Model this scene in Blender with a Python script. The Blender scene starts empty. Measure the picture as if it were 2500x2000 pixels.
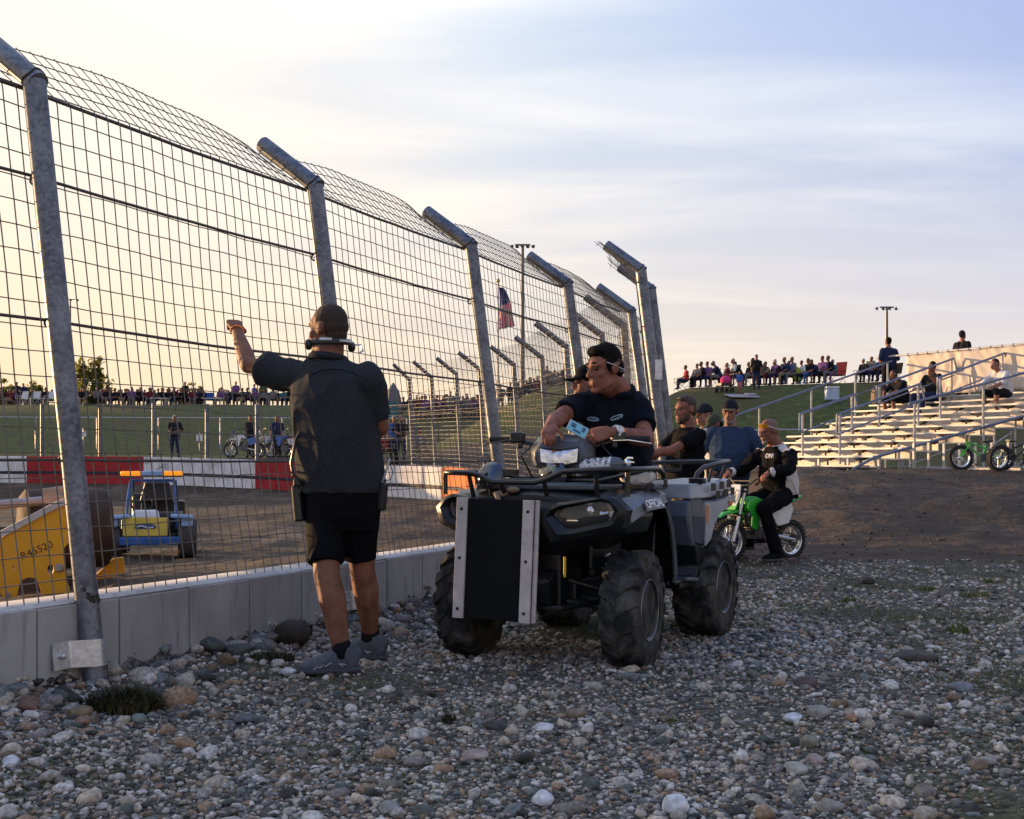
import bpy, bmesh, math, random
import numpy as np
from mathutils import Vector, Matrix, Euler, noise
R = math.radians
sc = bpy.context.scene
COL = sc.collection
CAMZ, FPX, HZ = 1.12, 2800.0, 1130.0
rng = random.Random(7)

def V(*a):
    return Vector(a[0]) if len(a) == 1 else Vector(a)

def at(px, py, Y):
    """A point of the place that lies at distance Y along the view, from survey of the photograph."""
    return Vector(((px - 1250) / FPX * Y, Y, CAMZ + (HZ - py) / FPX * Y))

# ------------------------------------------------------------------ materials
MATS = {}

def mat(name, col, rough=.6, metal=0., var=.2, vscale=6., bump=0., bscale=80., col2=None, spec=.5, coat=0.,
        trans=0., emit=None, emit_s=0., island=0., detail=6., thresh=None, alpha=None):
    if name in MATS:
        return MATS[name]
    m = bpy.data.materials.new(name); m.use_nodes = True
    nt = m.node_tree; n = nt.nodes; L = nt.links
    b = n['Principled BSDF']
    b.inputs['Roughness'].default_value = rough
    b.inputs['Metallic'].default_value = metal
    b.inputs['Specular IOR Level'].default_value = spec
    b.inputs['Coat Weight'].default_value = coat
    b.inputs['Transmission Weight'].default_value = trans
    tc = n.new('ShaderNodeTexCoord')
    nz = n.new('ShaderNodeTexNoise'); nz.inputs['Scale'].default_value = vscale; nz.inputs['Detail'].default_value = detail
    L.new(tc.outputs['Object'], nz.inputs['Vector'])
    cr = n.new('ShaderNodeValToRGB')
    if col2 is None:
        lo = [c * (1 - var) for c in col]; hi = [min(1, c * (1 + var)) for c in col]
    else:
        lo, hi = col, col2
    a, z = (.32, .68) if thresh is None else thresh
    cr.color_ramp.elements[0].position = a; cr.color_ramp.elements[0].color = (*lo, 1)
    cr.color_ramp.elements[1].position = z; cr.color_ramp.elements[1].color = (*hi, 1)
    L.new(nz.outputs['Fac'], cr.inputs['Fac'])
    out = cr.outputs['Color']
    if island:
        g = n.new('ShaderNodeNewGeometry')
        hs = n.new('ShaderNodeHueSaturation')
        mr = n.new('ShaderNodeMapRange'); mr.inputs['To Min'].default_value = 1 - island; mr.inputs['To Max'].default_value = 1 + island
        L.new(g.outputs['Random Per Island'], mr.inputs['Value']); L.new(mr.outputs[0], hs.inputs['Value'])
        L.new(out, hs.inputs['Color']); out = hs.outputs['Color']
    L.new(out, b.inputs['Base Color'])
    # roughness variation
    mr2 = n.new('ShaderNodeMapRange'); mr2.inputs['To Min'].default_value = max(.02, rough * .8); mr2.inputs['To Max'].default_value = min(1, rough * 1.2)
    L.new(nz.outputs['Fac'], mr2.inputs['Value']); L.new(mr2.outputs[0], b.inputs['Roughness'])
    if bump:
        nb = n.new('ShaderNodeTexNoise'); nb.inputs['Scale'].default_value = bscale; nb.inputs['Detail'].default_value = 4
        L.new(tc.outputs['Object'], nb.inputs['Vector'])
        bp = n.new('ShaderNodeBump'); bp.inputs['Strength'].default_value = bump; bp.inputs['Distance'].default_value = .01
        L.new(nb.outputs['Fac'], bp.inputs['Height']); L.new(bp.outputs[0], b.inputs['Normal'])
    if emit:
        b.inputs['Emission Color'].default_value = (*emit, 1); b.inputs['Emission Strength'].default_value = emit_s
    MATS[name] = m
    return m

# ------------------------------------------------------------------ objects
def link(o, parent=None):
    COL.objects.link(o)
    if parent is not None:
        o.parent = parent
    return o

def tag(o, label=None, cat=None, group=None, kind=None):
    if label: o['label'] = label
    if cat: o['category'] = cat
    if group: o['group'] = group
    if kind: o['kind'] = kind
    return o

def thing(name, label, cat, loc=(0, 0, 0), rz=0., group=None):
    o = bpy.data.objects.new(name, None); o.empty_display_size = .2
    COL.objects.link(o); o.location = loc; o.rotation_euler = (0, 0, rz)
    return tag(o, label, cat, group)

def copy_tree(o, parent=None):
    c = o.copy(); COL.objects.link(c)
    if parent is not None: c.parent = parent
    for ch in list(o.children):
        copy_tree(ch, c)
    return c

class MB:
    """collects shapes, then links them as one mesh object"""
    def __init__(s):
        s.v = []; s.f = []; s.mi = []; s.m = 0
    def add(s, vs, fs, M=None):
        k = len(s.v)
        if M is not None: vs = [M @ Vector(p) for p in vs]
        s.v.extend([tuple(p) for p in vs]); s.f.extend([tuple(i + k for i in f) for f in fs]); s.mi.extend([s.m] * len(fs))
        return s
    def box(s, c, d, rot=None, taper=1.):
        x, y, z = d[0] / 2, d[1] / 2, d[2] / 2; t = taper
        vs = [(-x, -y, -z), (x, -y, -z), (x, y, -z), (-x, y, -z), (-x*t, -y*t, z), (x*t, -y*t, z), (x*t, y*t, z), (-x*t, y*t, z)]
        M = Matrix.Translation(c)
        if rot is not None: M = M @ (rot.to_4x4() if hasattr(rot, 'to_4x4') else Euler(rot).to_matrix().to_4x4())
        return s.add(vs, [(0, 3, 2, 1), (4, 5, 6, 7), (0, 1, 5, 4), (1, 2, 6, 5), (2, 3, 7, 6), (3, 0, 4, 7)], M)
    def rings(s, rings, cap=True, closed=False):
        n = len(rings[0]); vs = [p for r in rings for p in r]; fs = []
        m = len(rings)
        for i in range(m if closed else m - 1):
            a, b = i * n, ((i + 1) % m) * n
            for j in range(n):
                k = (j + 1) % n
                fs.append((a + j, a + k, b + k, b + j))
        if cap and not closed:
            fs.append(tuple(range(n - 1, -1, -1))); fs.append(tuple((m - 1) * n + j for j in range(n)))
        return s.add(vs, fs)
    def tube(s, path, r, seg=8, cap=True, closed=False, flat=None):
        path = [Vector(p) for p in path]; m = len(path); rs = r if isinstance(r, (list, tuple)) else [r] * m
        rings = []; prev = None
        for i, p in enumerate(path):
            if closed: t = path[(i + 1) % m] - path[i - 1]
            else: t = path[min(i + 1, m - 1)] - path[max(i - 1, 0)]
            t = t.normalized() if t.length > 1e-9 else Vector((0, 0, 1))
            if prev is None:
                up = Vector((0, 0, 1)) if abs(t.z) < .9 else Vector((1, 0, 0))
                x = t.cross(up).normalized()
            else:
                x = (prev - t * prev.dot(t)).normalized()
            prev = x; y = t.cross(x)
            k = 1. if flat is None else flat
            rings.append([p + (x * math.cos(a) + y * math.sin(a) * k) * rs[i] for a in [2 * math.pi * j / seg + math.pi / seg for j in range(seg)]])
        return s.rings(rings, cap, closed)
    def cyl(s, a, b, r, r2=None, seg=12):
        return s.tube([a, b], [r, r if r2 is None else r2], seg)
    def lathe(s, prof, seg=24, M=None, closed=False):
        """profile of (radius, height) turned about local Z"""
        rings = [[(r * math.cos(2 * math.pi * j / seg), r * math.sin(2 * math.pi * j / seg), z) for j in range(seg)] for r, z in prof]
        t = MB(); t.rings(rings, True, closed)
        return s.add(t.v, t.f, M)
    def prism(s, poly, h, M=None, taper=1.):
        """2-D outline in local XY swept along +Z by h"""
        n = len(poly); cx = sum(p[0] for p in poly) / n; cy = sum(p[1] for p in poly) / n
        vs = [(p[0], p[1], 0) for p in poly] + [(cx + (p[0] - cx) * taper, cy + (p[1] - cy) * taper, h) for p in poly]
        fs = [tuple(range(n - 1, -1, -1)), tuple(range(n, 2 * n))] + [(j, (j + 1) % n, n + (j + 1) % n, n + j) for j in range(n)]
        return s.add(vs, fs, M)
    def ell(s, c, r, rot=None, seg=12, rg=8):
        rad = r if isinstance(r, (tuple, list, Vector)) else (r, r, r)
        rings = []
        for i in range(1, rg):
            a = math.pi * i / rg
            rings.append([(rad[0] * math.sin(a) * math.cos(2 * math.pi * j / seg), rad[1] * math.sin(a) * math.sin(2 * math.pi * j / seg), -rad[2] * math.cos(a)) for j in range(seg)])
        vs = [p for q in rings for p in q]; n = len(vs); vs += [(0, 0, -rad[2]), (0, 0, rad[2])]; fs = []
        for i in range(rg - 2):
            for j in range(seg):
                k = (j + 1) % seg; fs.append((i * seg + j, i * seg + k, (i + 1) * seg + k, (i + 1) * seg + j))
        for j in range(seg):
            k = (j + 1) % seg; fs.append((n, k, j)); fs.append((n + 1, (rg - 2) * seg + j, (rg - 2) * seg + k))
        M = Matrix.Translation(c)
        if rot is not None: M = M @ rot.to_4x4()
        return s.add(vs, fs, M)
    def cone(s, a, b, r0, r1, seg=12, ends=3):
        """rounded cone between a and b"""
        a, b = Vector(a), Vector(b); t = (b - a)
        if t.length < 1e-6: return s.ell(a, r0)
        t.normalize(); path = []; rad = []
        for i in range(ends, 0, -1):
            q = math.pi / 2 * i / (ends + .4); path.append(a - t * r0 * math.sin(q)); rad.append(r0 * math.cos(q))
        path += [a, b]; rad += [r0, r1]
        for i in range(1, ends + 1):
            q = math.pi / 2 * i / (ends + .4); path.append(b + t * r1 * math.sin(q)); rad.append(r1 * math.cos(q))
        return s.tube(path, rad, seg)
    def loft(s, secs, right, seg=16, fwd=None, p=2.3):
        """sections (centre, half width, half depth) stacked; super-ellipse outlines; ends closed"""
        rings = []
        for i, q in enumerate(secs):
            c, rx, ry = Vector(q[0]), q[1], q[2]
            a = Vector(secs[max(i - 1, 0)][0]); b = Vector(secs[min(i + 1, len(secs) - 1)][0])
            t = (b - a).normalized(); x = (Vector(q[3]) if len(q) > 3 else Vector(right)); x = (x - t * x.dot(t)).normalized(); y = t.cross(x)
            ring = []
            for j in range(seg):
                an = 2 * math.pi * j / seg; ca, sa = math.cos(an), math.sin(an)
                ring.append(c + x * rx * math.copysign(abs(ca) ** (2 / p), ca) + y * ry * math.copysign(abs(sa) ** (2 / p), sa))
            rings.append(ring)
        return s.rings(rings)
    def mesh(s, name, mats):
        me = bpy.data.meshes.new(name); me.from_pydata(s.v, [], s.f)
        for m in (mats if isinstance(mats, (list, tuple)) else [mats]):
            me.materials.append(m)
        if any(s.mi): me.polygons.foreach_set('material_index', s.mi)
        return me
    def build(s, name, mats, parent=None, smooth=35, bevel=0., bseg=2, loc=None, sub=0):
        me = s.mesh(name, mats)
        bm = bmesh.new(); bm.from_mesh(me); bmesh.ops.recalc_face_normals(bm, faces=bm.faces); bm.to_mesh(me); bm.free()
        if smooth:
            me.shade_smooth()
            if smooth < 180: me.set_sharp_from_angle(angle=R(smooth))
        o = link(bpy.data.objects.new(name, me), parent)
        if loc is not None: o.location = loc
        if bevel:
            b = o.modifiers.new('bevel', 'BEVEL'); b.width = bevel; b.segments = bseg; b.limit_method = 'ANGLE'; b.angle_limit = R(35)
        if sub:
            q = o.modifiers.new('sub', 'SUBSURF'); q.levels = sub; q.render_levels = sub
        return o

def organic(name, mb, voxel, smooth, m, parent=None, wr=0., wscale=9., wdir=(1, 1, .35), fine=0., keep=None):
    """one continuous skin over the collected shapes; optional cloth wrinkles"""
    me = bpy.data.meshes.new(name); me.from_pydata(mb.v, [], mb.f)
    bm = bmesh.new(); bm.from_mesh(me); bmesh.ops.recalc_face_normals(bm, faces=bm.faces); bm.to_mesh(me); bm.free()
    t = bpy.data.objects.new('tmp', me); COL.objects.link(t)
    r = t.modifiers.new('r', 'REMESH'); r.mode = 'VOXEL'; r.voxel_size = voxel; r.adaptivity = 0
    if smooth:
        q = t.modifiers.new('s', 'SMOOTH'); q.factor = .5; q.iterations = smooth
    dg = bpy.context.evaluated_depsgraph_get()
    out = bpy.data.meshes.new_from_object(t.evaluated_get(dg))
    bpy.data.objects.remove(t); bpy.data.meshes.remove(me)
    out.name = name; out.materials.clear()
    for x in (m if isinstance(m, (list, tuple)) else [m]): out.materials.append(x)
    if wr or fine:
        n = len(out.vertices); co = np.empty(n * 3); no = np.empty(n * 3)
        out.vertices.foreach_get('co', co); out.vertices.foreach_get('normal', no)
        co = co.reshape(-1, 3); no = no.reshape(-1, 3); off = Vector((rng.random() * 9, rng.random() * 9, 0))
        d = np.zeros(n)
        for i in range(n):
            p = Vector((co[i, 0] * wdir[0], co[i, 1] * wdir[1], co[i, 2] * wdir[2])) * wscale + off
            if wr:
                w = noise.noise(p + Vector((0, 0, co[i, 0] * wscale * .5)))
                d[i] = wr * ((1 - min(1, abs(w) * 2.2)) ** 2 * 1.1 - .35 + .5 * noise.noise(p * .45))
            if fine: d[i] += fine * noise.noise(Vector(co[i]) * 120)
        out.vertices.foreach_set('co', (co + no * d[:, None]).ravel())
    out.shade_smooth()
    return link(bpy.data.objects.new(name, out), parent)

def solidify(o, t, off=0.):
    m = o.modifiers.new('solid', 'SOLIDIFY'); m.thickness = t; m.offset = off
    e = o.modifiers.new('crisp', 'EDGE_SPLIT'); e.split_angle = R(28); e.use_edge_sharp = True
def text_mesh(s, size, name, m, parent, M, ext=.001, bold=True, spacing=1.):
    cu = bpy.data.curves.new(name, 'FONT'); cu.body = s; cu.size = size; cu.extrude = ext; cu.align_x = 'CENTER'; cu.align_y = 'CENTER'
    cu.space_character = spacing
    if bold: cu.offset = size * .018
    t = bpy.data.objects.new('tmp', cu); COL.objects.link(t)
    dg = bpy.context.evaluated_depsgraph_get(); me = bpy.data.meshes.new_from_object(t.evaluated_get(dg))
    bpy.data.objects.remove(t)
    me.transform(M); me.materials.clear(); me.materials.append(m); me.name = name
    return link(bpy.data.objects.new(name, me), parent)

def frame(o, x, y):
    """matrix with origin o, local x and y axes"""
    x = Vector(x).normalized(); y = Vector(y); y = (y - x * y.dot(x)).normalized(); z = x.cross(y)
    M = Matrix.Identity(4)
    for i in range(3):
        M[i][0], M[i][1], M[i][2], M[i][3] = x[i], y[i], z[i], o[i]
    return M
def sstep(a, b, x):
    t = np.clip((x - a) / (b - a), 0, 1); return t * t * (3 - 2 * t)
# ------------------------------------------------------------------ lie of the land
POST = []                                   # near fence: bases and directions
_x, _y, _a = -2.03, 5.60, .447
_px, _py = _x - 2.417 * math.sin(_a + .018), _y - 2.417 * math.cos(_a + .018)
POST.append((_px, _py, _a + .018))
for _i in range(5):
    POST.append((_x, _y, _a)); _x += 2.417 * math.sin(_a); _y += 2.417 * math.cos(_a); _a -= .018
FAR = [(1.95, 18.2), (1.75, 20.2), (1.25, 22.8), (.86, 26.4), (.22, 30.0), (-.75, 32.6), (-1.55, 35.2), (-2.45, 37.0), (-3.3, 38.4), (-5.3, 40.4),
       (-7.4, 42.0), (-9.6, 43.2), (-11.7, 44.0), (-14., 44.8), (-16.3, 45.4), (-18.8, 45.9), (-23., 46.6), (-30., 47.4), (-45., 48.)]
def _unit(a):
    return math.sin(a), math.cos(a)
_u0 = _unit(POST[0][2])
LINE = [(POST[0][0] - _u0[0] * 30, POST[0][1] - _u0[1] * 30)] + [(p[0], p[1]) for p in POST] + [(2.0, 16.4)] + FAR
LINE = np.array(LINE)
LINE[:8] += np.array([-.17, .08])           # the wall stands just behind the posts
# smooth wall line
def dense(pts, step=.5):
    out = []
    for i in range(len(pts) - 1):
        p0, p1, p2, p3 = pts[max(i - 1, 0)], pts[i], pts[i + 1], pts[min(i + 2, len(pts) - 1)]
        k = max(2, int(np.hypot(*(p2 - p1)) / step))
        for j in range(k):
            t = j / k
            out.append(.5 * (2 * p1 + (p2 - p0) * t + (2 * p0 - 5 * p1 + 4 * p2 - p3) * t * t + (3 * p1 - p0 - 3 * p2 + p3) * t ** 3))
    out.append(pts[-1]); return np.array(out)
WL = dense(LINE, 1.0)
def signed(x, y):
    """distance to the wall line: positive on the yard side, negative on the track side"""
    x = np.asarray(x, float); y = np.asarray(y, float)
    best = np.full(x.shape, 1e9); sg = np.ones(x.shape)
    for i in range(len(WL) - 1):
        ax, ay = WL[i]; bx, by = WL[i + 1]; dx, dy = bx - ax, by - ay
        t = np.clip(((x - ax) * dx + (y - ay) * dy) / (dx * dx + dy * dy), 0, 1)
        qx, qy = x - ax - t * dx, y - ay - t * dy; d = np.hypot(qx, qy)
        c = dx * (y - ay) - dy * (x - ax); m = d < best - 1e-9
        best = np.where(m, d, best); sg = np.where(m, np.where(c > 0, -1., 1.), sg)
    return best * sg
def wall_top(y):
    return .44 + .58 * sstep(17, 40, np.asarray(y, float)) + .36 * sstep(40, 46, np.asarray(y, float))
def outer(x, y):
    """height of the land outside the track"""
    far = sstep(15.5, 19, y) * sstep(9, 2.5, x)
    z = far * (wall_top(y) - .06)
    berm = .97 * sstep(13.4, 24.5, y + .08 * x) * sstep(1.9, 5.0, x - (y - 13) * .1)
    z = np.maximum(z, berm)
    hr = (4.02 + .03 * np.clip(x, -10, 40)) * sstep(42, 64, y) * sstep(-7, 3, x)
    hl = 3.95 * sstep(50, 84, y) * sstep(16, 6, x)
    cr = np.maximum(hr, hl)
    z = z + cr * (1 - .5 * sstep(90, 170, y))
    return z
def terrain(x, y):
    x = np.asarray(x, float); y = np.asarray(y, float)
    sd = signed(x, y); o = outer(x, y)
    edge = wall_top(y) - .16 - .9 * sstep(14, 24, y)
    t = -.27 + (edge + .27) * sstep(-6.5, -.6, sd)
    off = .02 + .045 * np.maximum(y - 15, 0)
    z = t + (o - t) * sstep(off, off + .1, sd)
    return z, sd
def ground_z(x, y):
    return float(terrain(np.array([x]), np.array([y]))[0][0])
def nz2(X, Y, s, o=0.):
    return np.array([noise.noise((a * s + o, b * s, o)) for a, b in zip(X, Y)])
def axis(lo, hi, a, b, fine, grow):
    v = list(np.arange(a, b, fine)); st = fine; q = v[-1]
    while q < hi: st = min(st * grow, 12); q += st; v.append(q)
    st = fine; q = a
    while q > lo: st = min(st * grow, 12); q -= st; v.insert(0, q)
    return np.array(v)
GX = axis(-240, 240, -4.2, 6.2, .1, 1.06); GY = axis(-12, 520, 2.6, 14., .1, 1.035)
XX, YY = np.meshgrid(GX, GY); FXx, FYy = XX.ravel(), YY.ravel()
ZZ, SD = terrain(FXx, FYy)
near = (np.abs(FXx) < 40) & (FYy < 70)
bz = np.zeros(len(FXx)); idx = np.where(near)[0]
bz[idx] = .035 * nz2(FXx[idx], FYy[idx], .7, 3) + .018 * nz2(FXx[idx], FYy[idx], 2.3, 8) + .008 * nz2(FXx[idx], FYy[idx], 7, 5)
rough = 1 + 1.6 * sstep(13, 17, FYy) * sstep(2, 4, FXx) + 1.2 * (SD < 0)
heap = .10 * np.exp(-((SD - .15) / .28) ** 2) * sstep(3.5, 5.5, FYy) * sstep(13, 9, FYy) * (SD > -.05) * (.6 + .8 * np.abs(nz2(FXx, FYy, 1.1, 1)))
calm = sstep(60, 20, FYy)
ZZ = ZZ + bz * rough * np.maximum(calm, .35) * np.where(SD > 40, 1, 1) + heap
def hz(x, y):
    """height of the finished ground under a point"""
    i = int(np.clip(np.searchsorted(GX, x) - 1, 0, len(GX) - 2)); j = int(np.clip(np.searchsorted(GY, y) - 1, 0, len(GY) - 2))
    Z = ZZ.reshape(XX.shape); u = (x - GX[i]) / (GX[i + 1] - GX[i]); v = (y - GY[j]) / (GY[j + 1] - GY[j])
    return float((Z[j, i] * (1 - u) + Z[j, i + 1] * u) * (1 - v) + (Z[j + 1, i] * (1 - u) + Z[j + 1, i + 1] * u) * v)

def ground_mat(name, cols, scale, bump, bscale, rough=.95, patch=None, patch_s=.5, vor=None):
    m = bpy.data.materials.new(name); m.use_nodes = True; nt = m.node_tree; n = nt.nodes; L = nt.links
    b = n['Principled BSDF']; b.inputs['Roughness'].default_value = rough; b.inputs['Specular IOR Level'].default_value = .25
    tc = n.new('ShaderNodeTexCoord'); P = tc.outputs['Object']
    a = n.new('ShaderNodeTexNoise'); a.inputs['Scale'].default_value = scale; a.inputs['Detail'].default_value = 9; a.inputs['Roughness'].default_value = .7
    L.new(P, a.inputs['Vector'])
    cr = n.new('ShaderNodeValToRGB'); k = len(cols)
    while len(cr.color_ramp.elements) < k: cr.color_ramp.elements.new(.5)
    for i, c in enumerate(cols):
        cr.color_ramp.elements[i].position = .3 + .4 * i / (k - 1); cr.color_ramp.elements[i].color = (*c, 1)
    L.new(a.outputs['Fac'], cr.inputs['Fac']); out = cr.outputs['Color']
    if patch:
        q = n.new('ShaderNodeTexNoise'); q.inputs['Scale'].default_value = patch_s; q.inputs['Detail'].default_value = 7; L.new(P, q.inputs['Vector'])
        r2 = n.new('ShaderNodeValToRGB'); r2.color_ramp.elements[0].position = .47; r2.color_ramp.elements[1].position = .62; L.new(q.outputs['Fac'], r2.inputs['Fac'])
        mx = n.new('ShaderNodeMix'); mx.data_type = 'RGBA'; L.new(r2.outputs['Color'], mx.inputs['Factor']); L.new(out, mx.inputs['A']); mx.inputs['B'].default_value = (*patch, 1)
        out = mx.outputs['Result']
    h = None
    if vor:
        w = n.new('ShaderNodeTexVoronoi'); w.inputs['Scale'].default_value = vor; w.inputs['Randomness'].default_value = 1; L.new(P, w.inputs['Vector'])
        hs = n.new('ShaderNodeHueSaturation'); mr = n.new('ShaderNodeMapRange'); mr.inputs['To Min'].default_value = .35; mr.inputs['To Max'].default_value = 1.6
        sp = n.new('ShaderNodeSeparateColor'); L.new(w.outputs['Color'], sp.inputs[0]); L.new(sp.outputs[0], mr.inputs['Value']); L.new(mr.outputs[0], hs.inputs['Value'])
        L.new(out, hs.inputs['Color']); out = hs.outputs['Color']; h = w.outputs['Distance']
    L.new(out, b.inputs['Base Color'])
    nb = n.new('ShaderNodeTexNoise'); nb.inputs['Scale'].default_value = bscale; nb.inputs['Detail'].default_value = 6; L.new(P, nb.inputs['Vector'])
    bp = n.new('ShaderNodeBump'); bp.inputs['Strength'].default_value = bump; bp.inputs['Distance'].default_value = .03
    L.new(nb.outputs['Fac'], bp.inputs['Height'])
    if h is not None:
        b2 = n.new('ShaderNodeBump'); b2.inputs['Strength'].default_value = .7; b2.inputs['Distance'].default_value = .02; b2.invert = True
        L.new(h, b2.inputs['Height']); L.new(bp.outputs[0], b2.inputs['Normal']); L.new(b2.outputs[0], b.inputs['Normal'])
    else: L.new(bp.outputs[0], b.inputs['Normal'])
    return m
G_GRAVEL = ground_mat('gravel_ground', [(.03, .027, .023), (.10, .092, .083), (.17, .155, .138)], 9, .5, 40, patch=(.07, .07, .035), patch_s=.9, vor=38)
G_DIRT = ground_mat('brown_dirt', [(.035, .023, .017), (.072, .047, .033), (.12, .085, .062)], 3.5, 1., 9, patch=(.05, .036, .026), patch_s=.45)
G_TRACK = ground_mat('track_clay', [(.035, .022, .016), (.07, .047, .033), (.19, .14, .10)], 1.1, 1., 5, patch=(.045, .03, .021), patch_s=.3)
G_GRASS = ground_mat('mown_grass', [(.022, .03, .006), (.06, .074, .015), (.13, .13, .035)], 2.2, 1., 22, patch=(.075, .066, .022), patch_s=.16)

ny, nx = XX.shape
cx = (XX[:-1, :-1] + XX[1:, 1:]) / 2; cy = (YY[:-1, :-1] + YY[1:, 1:]) / 2
csd = SD.reshape(XX.shape)[:-1, :-1] * .25 + SD.reshape(XX.shape)[1:, 1:] * .25 + SD.reshape(XX.shape)[1:, :-1] * .25 + SD.reshape(XX.shape)[:-1, 1:] * .25
hill = (cy > 40) & (csd > 0) & ~((cx < 2) & (cy < 50.5))
zone = np.where(csd < 0, 1, np.where(hill, 2, 0))
for zi, nm in enumerate(('ground', 'track', 'hill')):
    J, I = np.where(zone == zi); base = J * nx + I
    quads = np.stack([base, base + 1, base + nx + 1, base + nx], 1); used, inv = np.unique(quads, return_inverse=True); quads = inv.reshape(-1, 4)
    me = bpy.data.meshes.new(nm); me.vertices.add(len(used)); me.vertices.foreach_set('co', np.stack([FXx[used], FYy[used], ZZ[used]], 1).ravel())
    me.loops.add(len(quads) * 4); me.polygons.add(len(quads)); me.loops.foreach_set('vertex_index', quads.ravel().astype(np.int32))
    me.polygons.foreach_set('loop_start', np.arange(0, len(quads) * 4, 4, dtype=np.int32))
    ccx, ccy = cx[J, I], cy[J, I]
    if zi == 0:
        me.materials.append(G_GRAVEL); me.materials.append(G_DIRT)
        lim = 12.75 + .25 * np.sin(ccx * 1.7) + .12 * np.sin(ccx * 5.1) - .02 * ccx
        me.polygons.foreach_set('material_index', ((ccy > lim) & ((ccx > .5) | (ccy > 15))).astype(np.int32))
    else: me.materials.append(G_TRACK if zi == 1 else G_GRASS)
    me.update(calc_edges=True); me.shade_smooth()
    tag(link(bpy.data.objects.new(nm, me)), kind='structure')

# ------------------------------------------------------------------ gravel: loose stones over the yard
def ico(sub):
    bm = bmesh.new(); bmesh.ops.create_icosphere(bm, subdivisions=sub, radius=1); v = np.array([q.co[:] for q in bm.verts]); f = np.array([[q.index for q in g.verts] for g in bm.faces]); bm.free(); return v, f
def stone_mat():
    m = bpy.data.materials.new('river_stone'); m.use_nodes = True; nt = m.node_tree; n = nt.nodes; L = nt.links; b = n['Principled BSDF']
    b.inputs['Roughness'].default_value = .75; b.inputs['Specular IOR Level'].default_value = .4
    g = n.new('ShaderNodeNewGeometry'); cr = n.new('ShaderNodeValToRGB')
    cs = [(0.044, 0.04, 0.035), (0.174, 0.153, 0.129), (0.311, 0.281, 0.244), (0.174, 0.12, 0.078), (0.434, 0.4, 0.357), (0.21, 0.177, 0.167), (0.298, 0.198, 0.127), (0.372, 0.318, 0.253), (0.08, 0.092, 0.08), (0.546, 0.502, 0.461), (0.155, 0.169, 0.164), (0.472, 0.395, 0.311)]
    while len(cr.color_ramp.elements) < len(cs): cr.color_ramp.elements.new(.5)
    for i, c in enumerate(cs):
        e = cr.color_ramp.elements[i]; e.position = i / len(cs); e.color = (*c, 1)
    cr.color_ramp.interpolation = 'CONSTANT'; L.new(g.outputs['Random Per Island'], cr.inputs['Fac'])
    tc = n.new('ShaderNodeTexCoord'); nz = n.new('ShaderNodeTexNoise'); nz.inputs['Scale'].default_value = 60; nz.inputs['Detail'].default_value = 8; L.new(tc.outputs['Object'], nz.inputs['Vector'])
    mr = n.new('ShaderNodeMapRange'); mr.inputs['From Min'].default_value = .3; mr.inputs['From Max'].default_value = .7; mr.inputs['To Min'].default_value = .5; mr.inputs['To Max'].default_value = 1.4; L.new(nz.outputs['Fac'], mr.inputs['Value'])
    hs = n.new('ShaderNodeHueSaturation'); L.new(mr.outputs[0], hs.inputs['Value']); L.new(cr.outputs['Color'], hs.inputs['Color']); L.new(hs.outputs[0], b.inputs['Base Color'])
    bp = n.new('ShaderNodeBump'); bp.inputs['Strength'].default_value = .35; bp.inputs['Distance'].default_value = .006; L.new(nz.outputs['Fac'], bp.inputs['Height']); L.new(bp.outputs[0], b.inputs['Normal'])
    return m
STONE = stone_mat()
nr = np.random.default_rng(11)
shapes = []
for sub in (2, 1):
    bv, bf = ico(sub); S = []
    for k in range(14):
        o = Vector((k * 3.1, k * 1.7, sub)); d = np.array([1 + .34 * noise.noise(Vector(q) * 1.1 + o) + .14 * noise.noise(Vector(q) * 2.6 + o) for q in bv])
        v = bv * d[:, None]
        for _ in range(4):                      # a few flat broken sides
            a = nr.normal(size=3); a /= np.linalg.norm(a); h = v @ a; c = .62 + .3 * nr.random(); v = v - np.maximum(h - c, 0)[:, None] * a
        S.append(v)
    shapes.append((S, bf))
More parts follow.
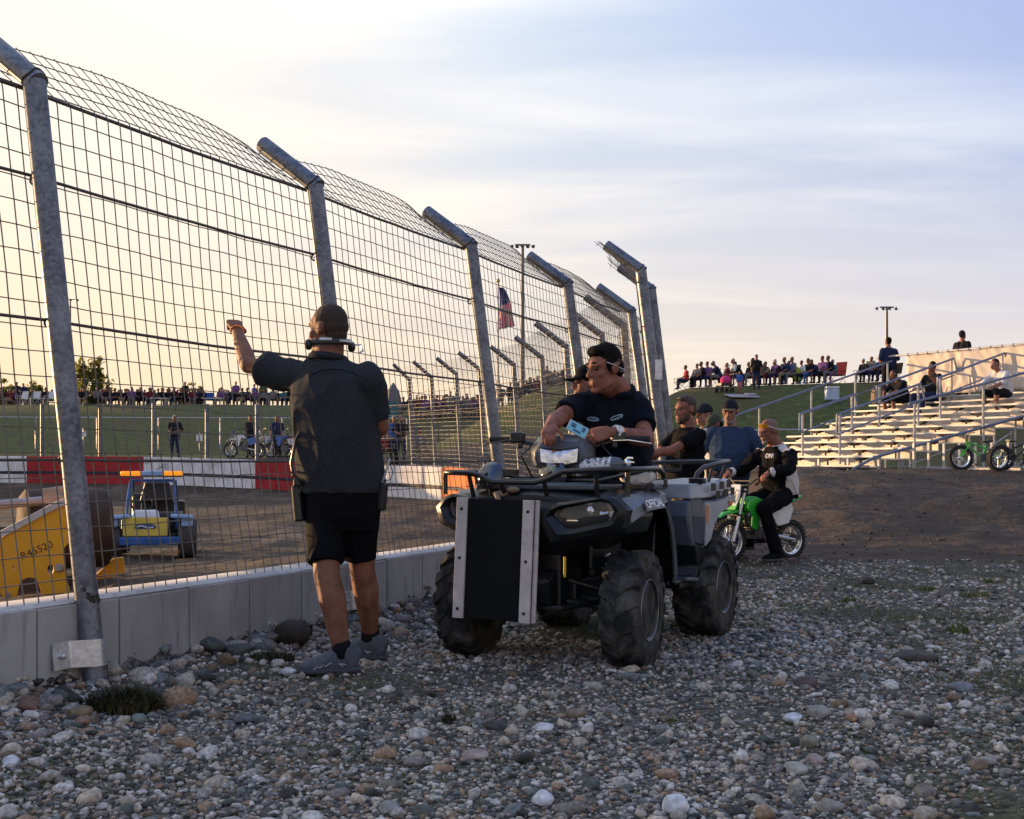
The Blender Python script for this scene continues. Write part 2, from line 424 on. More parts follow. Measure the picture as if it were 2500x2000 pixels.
def scatter(N, y0, y1, smin, smax, sub, power, seed, cond=None, flat=.6):
    r = np.random.default_rng(seed)
    u = r.random(N * 3); Y = (y0 ** .5 + u * (y1 ** .5 - y0 ** .5)) ** 2; X = (r.random(N * 3) * 2 - 1) * (Y * .47 + .25)
    sd = signed(X, Y); ok = sd > .1
    if cond is not None: ok &= cond(X, Y, sd, r)
    X, Y = X[ok][:N], Y[ok][:N]; n = len(X)
    s = smin + (smax - smin) * r.random(n) ** power
    xi = np.clip(np.searchsorted(GX, X) - 1, 0, len(GX) - 2); yi = np.clip(np.searchsorted(GY, Y) - 1, 0, len(GY) - 2); Zg = ZZ.reshape(XX.shape)
    ux = (X - GX[xi]) / (GX[xi + 1] - GX[xi]); uy = (Y - GY[yi]) / (GY[yi + 1] - GY[yi])
    Z = (Zg[yi, xi] * (1 - ux) + Zg[yi, xi + 1] * ux) * (1 - uy) + (Zg[yi + 1, xi] * (1 - ux) + Zg[yi + 1, xi + 1] * ux) * uy
    S, bf = shapes[0 if sub == 2 else 1]; nv = len(S[0]); vs = np.empty((n, nv, 3)); k = r.integers(0, len(S), n)
    base = np.stack(S)[k]; sc3 = np.stack([s * (.75 + .6 * r.random(n)), s * (.65 + .5 * r.random(n)), s * (flat + .35 * (r.random(n) - .4))], 1)
    base = base * sc3[:, None, :]
    a = r.random(n) * 6.283; tl = (r.random(n) - .5) * .9
    ca, sa, ct, st = np.cos(a), np.sin(a), np.cos(tl), np.sin(tl)
    x, y, z = base[..., 0], base[..., 1], base[..., 2]
    x, z = x * ct[:, None] + z * st[:, None], -x * st[:, None] + z * ct[:, None]
    vs[..., 0] = x * ca[:, None] - y * sa[:, None] + X[:, None]; vs[..., 1] = x * sa[:, None] + y * ca[:, None] + Y[:, None]; vs[..., 2] = z + (Z + sc3[:, 2] * .28)[:, None]
    fs = bf[None] + (np.arange(n) * nv)[:, None, None]
    return vs.reshape(-1, 3), fs.reshape(-1, 3)
def bare(X, Y, sd, r):          # grassy, trodden patches keep fewer stones
    q = nz2(X, Y, .9, 4.); return r.random(len(X)) < np.clip(1.05 - 1.9 * np.maximum(q, 0) - .06 * np.maximum(Y - 6.5, 0) - .10 * np.maximum(X - 1.6, 0) * (Y > 6.3), .08, 1)
parts = [scatter(36000, 3.0, 7.4, .0045, .0175, 1, 1.7, 1, bare), scatter(1150, 3.0, 8.5, .018, .046, 2, 2.6, 2, bare), scatter(15000, 6.2, 13.2, .008, .027, 1, 1.8, 3, bare),
         scatter(1000, 4.3, 10, .03, .085, 2, 2., 4, lambda X, Y, sd, r: (sd < .75) & (r.random(len(X)) < np.exp(-np.maximum(sd - .2, 0) * 3.2))),
         scatter(3500, 4.2, 10, .012, .04, 1, 1.5, 5, lambda X, Y, sd, r: (sd < 1.1) & (r.random(len(X)) < np.exp(-np.maximum(sd - .2, 0) * 1.8)))]
ov, of = [], []; k = 0
for v, f in parts: ov.append(v); of.append(f + k); k += len(v)
ov = np.concatenate(ov); of = np.concatenate(of).astype(np.int32)
me = bpy.data.meshes.new('gravel'); me.vertices.add(len(ov)); me.vertices.foreach_set('co', ov.ravel()); me.loops.add(of.size); me.polygons.add(len(of))
me.loops.foreach_set('vertex_index', of.ravel()); me.polygons.foreach_set('loop_start', np.arange(0, of.size, 3, dtype=np.int32)); me.materials.append(STONE); me.update(calc_edges=True); me.shade_smooth()
tag(link(bpy.data.objects.new('gravel', me)), 'loose grey river gravel covering the yard', 'gravel', kind='stuff')

v, f = scatter(1300, 12.9, 25, .006, .035, 1, 2.8, 6, lambda X, Y, sd, r: X > 1.6)
cl = MB(); cl.v = v.tolist(); cl.f = [tuple(q) for q in f.tolist()]; cl.mi = [0] * len(f)
tag(cl.build('dirt_clods', mat('dry_clod', (.06, .042, .03), .95, var=.4, vscale=3, island=.5), smooth=60), 'loose clods of brown earth on the dirt bank', 'clods', kind='stuff')
# ------------------------------------------------------------------ single stones one can pick out
def stone_obj(name, label, px, py, w, hgt, col, group=None, flat=.6, seed=1, sink=.25, long=1.3):
    z = 0.; Y = 6.
    for _ in range(5): Y = FPX * (CAMZ - z) / max(30, (py - HZ)); X = (px - 1250) / FPX * Y; z = hz(X, Y)
    bv, bf = ico(3); o = Vector((seed * 2.3, seed, 0))
    v = [Vector(q) * (1 + .25 * noise.noise(Vector(q) * .9 + o) + .1 * noise.noise(Vector(q) * 2.6 + o) + .03 * noise.noise(Vector(q) * 7 + o)) for q in bv]
    r = np.random.default_rng(seed)
    for _ in range(5):
        a = Vector(r.normal(size=3)).normalized(); c = .7 + .25 * r.random(); v = [q - a * max(0, q.dot(a) - c) for q in v]
    s = w / FPX * Y / 2; b = MB(); b.add([(q.x * s * 1.05, q.y * s / long, q.z * s * flat) for q in v], [tuple(f) for f in bf.tolist()])
    m = mat('stone_%s' % '_'.join('%d' % (c * 100) for c in col), col, .8, vscale=22, var=.4, bump=.5, bscale=70)
    ob = b.build(name, m, smooth=180); ob.location = (X, Y, z + s * flat * (1 - sink * 2)); ob.rotation_euler = (.1 * seed % .3, 0, (seed * 1.7) % .8 - .4)
    tag(ob, label, 'stone', group); return ob
BIG = [('flat_stone', 'long dark flat stone at the right of the yard', 2236, 1615, 105, 0, (.06, .052, .042), .33, 3, .2, 1.6),
       ('boulder', 'dark mossy boulder against the concrete wall beside the standing man', 716, 1578, 92, 0, (.028, .022, .015), .85, 5, .2, 1.1),
       ('white_rock', 'big white angular rock at the bottom edge, right of centre', 1650, 1985, 66, 0, (.58, .58, .6), .8, 7, .2, 1.1),
       ('white_rock', 'white two-lobed rock near the bottom centre', 1325, 1965, 52, 0, (.6, .6, .62), .9, 9, .2, 1.),
       ('pale_stone', 'white rounded stone in the middle of the gravel below the quad', 1328, 1786, 48, 0, (.55, .55, .56), .6, 11, .2, 1.2),
       ('brown_stone', 'brown rounded stone beside a white chip in the central gravel', 1406, 1755, 46, 0, (.2, .15, .11), .7, 12, .2, 1.1),
       ('pale_stone', 'upright pale almond-shaped stone in the gravel below the quad', 1275, 1750, 28, 0, (.45, .41, .36), 1.2, 13, .1, 1.),
       ('pink_stone', 'long pinkish stone lying left of the bottom centre', 1158, 1852, 64, 0, (.32, .25, .22), .42, 14, .2, 1.4),
       ('grey_stone', 'round grey stone at the bottom edge left of centre', 948, 1985, 44, 0, (.26, .26, .26), .9, 15, .2, 1.),
       ('tan_stone', 'squared tan stone at the wall foot left of the first post', 195, 1752, 62, 0, (.2, .145, .085), .6, 16, .2, 1.),
       ('tan_stone', 'wide rust brown stone at the wall foot at the left edge', 68, 1740, 66, 0, (.15, .09, .06), .55, 17, .2, 1.2),
       ('red_stone', 'reddish brick-like stone on the rubble below the first post', 201, 1768, 40, 0, (.22, .13, .09), .6, 18, .2, 1.),
       ('green_stone', 'greenish rounded stone on the rubble right of the weeds', 338, 1764, 34, 0, (.16, .19, .17), .8, 19, .2, 1.),
       ('grey_stone', 'grey egg-shaped stone on the rubble bank at the wall', 450, 1697, 36, 0, (.22, .2, .16), 1.1, 20, .1, 1.),
       ('grey_stone', 'long dark bluish stone on the left gravel', 606, 1765, 66, 0, (.085, .095, .11), .42, 21, .2, 1.4),
       ('white_rock', 'white stone at the left edge of the gravel', 28, 1870, 40, 0, (.55, .56, .6), .8, 22, .2, 1.),
       ('pale_stone', 'pale pebble standing before the standing man', 760, 1637, 22, 0, (.42, .36, .28), .95, 23, .1, 1.),
       ('white_rock', 'white chip at the standing man\'s shoe', 706, 1648, 38, 0, (.5, .5, .54), .6, 24, .15, 1.),
       ('grey_stone', 'large rounded grey stone in the right foreground gravel', 2000, 1750, 58, 0, (.28, .27, .25), .6, 25, .2, 1.2),
       ('brown_stone', 'dark purple-brown stone in the right middle gravel', 1970, 1678, 60, 0, (.1, .075, .07), .6, 26, .2, 1.3),
       ('green_stone', 'olive rounded stone in the right foreground', 1975, 1822, 50, 0, (.2, .19, .15), .65, 27, .2, 1.2),
       ('pale_stone', 'angular beige stone in the right foreground gravel', 1940, 1888, 56, 0, (.33, .31, .26), .7, 28, .2, 1.),
       ('tan_stone', 'rusty orange stone in the right gravel', 2078, 1762, 30, 0, (.3, .17, .09), .7, 29, .2, 1.),
       ('pink_stone', 'pinkish cobble in the right foreground gravel', 1990, 1863, 42, 0, (.33, .25, .23), .7, 30, .2, 1.),
       ('grey_stone', 'large flat brown-grey slab at the bottom edge right of centre', 2025, 1978, 80, 0, (.24, .21, .18), .42, 31, .2, 1.3),
       ('grey_stone', 'blue-grey stone lying flat at the far right of the gravel', 2346, 1687, 62, 0, (.17, .18, .2), .45, 32, .2, 1.3),
       ('white_rock', 'white stone low on the right of the quad', 1933, 1761, 46, 0, (.5, .52, .56), .55, 33, .2, 1.2),
       ('dark_clod', 'black clod of earth on the far gravel by the dirt bank', 2120, 1425, 30, 0, (.03, .022, .02), .6, 34, .2, 1.)]
for nm, lb, px, py, w, h, c, fl, sd_, sk, lg in BIG: stone_obj(nm, lb, px, py, w, h, c, None, fl, sd_, sk, lg)

# ------------------------------------------------------------------ thin ground cover among the stones
gb = MB(); rg = random.Random(77); nb_ = 0
while nb_ < 9500:
    Y = rg.uniform(5.2, 12.9); X = rg.uniform(-.2, .47) * Y
    if X < -2.2 + .5 * (Y - 5.6) + .5: continue
    q = noise.noise((X * .9 + 4, Y * .9, 4.)) + .25 * min(1, max(0, X - 1.2)) + .12 * noise.noise((X * 4, Y * 4, 1))
    if q < .22 or rg.random() > (q - .15) * 2.2: continue
    z = hz(X, Y); l = rg.uniform(.014, .055); d = rg.random() * 6.28; dx, dy = math.cos(d) * l * .7, math.sin(d) * l * .7; w_ = .0022
    gb.add([(X - dy / l * w_, Y + dx / l * w_, z), (X + dy / l * w_, Y - dx / l * w_, z), (X + dx, Y + dy, z + l)], [(0, 1, 2)]); nb_ += 1
tag(gb.build('sparse_grass', mat('thin_weed', (.085, .09, .025), .8, var=.5, vscale=3, island=.5), smooth=0), 'thin weedy grass growing through the gravel', 'grass', kind='stuff')
# ------------------------------------------------------------------ weeds and grass tufts
M_WEED = mat('weed_blade', (.042, .040, .014), .7, var=.5, vscale=4, island=.5)
M_TUFT = mat('grass_blade', (.13, .14, .03), .7, var=.4, vscale=4, island=.4)
def tuft(name, label, px, py, w, h, n, m, seed, cat='grass tuft'):
    Y = 6.; z = 0.
    for _ in range(5): Y = FPX * (CAMZ - z) / (py - HZ); X = (px - 1250) / FPX * Y; z = hz(X, Y)
    r = random.Random(seed); b = MB(); s = w / FPX * Y / 2; hh = h / FPX * Y
    for _ in range(n):
        a = r.random() * 6.28; q = s * math.sqrt(r.random()); x, y = q * math.cos(a), q * math.sin(a) * .7; l = hh * (.4 + .7 * r.random()) * (1 - .4 * q / s); d = r.random() * 6.28; ln = l * (.3 + .6 * r.random()); wd = .002 + .0025 * r.random()
        dx, dy = math.cos(d), math.sin(d); ex, ey = -dy * wd, dx * wd
        p0, p1, p2 = (x, y, -.01), (x + dx * ln * .35, y + dy * ln * .35, l * .65), (x + dx * ln, y + dy * ln, l)
        b.add([(p0[0] - ex, p0[1] - ey, p0[2]), (p0[0] + ex, p0[1] + ey, p0[2]), (p1[0] + ex, p1[1] + ey, p1[2]), (p1[0] - ex, p1[1] - ey, p1[2]), p2], [(0, 1, 2, 3), (3, 2, 4)])
    o = b.build(name, m, smooth=0); o.location = (X, Y, z); tag(o, label, cat); return o
tuft('weed_clump', 'dark matted weed clump on the rubble right of the first post', 305, 1738, 175, 78, 1700, M_WEED, 1, 'weeds')
tuft('weed_clump', 'dark weeds growing over the boulder at the wall', 716, 1566, 96, 44, 700, M_WEED, 3, 'weeds')
tuft('weed_clump', 'low mossy weeds at the wall foot behind the standing man', 660, 1612, 120, 30, 350, M_WEED, 2, 'weeds')
for i, (px, py, w, h, lb) in enumerate([(2338, 1548, 52, 40, 'yellow-green grass tuft at the right edge above the flat stone'), (2376, 1458, 70, 22, 'broad bright grass tuft on the right of the yard'), (2072, 1468, 34, 18, 'small grass tuft right of the rear quad wheel'),
        (1915, 1485, 34, 14, 'thin grass tuft close behind the rear quad wheel'), (2415, 1425, 22, 18, 'yellowish weed near the foot of the dirt bank'), (2265, 1442, 46, 16, 'pale grass wisps on the right of the yard'), (1850, 1530, 70, 14, 'low dull grass beside the rear quad wheel'),
        (2345, 1198, 26, 14, 'green weed on the face of the dirt bank'), (2490, 1182, 24, 12, 'weed on the dirt bank at the right edge'), (1095, 1765, 28, 32, 'dark green sprig in the gravel below the quad'), (985, 1920, 50, 20, 'green sprig in the bottom left gravel'), (1640, 1765, 24, 18, 'yellow sprig in the gravel right of centre'), (1655, 1535, 40, 24, 'grass tuft between the quad wheels')]):
    tuft('grass_tuft', lb, px, py, w, h, 90, M_TUFT if i not in (9, 10) else M_WEED, 20 + i)
# ------------------------------------------------------------------ materials of the track edge
def galv(name, a, b, rough=.45):
    m = bpy.data.materials.new(name); m.use_nodes = True; nt = m.node_tree; n = nt.nodes; L = nt.links; p = n['Principled BSDF']
    p.inputs['Metallic'].default_value = .55
    tc = n.new('ShaderNodeTexCoord'); v = n.new('ShaderNodeTexVoronoi'); v.inputs['Scale'].default_value = 55; L.new(tc.outputs['Object'], v.inputs['Vector'])
    z = n.new('ShaderNodeTexNoise'); z.inputs['Scale'].default_value = 7; z.inputs['Detail'].default_value = 8; L.new(tc.outputs['Object'], z.inputs['Vector'])
    s = n.new('ShaderNodeSeparateColor'); L.new(v.outputs['Color'], s.inputs[0])
    ad = n.new('ShaderNodeMath'); ad.operation = 'MULTIPLY_ADD'; ad.inputs[1].default_value = .35; L.new(s.outputs[0], ad.inputs[0]); L.new(z.outputs['Fac'], ad.inputs[2])
    cr = n.new('ShaderNodeValToRGB'); cr.color_ramp.elements[0].position = .4; cr.color_ramp.elements[0].color = (*a, 1); cr.color_ramp.elements[1].position = .95; cr.color_ramp.elements[1].color = (*b, 1)
    L.new(ad.outputs[0], cr.inputs['Fac'])
    q = n.new('ShaderNodeTexNoise'); q.inputs['Scale'].default_value = 14; q.inputs['Detail'].default_value = 10; q.inputs['Roughness'].default_value = .75; L.new(tc.outputs['Object'], q.inputs['Vector'])
    r2 = n.new('ShaderNodeValToRGB'); r2.color_ramp.elements[0].position = .62; r2.color_ramp.elements[1].position = .72; L.new(q.outputs['Fac'], r2.inputs['Fac'])
    mx = n.new('ShaderNodeMix'); mx.data_type = 'RGBA'; L.new(r2.outputs['Color'], mx.inputs['Factor']); L.new(cr.outputs['Color'], mx.inputs['A']); mx.inputs['B'].default_value = (.05, .042, .036, 1)
    L.new(mx.outputs['Result'], p.inputs['Base Color']); p.inputs['Roughness'].default_value = rough
    return m
M_GALV = galv('galvanised_steel', (.075, .083, .105), (.21, .225, .26))
M_CLAMP = galv('bright_zinc', (.4, .41, .44), (.62, .63, .66), .32)
M_WIRE = mat('fence_wire', (.15, .145, .14), .5, .5, vscale=9, var=.35)
M_CABLE = mat('steel_cable', (.1, .095, .09), .55, .6, bump=.4, bscale=300)
M_WELD = mat('weld_residue', (.05, .038, .028), .9, bump=.8, bscale=120)
def concrete(name, col):
    m = mat(name, col, .88, vscale=2.2, var=.22, bump=.22, bscale=45, detail=9)
    nt = m.node_tree; n = nt.nodes; L = nt.links; b = n['Principled BSDF']; src = b.inputs['Base Color'].links[0].from_socket
    tc = n.new('ShaderNodeTexCoord'); mp = n.new('ShaderNodeMapping'); mp.inputs['Scale'].default_value = (9, 9, 1.1); L.new(tc.outputs['Object'], mp.inputs['Vector'])
    q = n.new('ShaderNodeTexNoise'); q.inputs['Scale'].default_value = 1.6; q.inputs['Detail'].default_value = 10; q.inputs['Roughness'].default_value = .7; L.new(mp.outputs[0], q.inputs['Vector'])
    cr = n.new('ShaderNodeValToRGB'); cr.color_ramp.elements[0].position = .52; cr.color_ramp.elements[1].position = .72; L.new(q.outputs['Fac'], cr.inputs['Fac'])
    f = n.new('ShaderNodeMath'); f.operation = 'MULTIPLY'; f.inputs[1].default_value = .75; L.new(cr.outputs['Color'], f.inputs[0])
    mx = n.new('ShaderNodeMix'); mx.data_type = 'RGBA'; L.new(f.outputs[0], mx.inputs['Factor']); L.new(src, mx.inputs['A']); mx.inputs['B'].default_value = (col[0] * .34, col[1] * .32, col[2] * .3, 1)
    L.new(mx.outputs['Result'], b.inputs['Base Color']); return m
M_CONC = concrete('grey_concrete', (.345, .335, .335))
M_WHITE = concrete('white_wall_paint', (.7, .68, .68)); M_RED = concrete('red_wall_paint', (.36, .02, .022)); M_ORNG = concrete('orange_wall_paint', (.75, .2, .05))
M_STRIPE = mat('black_stripe_paint', (.03, .025, .035), .8)

# ------------------------------------------------------------------ the near wall, cast against boards
wall = thing('concrete_wall', 'low grey board-marked concrete wall under the near catch fence', 'wall', (0, 0, 0))
b = MB(); cap = MB()
u = np.array(_unit(POST[0][2])); p0 = np.array([POST[0][0], POST[0][1]]) - u * 3.2
path = [p0] + [np.array(p[:2]) for p in POST] + [np.array([2.02, 16.6])]
pts = dense(np.array(path), .25); s = 0; acc = [0]
for i in range(1, len(pts)): acc.append(acc[-1] + np.hypot(*(pts[i] - pts[i - 1])))
acc = np.array(acc)
def along(s):
    x = np.interp(s, acc, pts[:, 0]); y = np.interp(s, acc, pts[:, 1]); x2 = np.interp(s + .1, acc, pts[:, 0]); y2 = np.interp(s + .1, acc, pts[:, 1])
    t = np.array([x2 - x, y2 - y]); t /= np.hypot(*t); return np.array([x, y]), t, np.array([-t[1], t[0]])
r = random.Random(4); s = .18
while s < acc[-1] - .7:
    l = .515; q, t, nrm = along(s); q2, t2, n2 = along(s + l - .010)
    o = .07 + r.uniform(-.002, .002); zt = .44 + .004 * math.sin(s * 3)
    if abs(s - acc[-1]) < 0: pass
    f0, f1 = q + nrm * o, q2 + n2 * o; b0, b1 = q + nrm * .34, q2 + n2 * .34
    b.add([(*f0, -.35), (*f1, -.35), (*b1, -.35), (*b0, -.35), (*f0, zt - .008), (*f1, zt - .008), (*b1, zt - .008), (*b0, zt - .008)], [(0, 3, 2, 1), (0, 1, 5, 4), (1, 2, 6, 5), (2, 3, 7, 6), (3, 0, 4, 7), (4, 5, 6, 7)])
    # mortar core seen in the joints
    g0, g1 = q2 + n2 * (o + .014), along(s + l + .003)[0] + n2 * (o + .014); h0, h1 = g0 + n2 * .25, g1 + n2 * .25
    b.add([(*g0, -.35), (*g1, -.35), (*h1, -.35), (*h0, -.35), (*g0, zt - .012), (*g1, zt - .012), (*h1, zt - .012), (*h0, zt - .012)], [(0, 3, 2, 1), (0, 1, 5, 4), (1, 2, 6, 5), (2, 3, 7, 6), (3, 0, 4, 7), (4, 5, 6, 7)])
    s += l
b.build('wall_body', M_CONC, wall, smooth=0, bevel=.004)
rows = []
for s in np.arange(.2, acc[-1] - .8, .07):                      # thick uneven white paint on the coping
    q, t, nrm = along(s); w0 = .088 + .012 * noise.noise((s * 3, 0, 2)); e = .016 + .008 * noise.noise((s * 5, 1, 0))
    rows.append([(*(q + nrm * (w0 + .01)), .430 - e * .2), (*(q + nrm * w0), .438), (*(q + nrm * (w0 + .03)), .451 + .004 * noise.noise((s * 9, 2, 2))), (*(q + nrm * .33), .452), (*(q + nrm * .348), .43)])
c = MB(); c.rings(rows, cap=False)
vs, fs = [], []
for i, rw in enumerate(rows): vs += rw
for i in range(len(rows) - 1):
    for j in range(4): fs.append((i * 5 + j, (i + 1) * 5 + j, (i + 1) * 5 + j + 1, i * 5 + j + 1))
c = MB(); c.add(vs, fs); co_ = c.build('painted_coping', concrete('chalky_white_coping', (.46, .45, .46)), wall, smooth=60)

# ------------------------------------------------------------------ near catch fence
A_LEAN, H_BEND = .138, 3.05
def lean_dir(ang): return Vector((-math.cos(ang), math.sin(ang), 0))
fence = thing('catch_fence', 'near galvanised catch fence of square wire mesh with bent-over posts', 'fence', (0, 0, 0))
def post_geo(o, ang, H=H_BEND, r=.0575, lean=A_LEAN, armh=.44, armv=.33, zg=0.):
    n_ = lean_dir(ang); o = Vector((o[0], o[1], zg)); top = o + n_ * lean * H + Vector((0, 0, H)); end = top + n_ * armh + Vector((0, 0, armv))
    return o, top, end
def make_post(parent, o, ang, detail=True, **k):
    o, top, end = post_geo(o, ang, **k); b = MB(); rr = k.get('r', .0575)
    ax = (top - o).normalized(); aa = (end - top).normalized()
    b.tube([o - ax * .4, o + ax * .03, o + ax * 1.1, top - ax * .01], [rr, rr, rr * .995, rr], 20)
    p = b.build('post', M_GALV, parent, smooth=40)
    a = MB()                                                     # open pipe end, cut square, mitred to the post
    seg = 20; x = aa.cross(Vector((0, 0, 1))).normalized(); y = aa.cross(x)
    rg = lambda c, q: [c + (x * math.cos(2 * math.pi * j / seg) + y * math.sin(2 * math.pi * j / seg)) * q for j in range(seg)]
    a.rings([rg(top - aa * .035, rr), rg(end, rr), rg(end, rr - .006), rg(end - aa * .25, rr - .006)], cap=True)
    arm = a.build('bent_arm', M_GALV, p, smooth=40)
    w = MB(); w.tube([top + (x * math.cos(q) + y * math.sin(q)) * (rr + .002) + aa * (.012 * math.sin(q * 3)) for q in [2 * math.pi * j / 18 for j in range(18)]], .006, 6, closed=True); w.build('weld_bead', M_WELD, p)
    if detail:
        n_ = lean_dir(ang); t = Vector((math.sin(ang), math.cos(ang), 0)); rg_ = MB()
        for hh in (1.14, 1.84, 2.57):
            c_ = o + ax * hh + n_ * (rr + .018); rg_ = MB(); rg_.tube([c_ + (n_ * math.cos(q) + Vector((0, 0, 1)) * math.sin(q)) * .021 for q in [2 * math.pi * j / 12 for j in range(12)]], .0065, 6, closed=True); rg_.build('cable_eye', M_CABLE, p)
        # clamp plate holding the post to the wall
        q = o + ax * .2; pl = MB(); prof = []
        for an in np.linspace(R(-95), R(85), 25): prof.append((-n_ * math.cos(an) + t * math.sin(an)) * (rr + .006))
        face = -n_ * -.062
        path_ = [n_ * .055 - t * .20, n_ * .055 - t * .085] + prof[1:] + [n_ * .05 + t * .066]
        path_ = [n_ * .030 - t * .215, n_ * .030 - t * .115, n_ * .024 - t * .105, -n_ * .018 - t * (rr + .012)] + [v for v in prof[5:]] + [n_ * .03 + t * (rr + .006)]
        vs = []
        for v in path_: vs += [q + v - ax * .065, q + v + ax * .065]
        vs2 = []
        for v in path_: nn = Vector((v.x, v.y, 0)); vs2.append(v)
        pl.add(vs, [(2 * i, 2 * i + 2, 2 * i + 3, 2 * i + 1) for i in range(len(path_) - 1)])
        po = pl.build('clamp_plate', M_CLAMP, p, smooth=10); solidify(po, .009)
        bo = MB(); bc = q + n_ * .026 - t * .168
        bo.lathe([(0.001, 0), (.022, 0), (.022, .004), (.0155, .005), (.0155, .022), (.008, .026), (.001, .027)], 6, frame(bc, t, Vector((0, 0, 1))))
        bo.build('bolt', M_CLAMP, po, smooth=30)
        wd = MB(); rw = random.Random(int(o.y * 10))
        for _ in range(8):
            an = rw.uniform(R(-60), R(50)); wd.ell(o + ax * (.47 + rw.uniform(-.045, .045)) + (-n_ * math.cos(an) + t * math.sin(an)) * rr, (rw.uniform(.008, .018), rw.uniform(.006, .012), rw.uniform(.006, .015)), seg=8, rg=5)
        wd.build('rust_blotch', M_WELD, p)
    return p
for (x, y, a) in POST: make_post(fence, (x, y), a)
def mesh_panel(parent, A, B, angA, angB, H, lean, z0, nv, cell, armh=.42, armv=.30, wr=.0036, zgA=0., zgB=0., seed=0, off=.075, over=True, name='wire_panel'):
    """welded wire between two posts; every wire wanders a little, the top flops over the arms"""
    r = random.Random(seed); b = MB(); A, B = Vector((A[0], A[1], 0)), Vector((B[0], B[1], 0)); nA, nB = lean_dir(angA), lean_dir(angB); ph = r.random() * 9
    def P(u, h):
        """u along the panel, h wire length from the foot"""
        n_ = nA.lerp(nB, u); base = A.lerp(B, u) + Vector((0, 0, zgA + (zgB - zgA) * u)); k = n_ * lean + Vector((0, 0, 1)); L_ = k.length; hb = H * L_ - .03
        belly = .045 * math.sin(math.pi * u) * math.sin(math.pi * min(1, h / hb))
        o = n_ * (off + belly + .012 * noise.noise((u * 4 + ph, h * 1.3, 1)))
        if h <= hb: p = base + k / L_ * h + o
        else:
            e = h - hb; lift = 1.0 + .45 * math.sin(math.pi * u) ** .7 + .14 * noise.noise((u * 3 + ph, 0, 5)); d = (n_ * armh + Vector((0, 0, armv * lift))).normalized()
            p = base + k / L_ * hb + d * e + o
        return p + Vector((0, 0, .008 * noise.noise((u * 7, h * 2, ph))))
    hb = H * math.hypot(1, lean); hmax = hb + (.50 if over else 0); hs = [z0 + cell * i for i in range(int((hmax - z0) / cell) + 1)]
    us = [(i + .5) / nv for i in range(nv)]
    for u_ in us:
        j = r.uniform(-.1, .1) / nv; hh = list(np.linspace(z0 - .025, hmax + .02, 20)); hh += [hb - .06, hb - .015, hb + .02]; hh.sort()
        b.tube([P(u_ + j * .4 + .10 / nv * noise.noise((h * 1.7, u_ * 31, ph)), h) for h in hh], wr, 4, cap=False)
    for h in hs:
        b.tube([P(i / 20, h + .006 * noise.noise((i * .5, h * 5, ph))) + lean_dir(angA) * -.004 for i in range(21)], wr, 4, cap=False)
    return b.build(name, M_WIRE, parent, smooth=0)
pp = [(POST[0][0] - u[0] * 2.417, POST[0][1] - u[1] * 2.417, POST[0][2])] + POST
for i in range(1, len(POST)):
    A, B = POST[i - 1], POST[i]; mesh_panel(fence, A, B, A[2], B[2], H_BEND, A_LEAN, .425, 28, .126, seed=i)
def cable(parent, hgt, sag, seed, rr=.0075, posts=POST, lean=A_LEAN, zg=None, off=.075):
    r = random.Random(seed); path = []
    for i in range(len(posts) - 1):
        a, b_ = posts[i], posts[i + 1]
        for k in range(10):
            q = k / 10; nn = lean_dir(a[2]).lerp(lean_dir(b_[2]), q); z = hgt + (zg[i] * (1 - q) + zg[i + 1] * q if zg else 0); path.append(Vector((a[0] + (b_[0] - a[0]) * q, a[1] + (b_[1] - a[1]) * q, z)) + nn * (lean * hgt + off + .01) - Vector((0, 0, sag * math.sin(math.pi * q) * r.uniform(.7, 1.2))))
    return MB().tube(path, rr, 8).build('cable', M_CABLE, parent, smooth=60)
cable(fence, 1.135, .008, 1); cable(fence, 1.835, .012, 2, .0085); cable(fence, 2.57, .012, 3, .0085); cable(fence, H_BEND - .03, .012, 4, .010)

# ------------------------------------------------------------------ short fence standing back at the gate
gate = thing('gate_fence', 'two taller bent posts with a narrow mesh strip behind the seated man', 'fence', (0, 0, 0))
GP = [(1.66, 11.45, .36), (1.92, 12.75, .36)]
for g in GP: make_post(gate, g, g[2], False, H=3.07, lean=.125, armh=.36, armv=.27, r=.056)
mesh_panel(gate, GP[0], GP[1], .36, .36, 3.07, .125, .42, 15, .126, armh=.36, armv=.27, seed=31)
for hh in (1.8, 2.45): cable(gate, hh, .01, 9, .007, GP, .125)
bt = MB(); bt.box(Vector((1.66, 11.45, 2.05)) + lean_dir(.36) * .24 + Vector((.03, -.07, 0)), (.07, .02, .2), (0, 0, -.3)); bt.build('splice_plate', M_CLAMP, gate, smooth=0)
# a stay post between the two
st = MB(); st.tube([(1.72, 12.2, -.2), Vector((1.72, 12.2, 2.6)) + lean_dir(.36) * .3], .05, 14); st.build('post', M_GALV, gate)
w2 = MB()
for k in range(1): pass

# ------------------------------------------------------------------ the painted wall and fence round the turn
FP = [(2.02, 16.6)] + FAR
FPa = np.array(FP) + 0.
fd = dense(FPa, .35); facc = [0]
for i in range(1, len(fd)): facc.append(facc[-1] + np.hypot(*(fd[i] - fd[i - 1])))
facc = np.array(facc)
def falong(s):
    x = np.interp(s, facc, fd[:, 0]); y = np.interp(s, facc, fd[:, 1]); x2 = np.interp(s + .2, facc, fd[:, 0]); y2 = np.interp(s + .2, facc, fd[:, 1]); x1 = np.interp(s - .2, facc, fd[:, 0]); y1 = np.interp(s - .2, facc, fd[:, 1])
    t = np.array([x2 - x1, y2 - y1]); t /= np.hypot(*t); return np.array([x, y]), t, np.array([-t[1], t[0]])
fwall = thing('painted_wall', 'concrete track wall painted in white, red and orange lengths round the far turn', 'wall', (0, 0, 0))
def px_of(s):
    q = falong(s)[0]; return 1250 + FPX * q[0] / q[1]
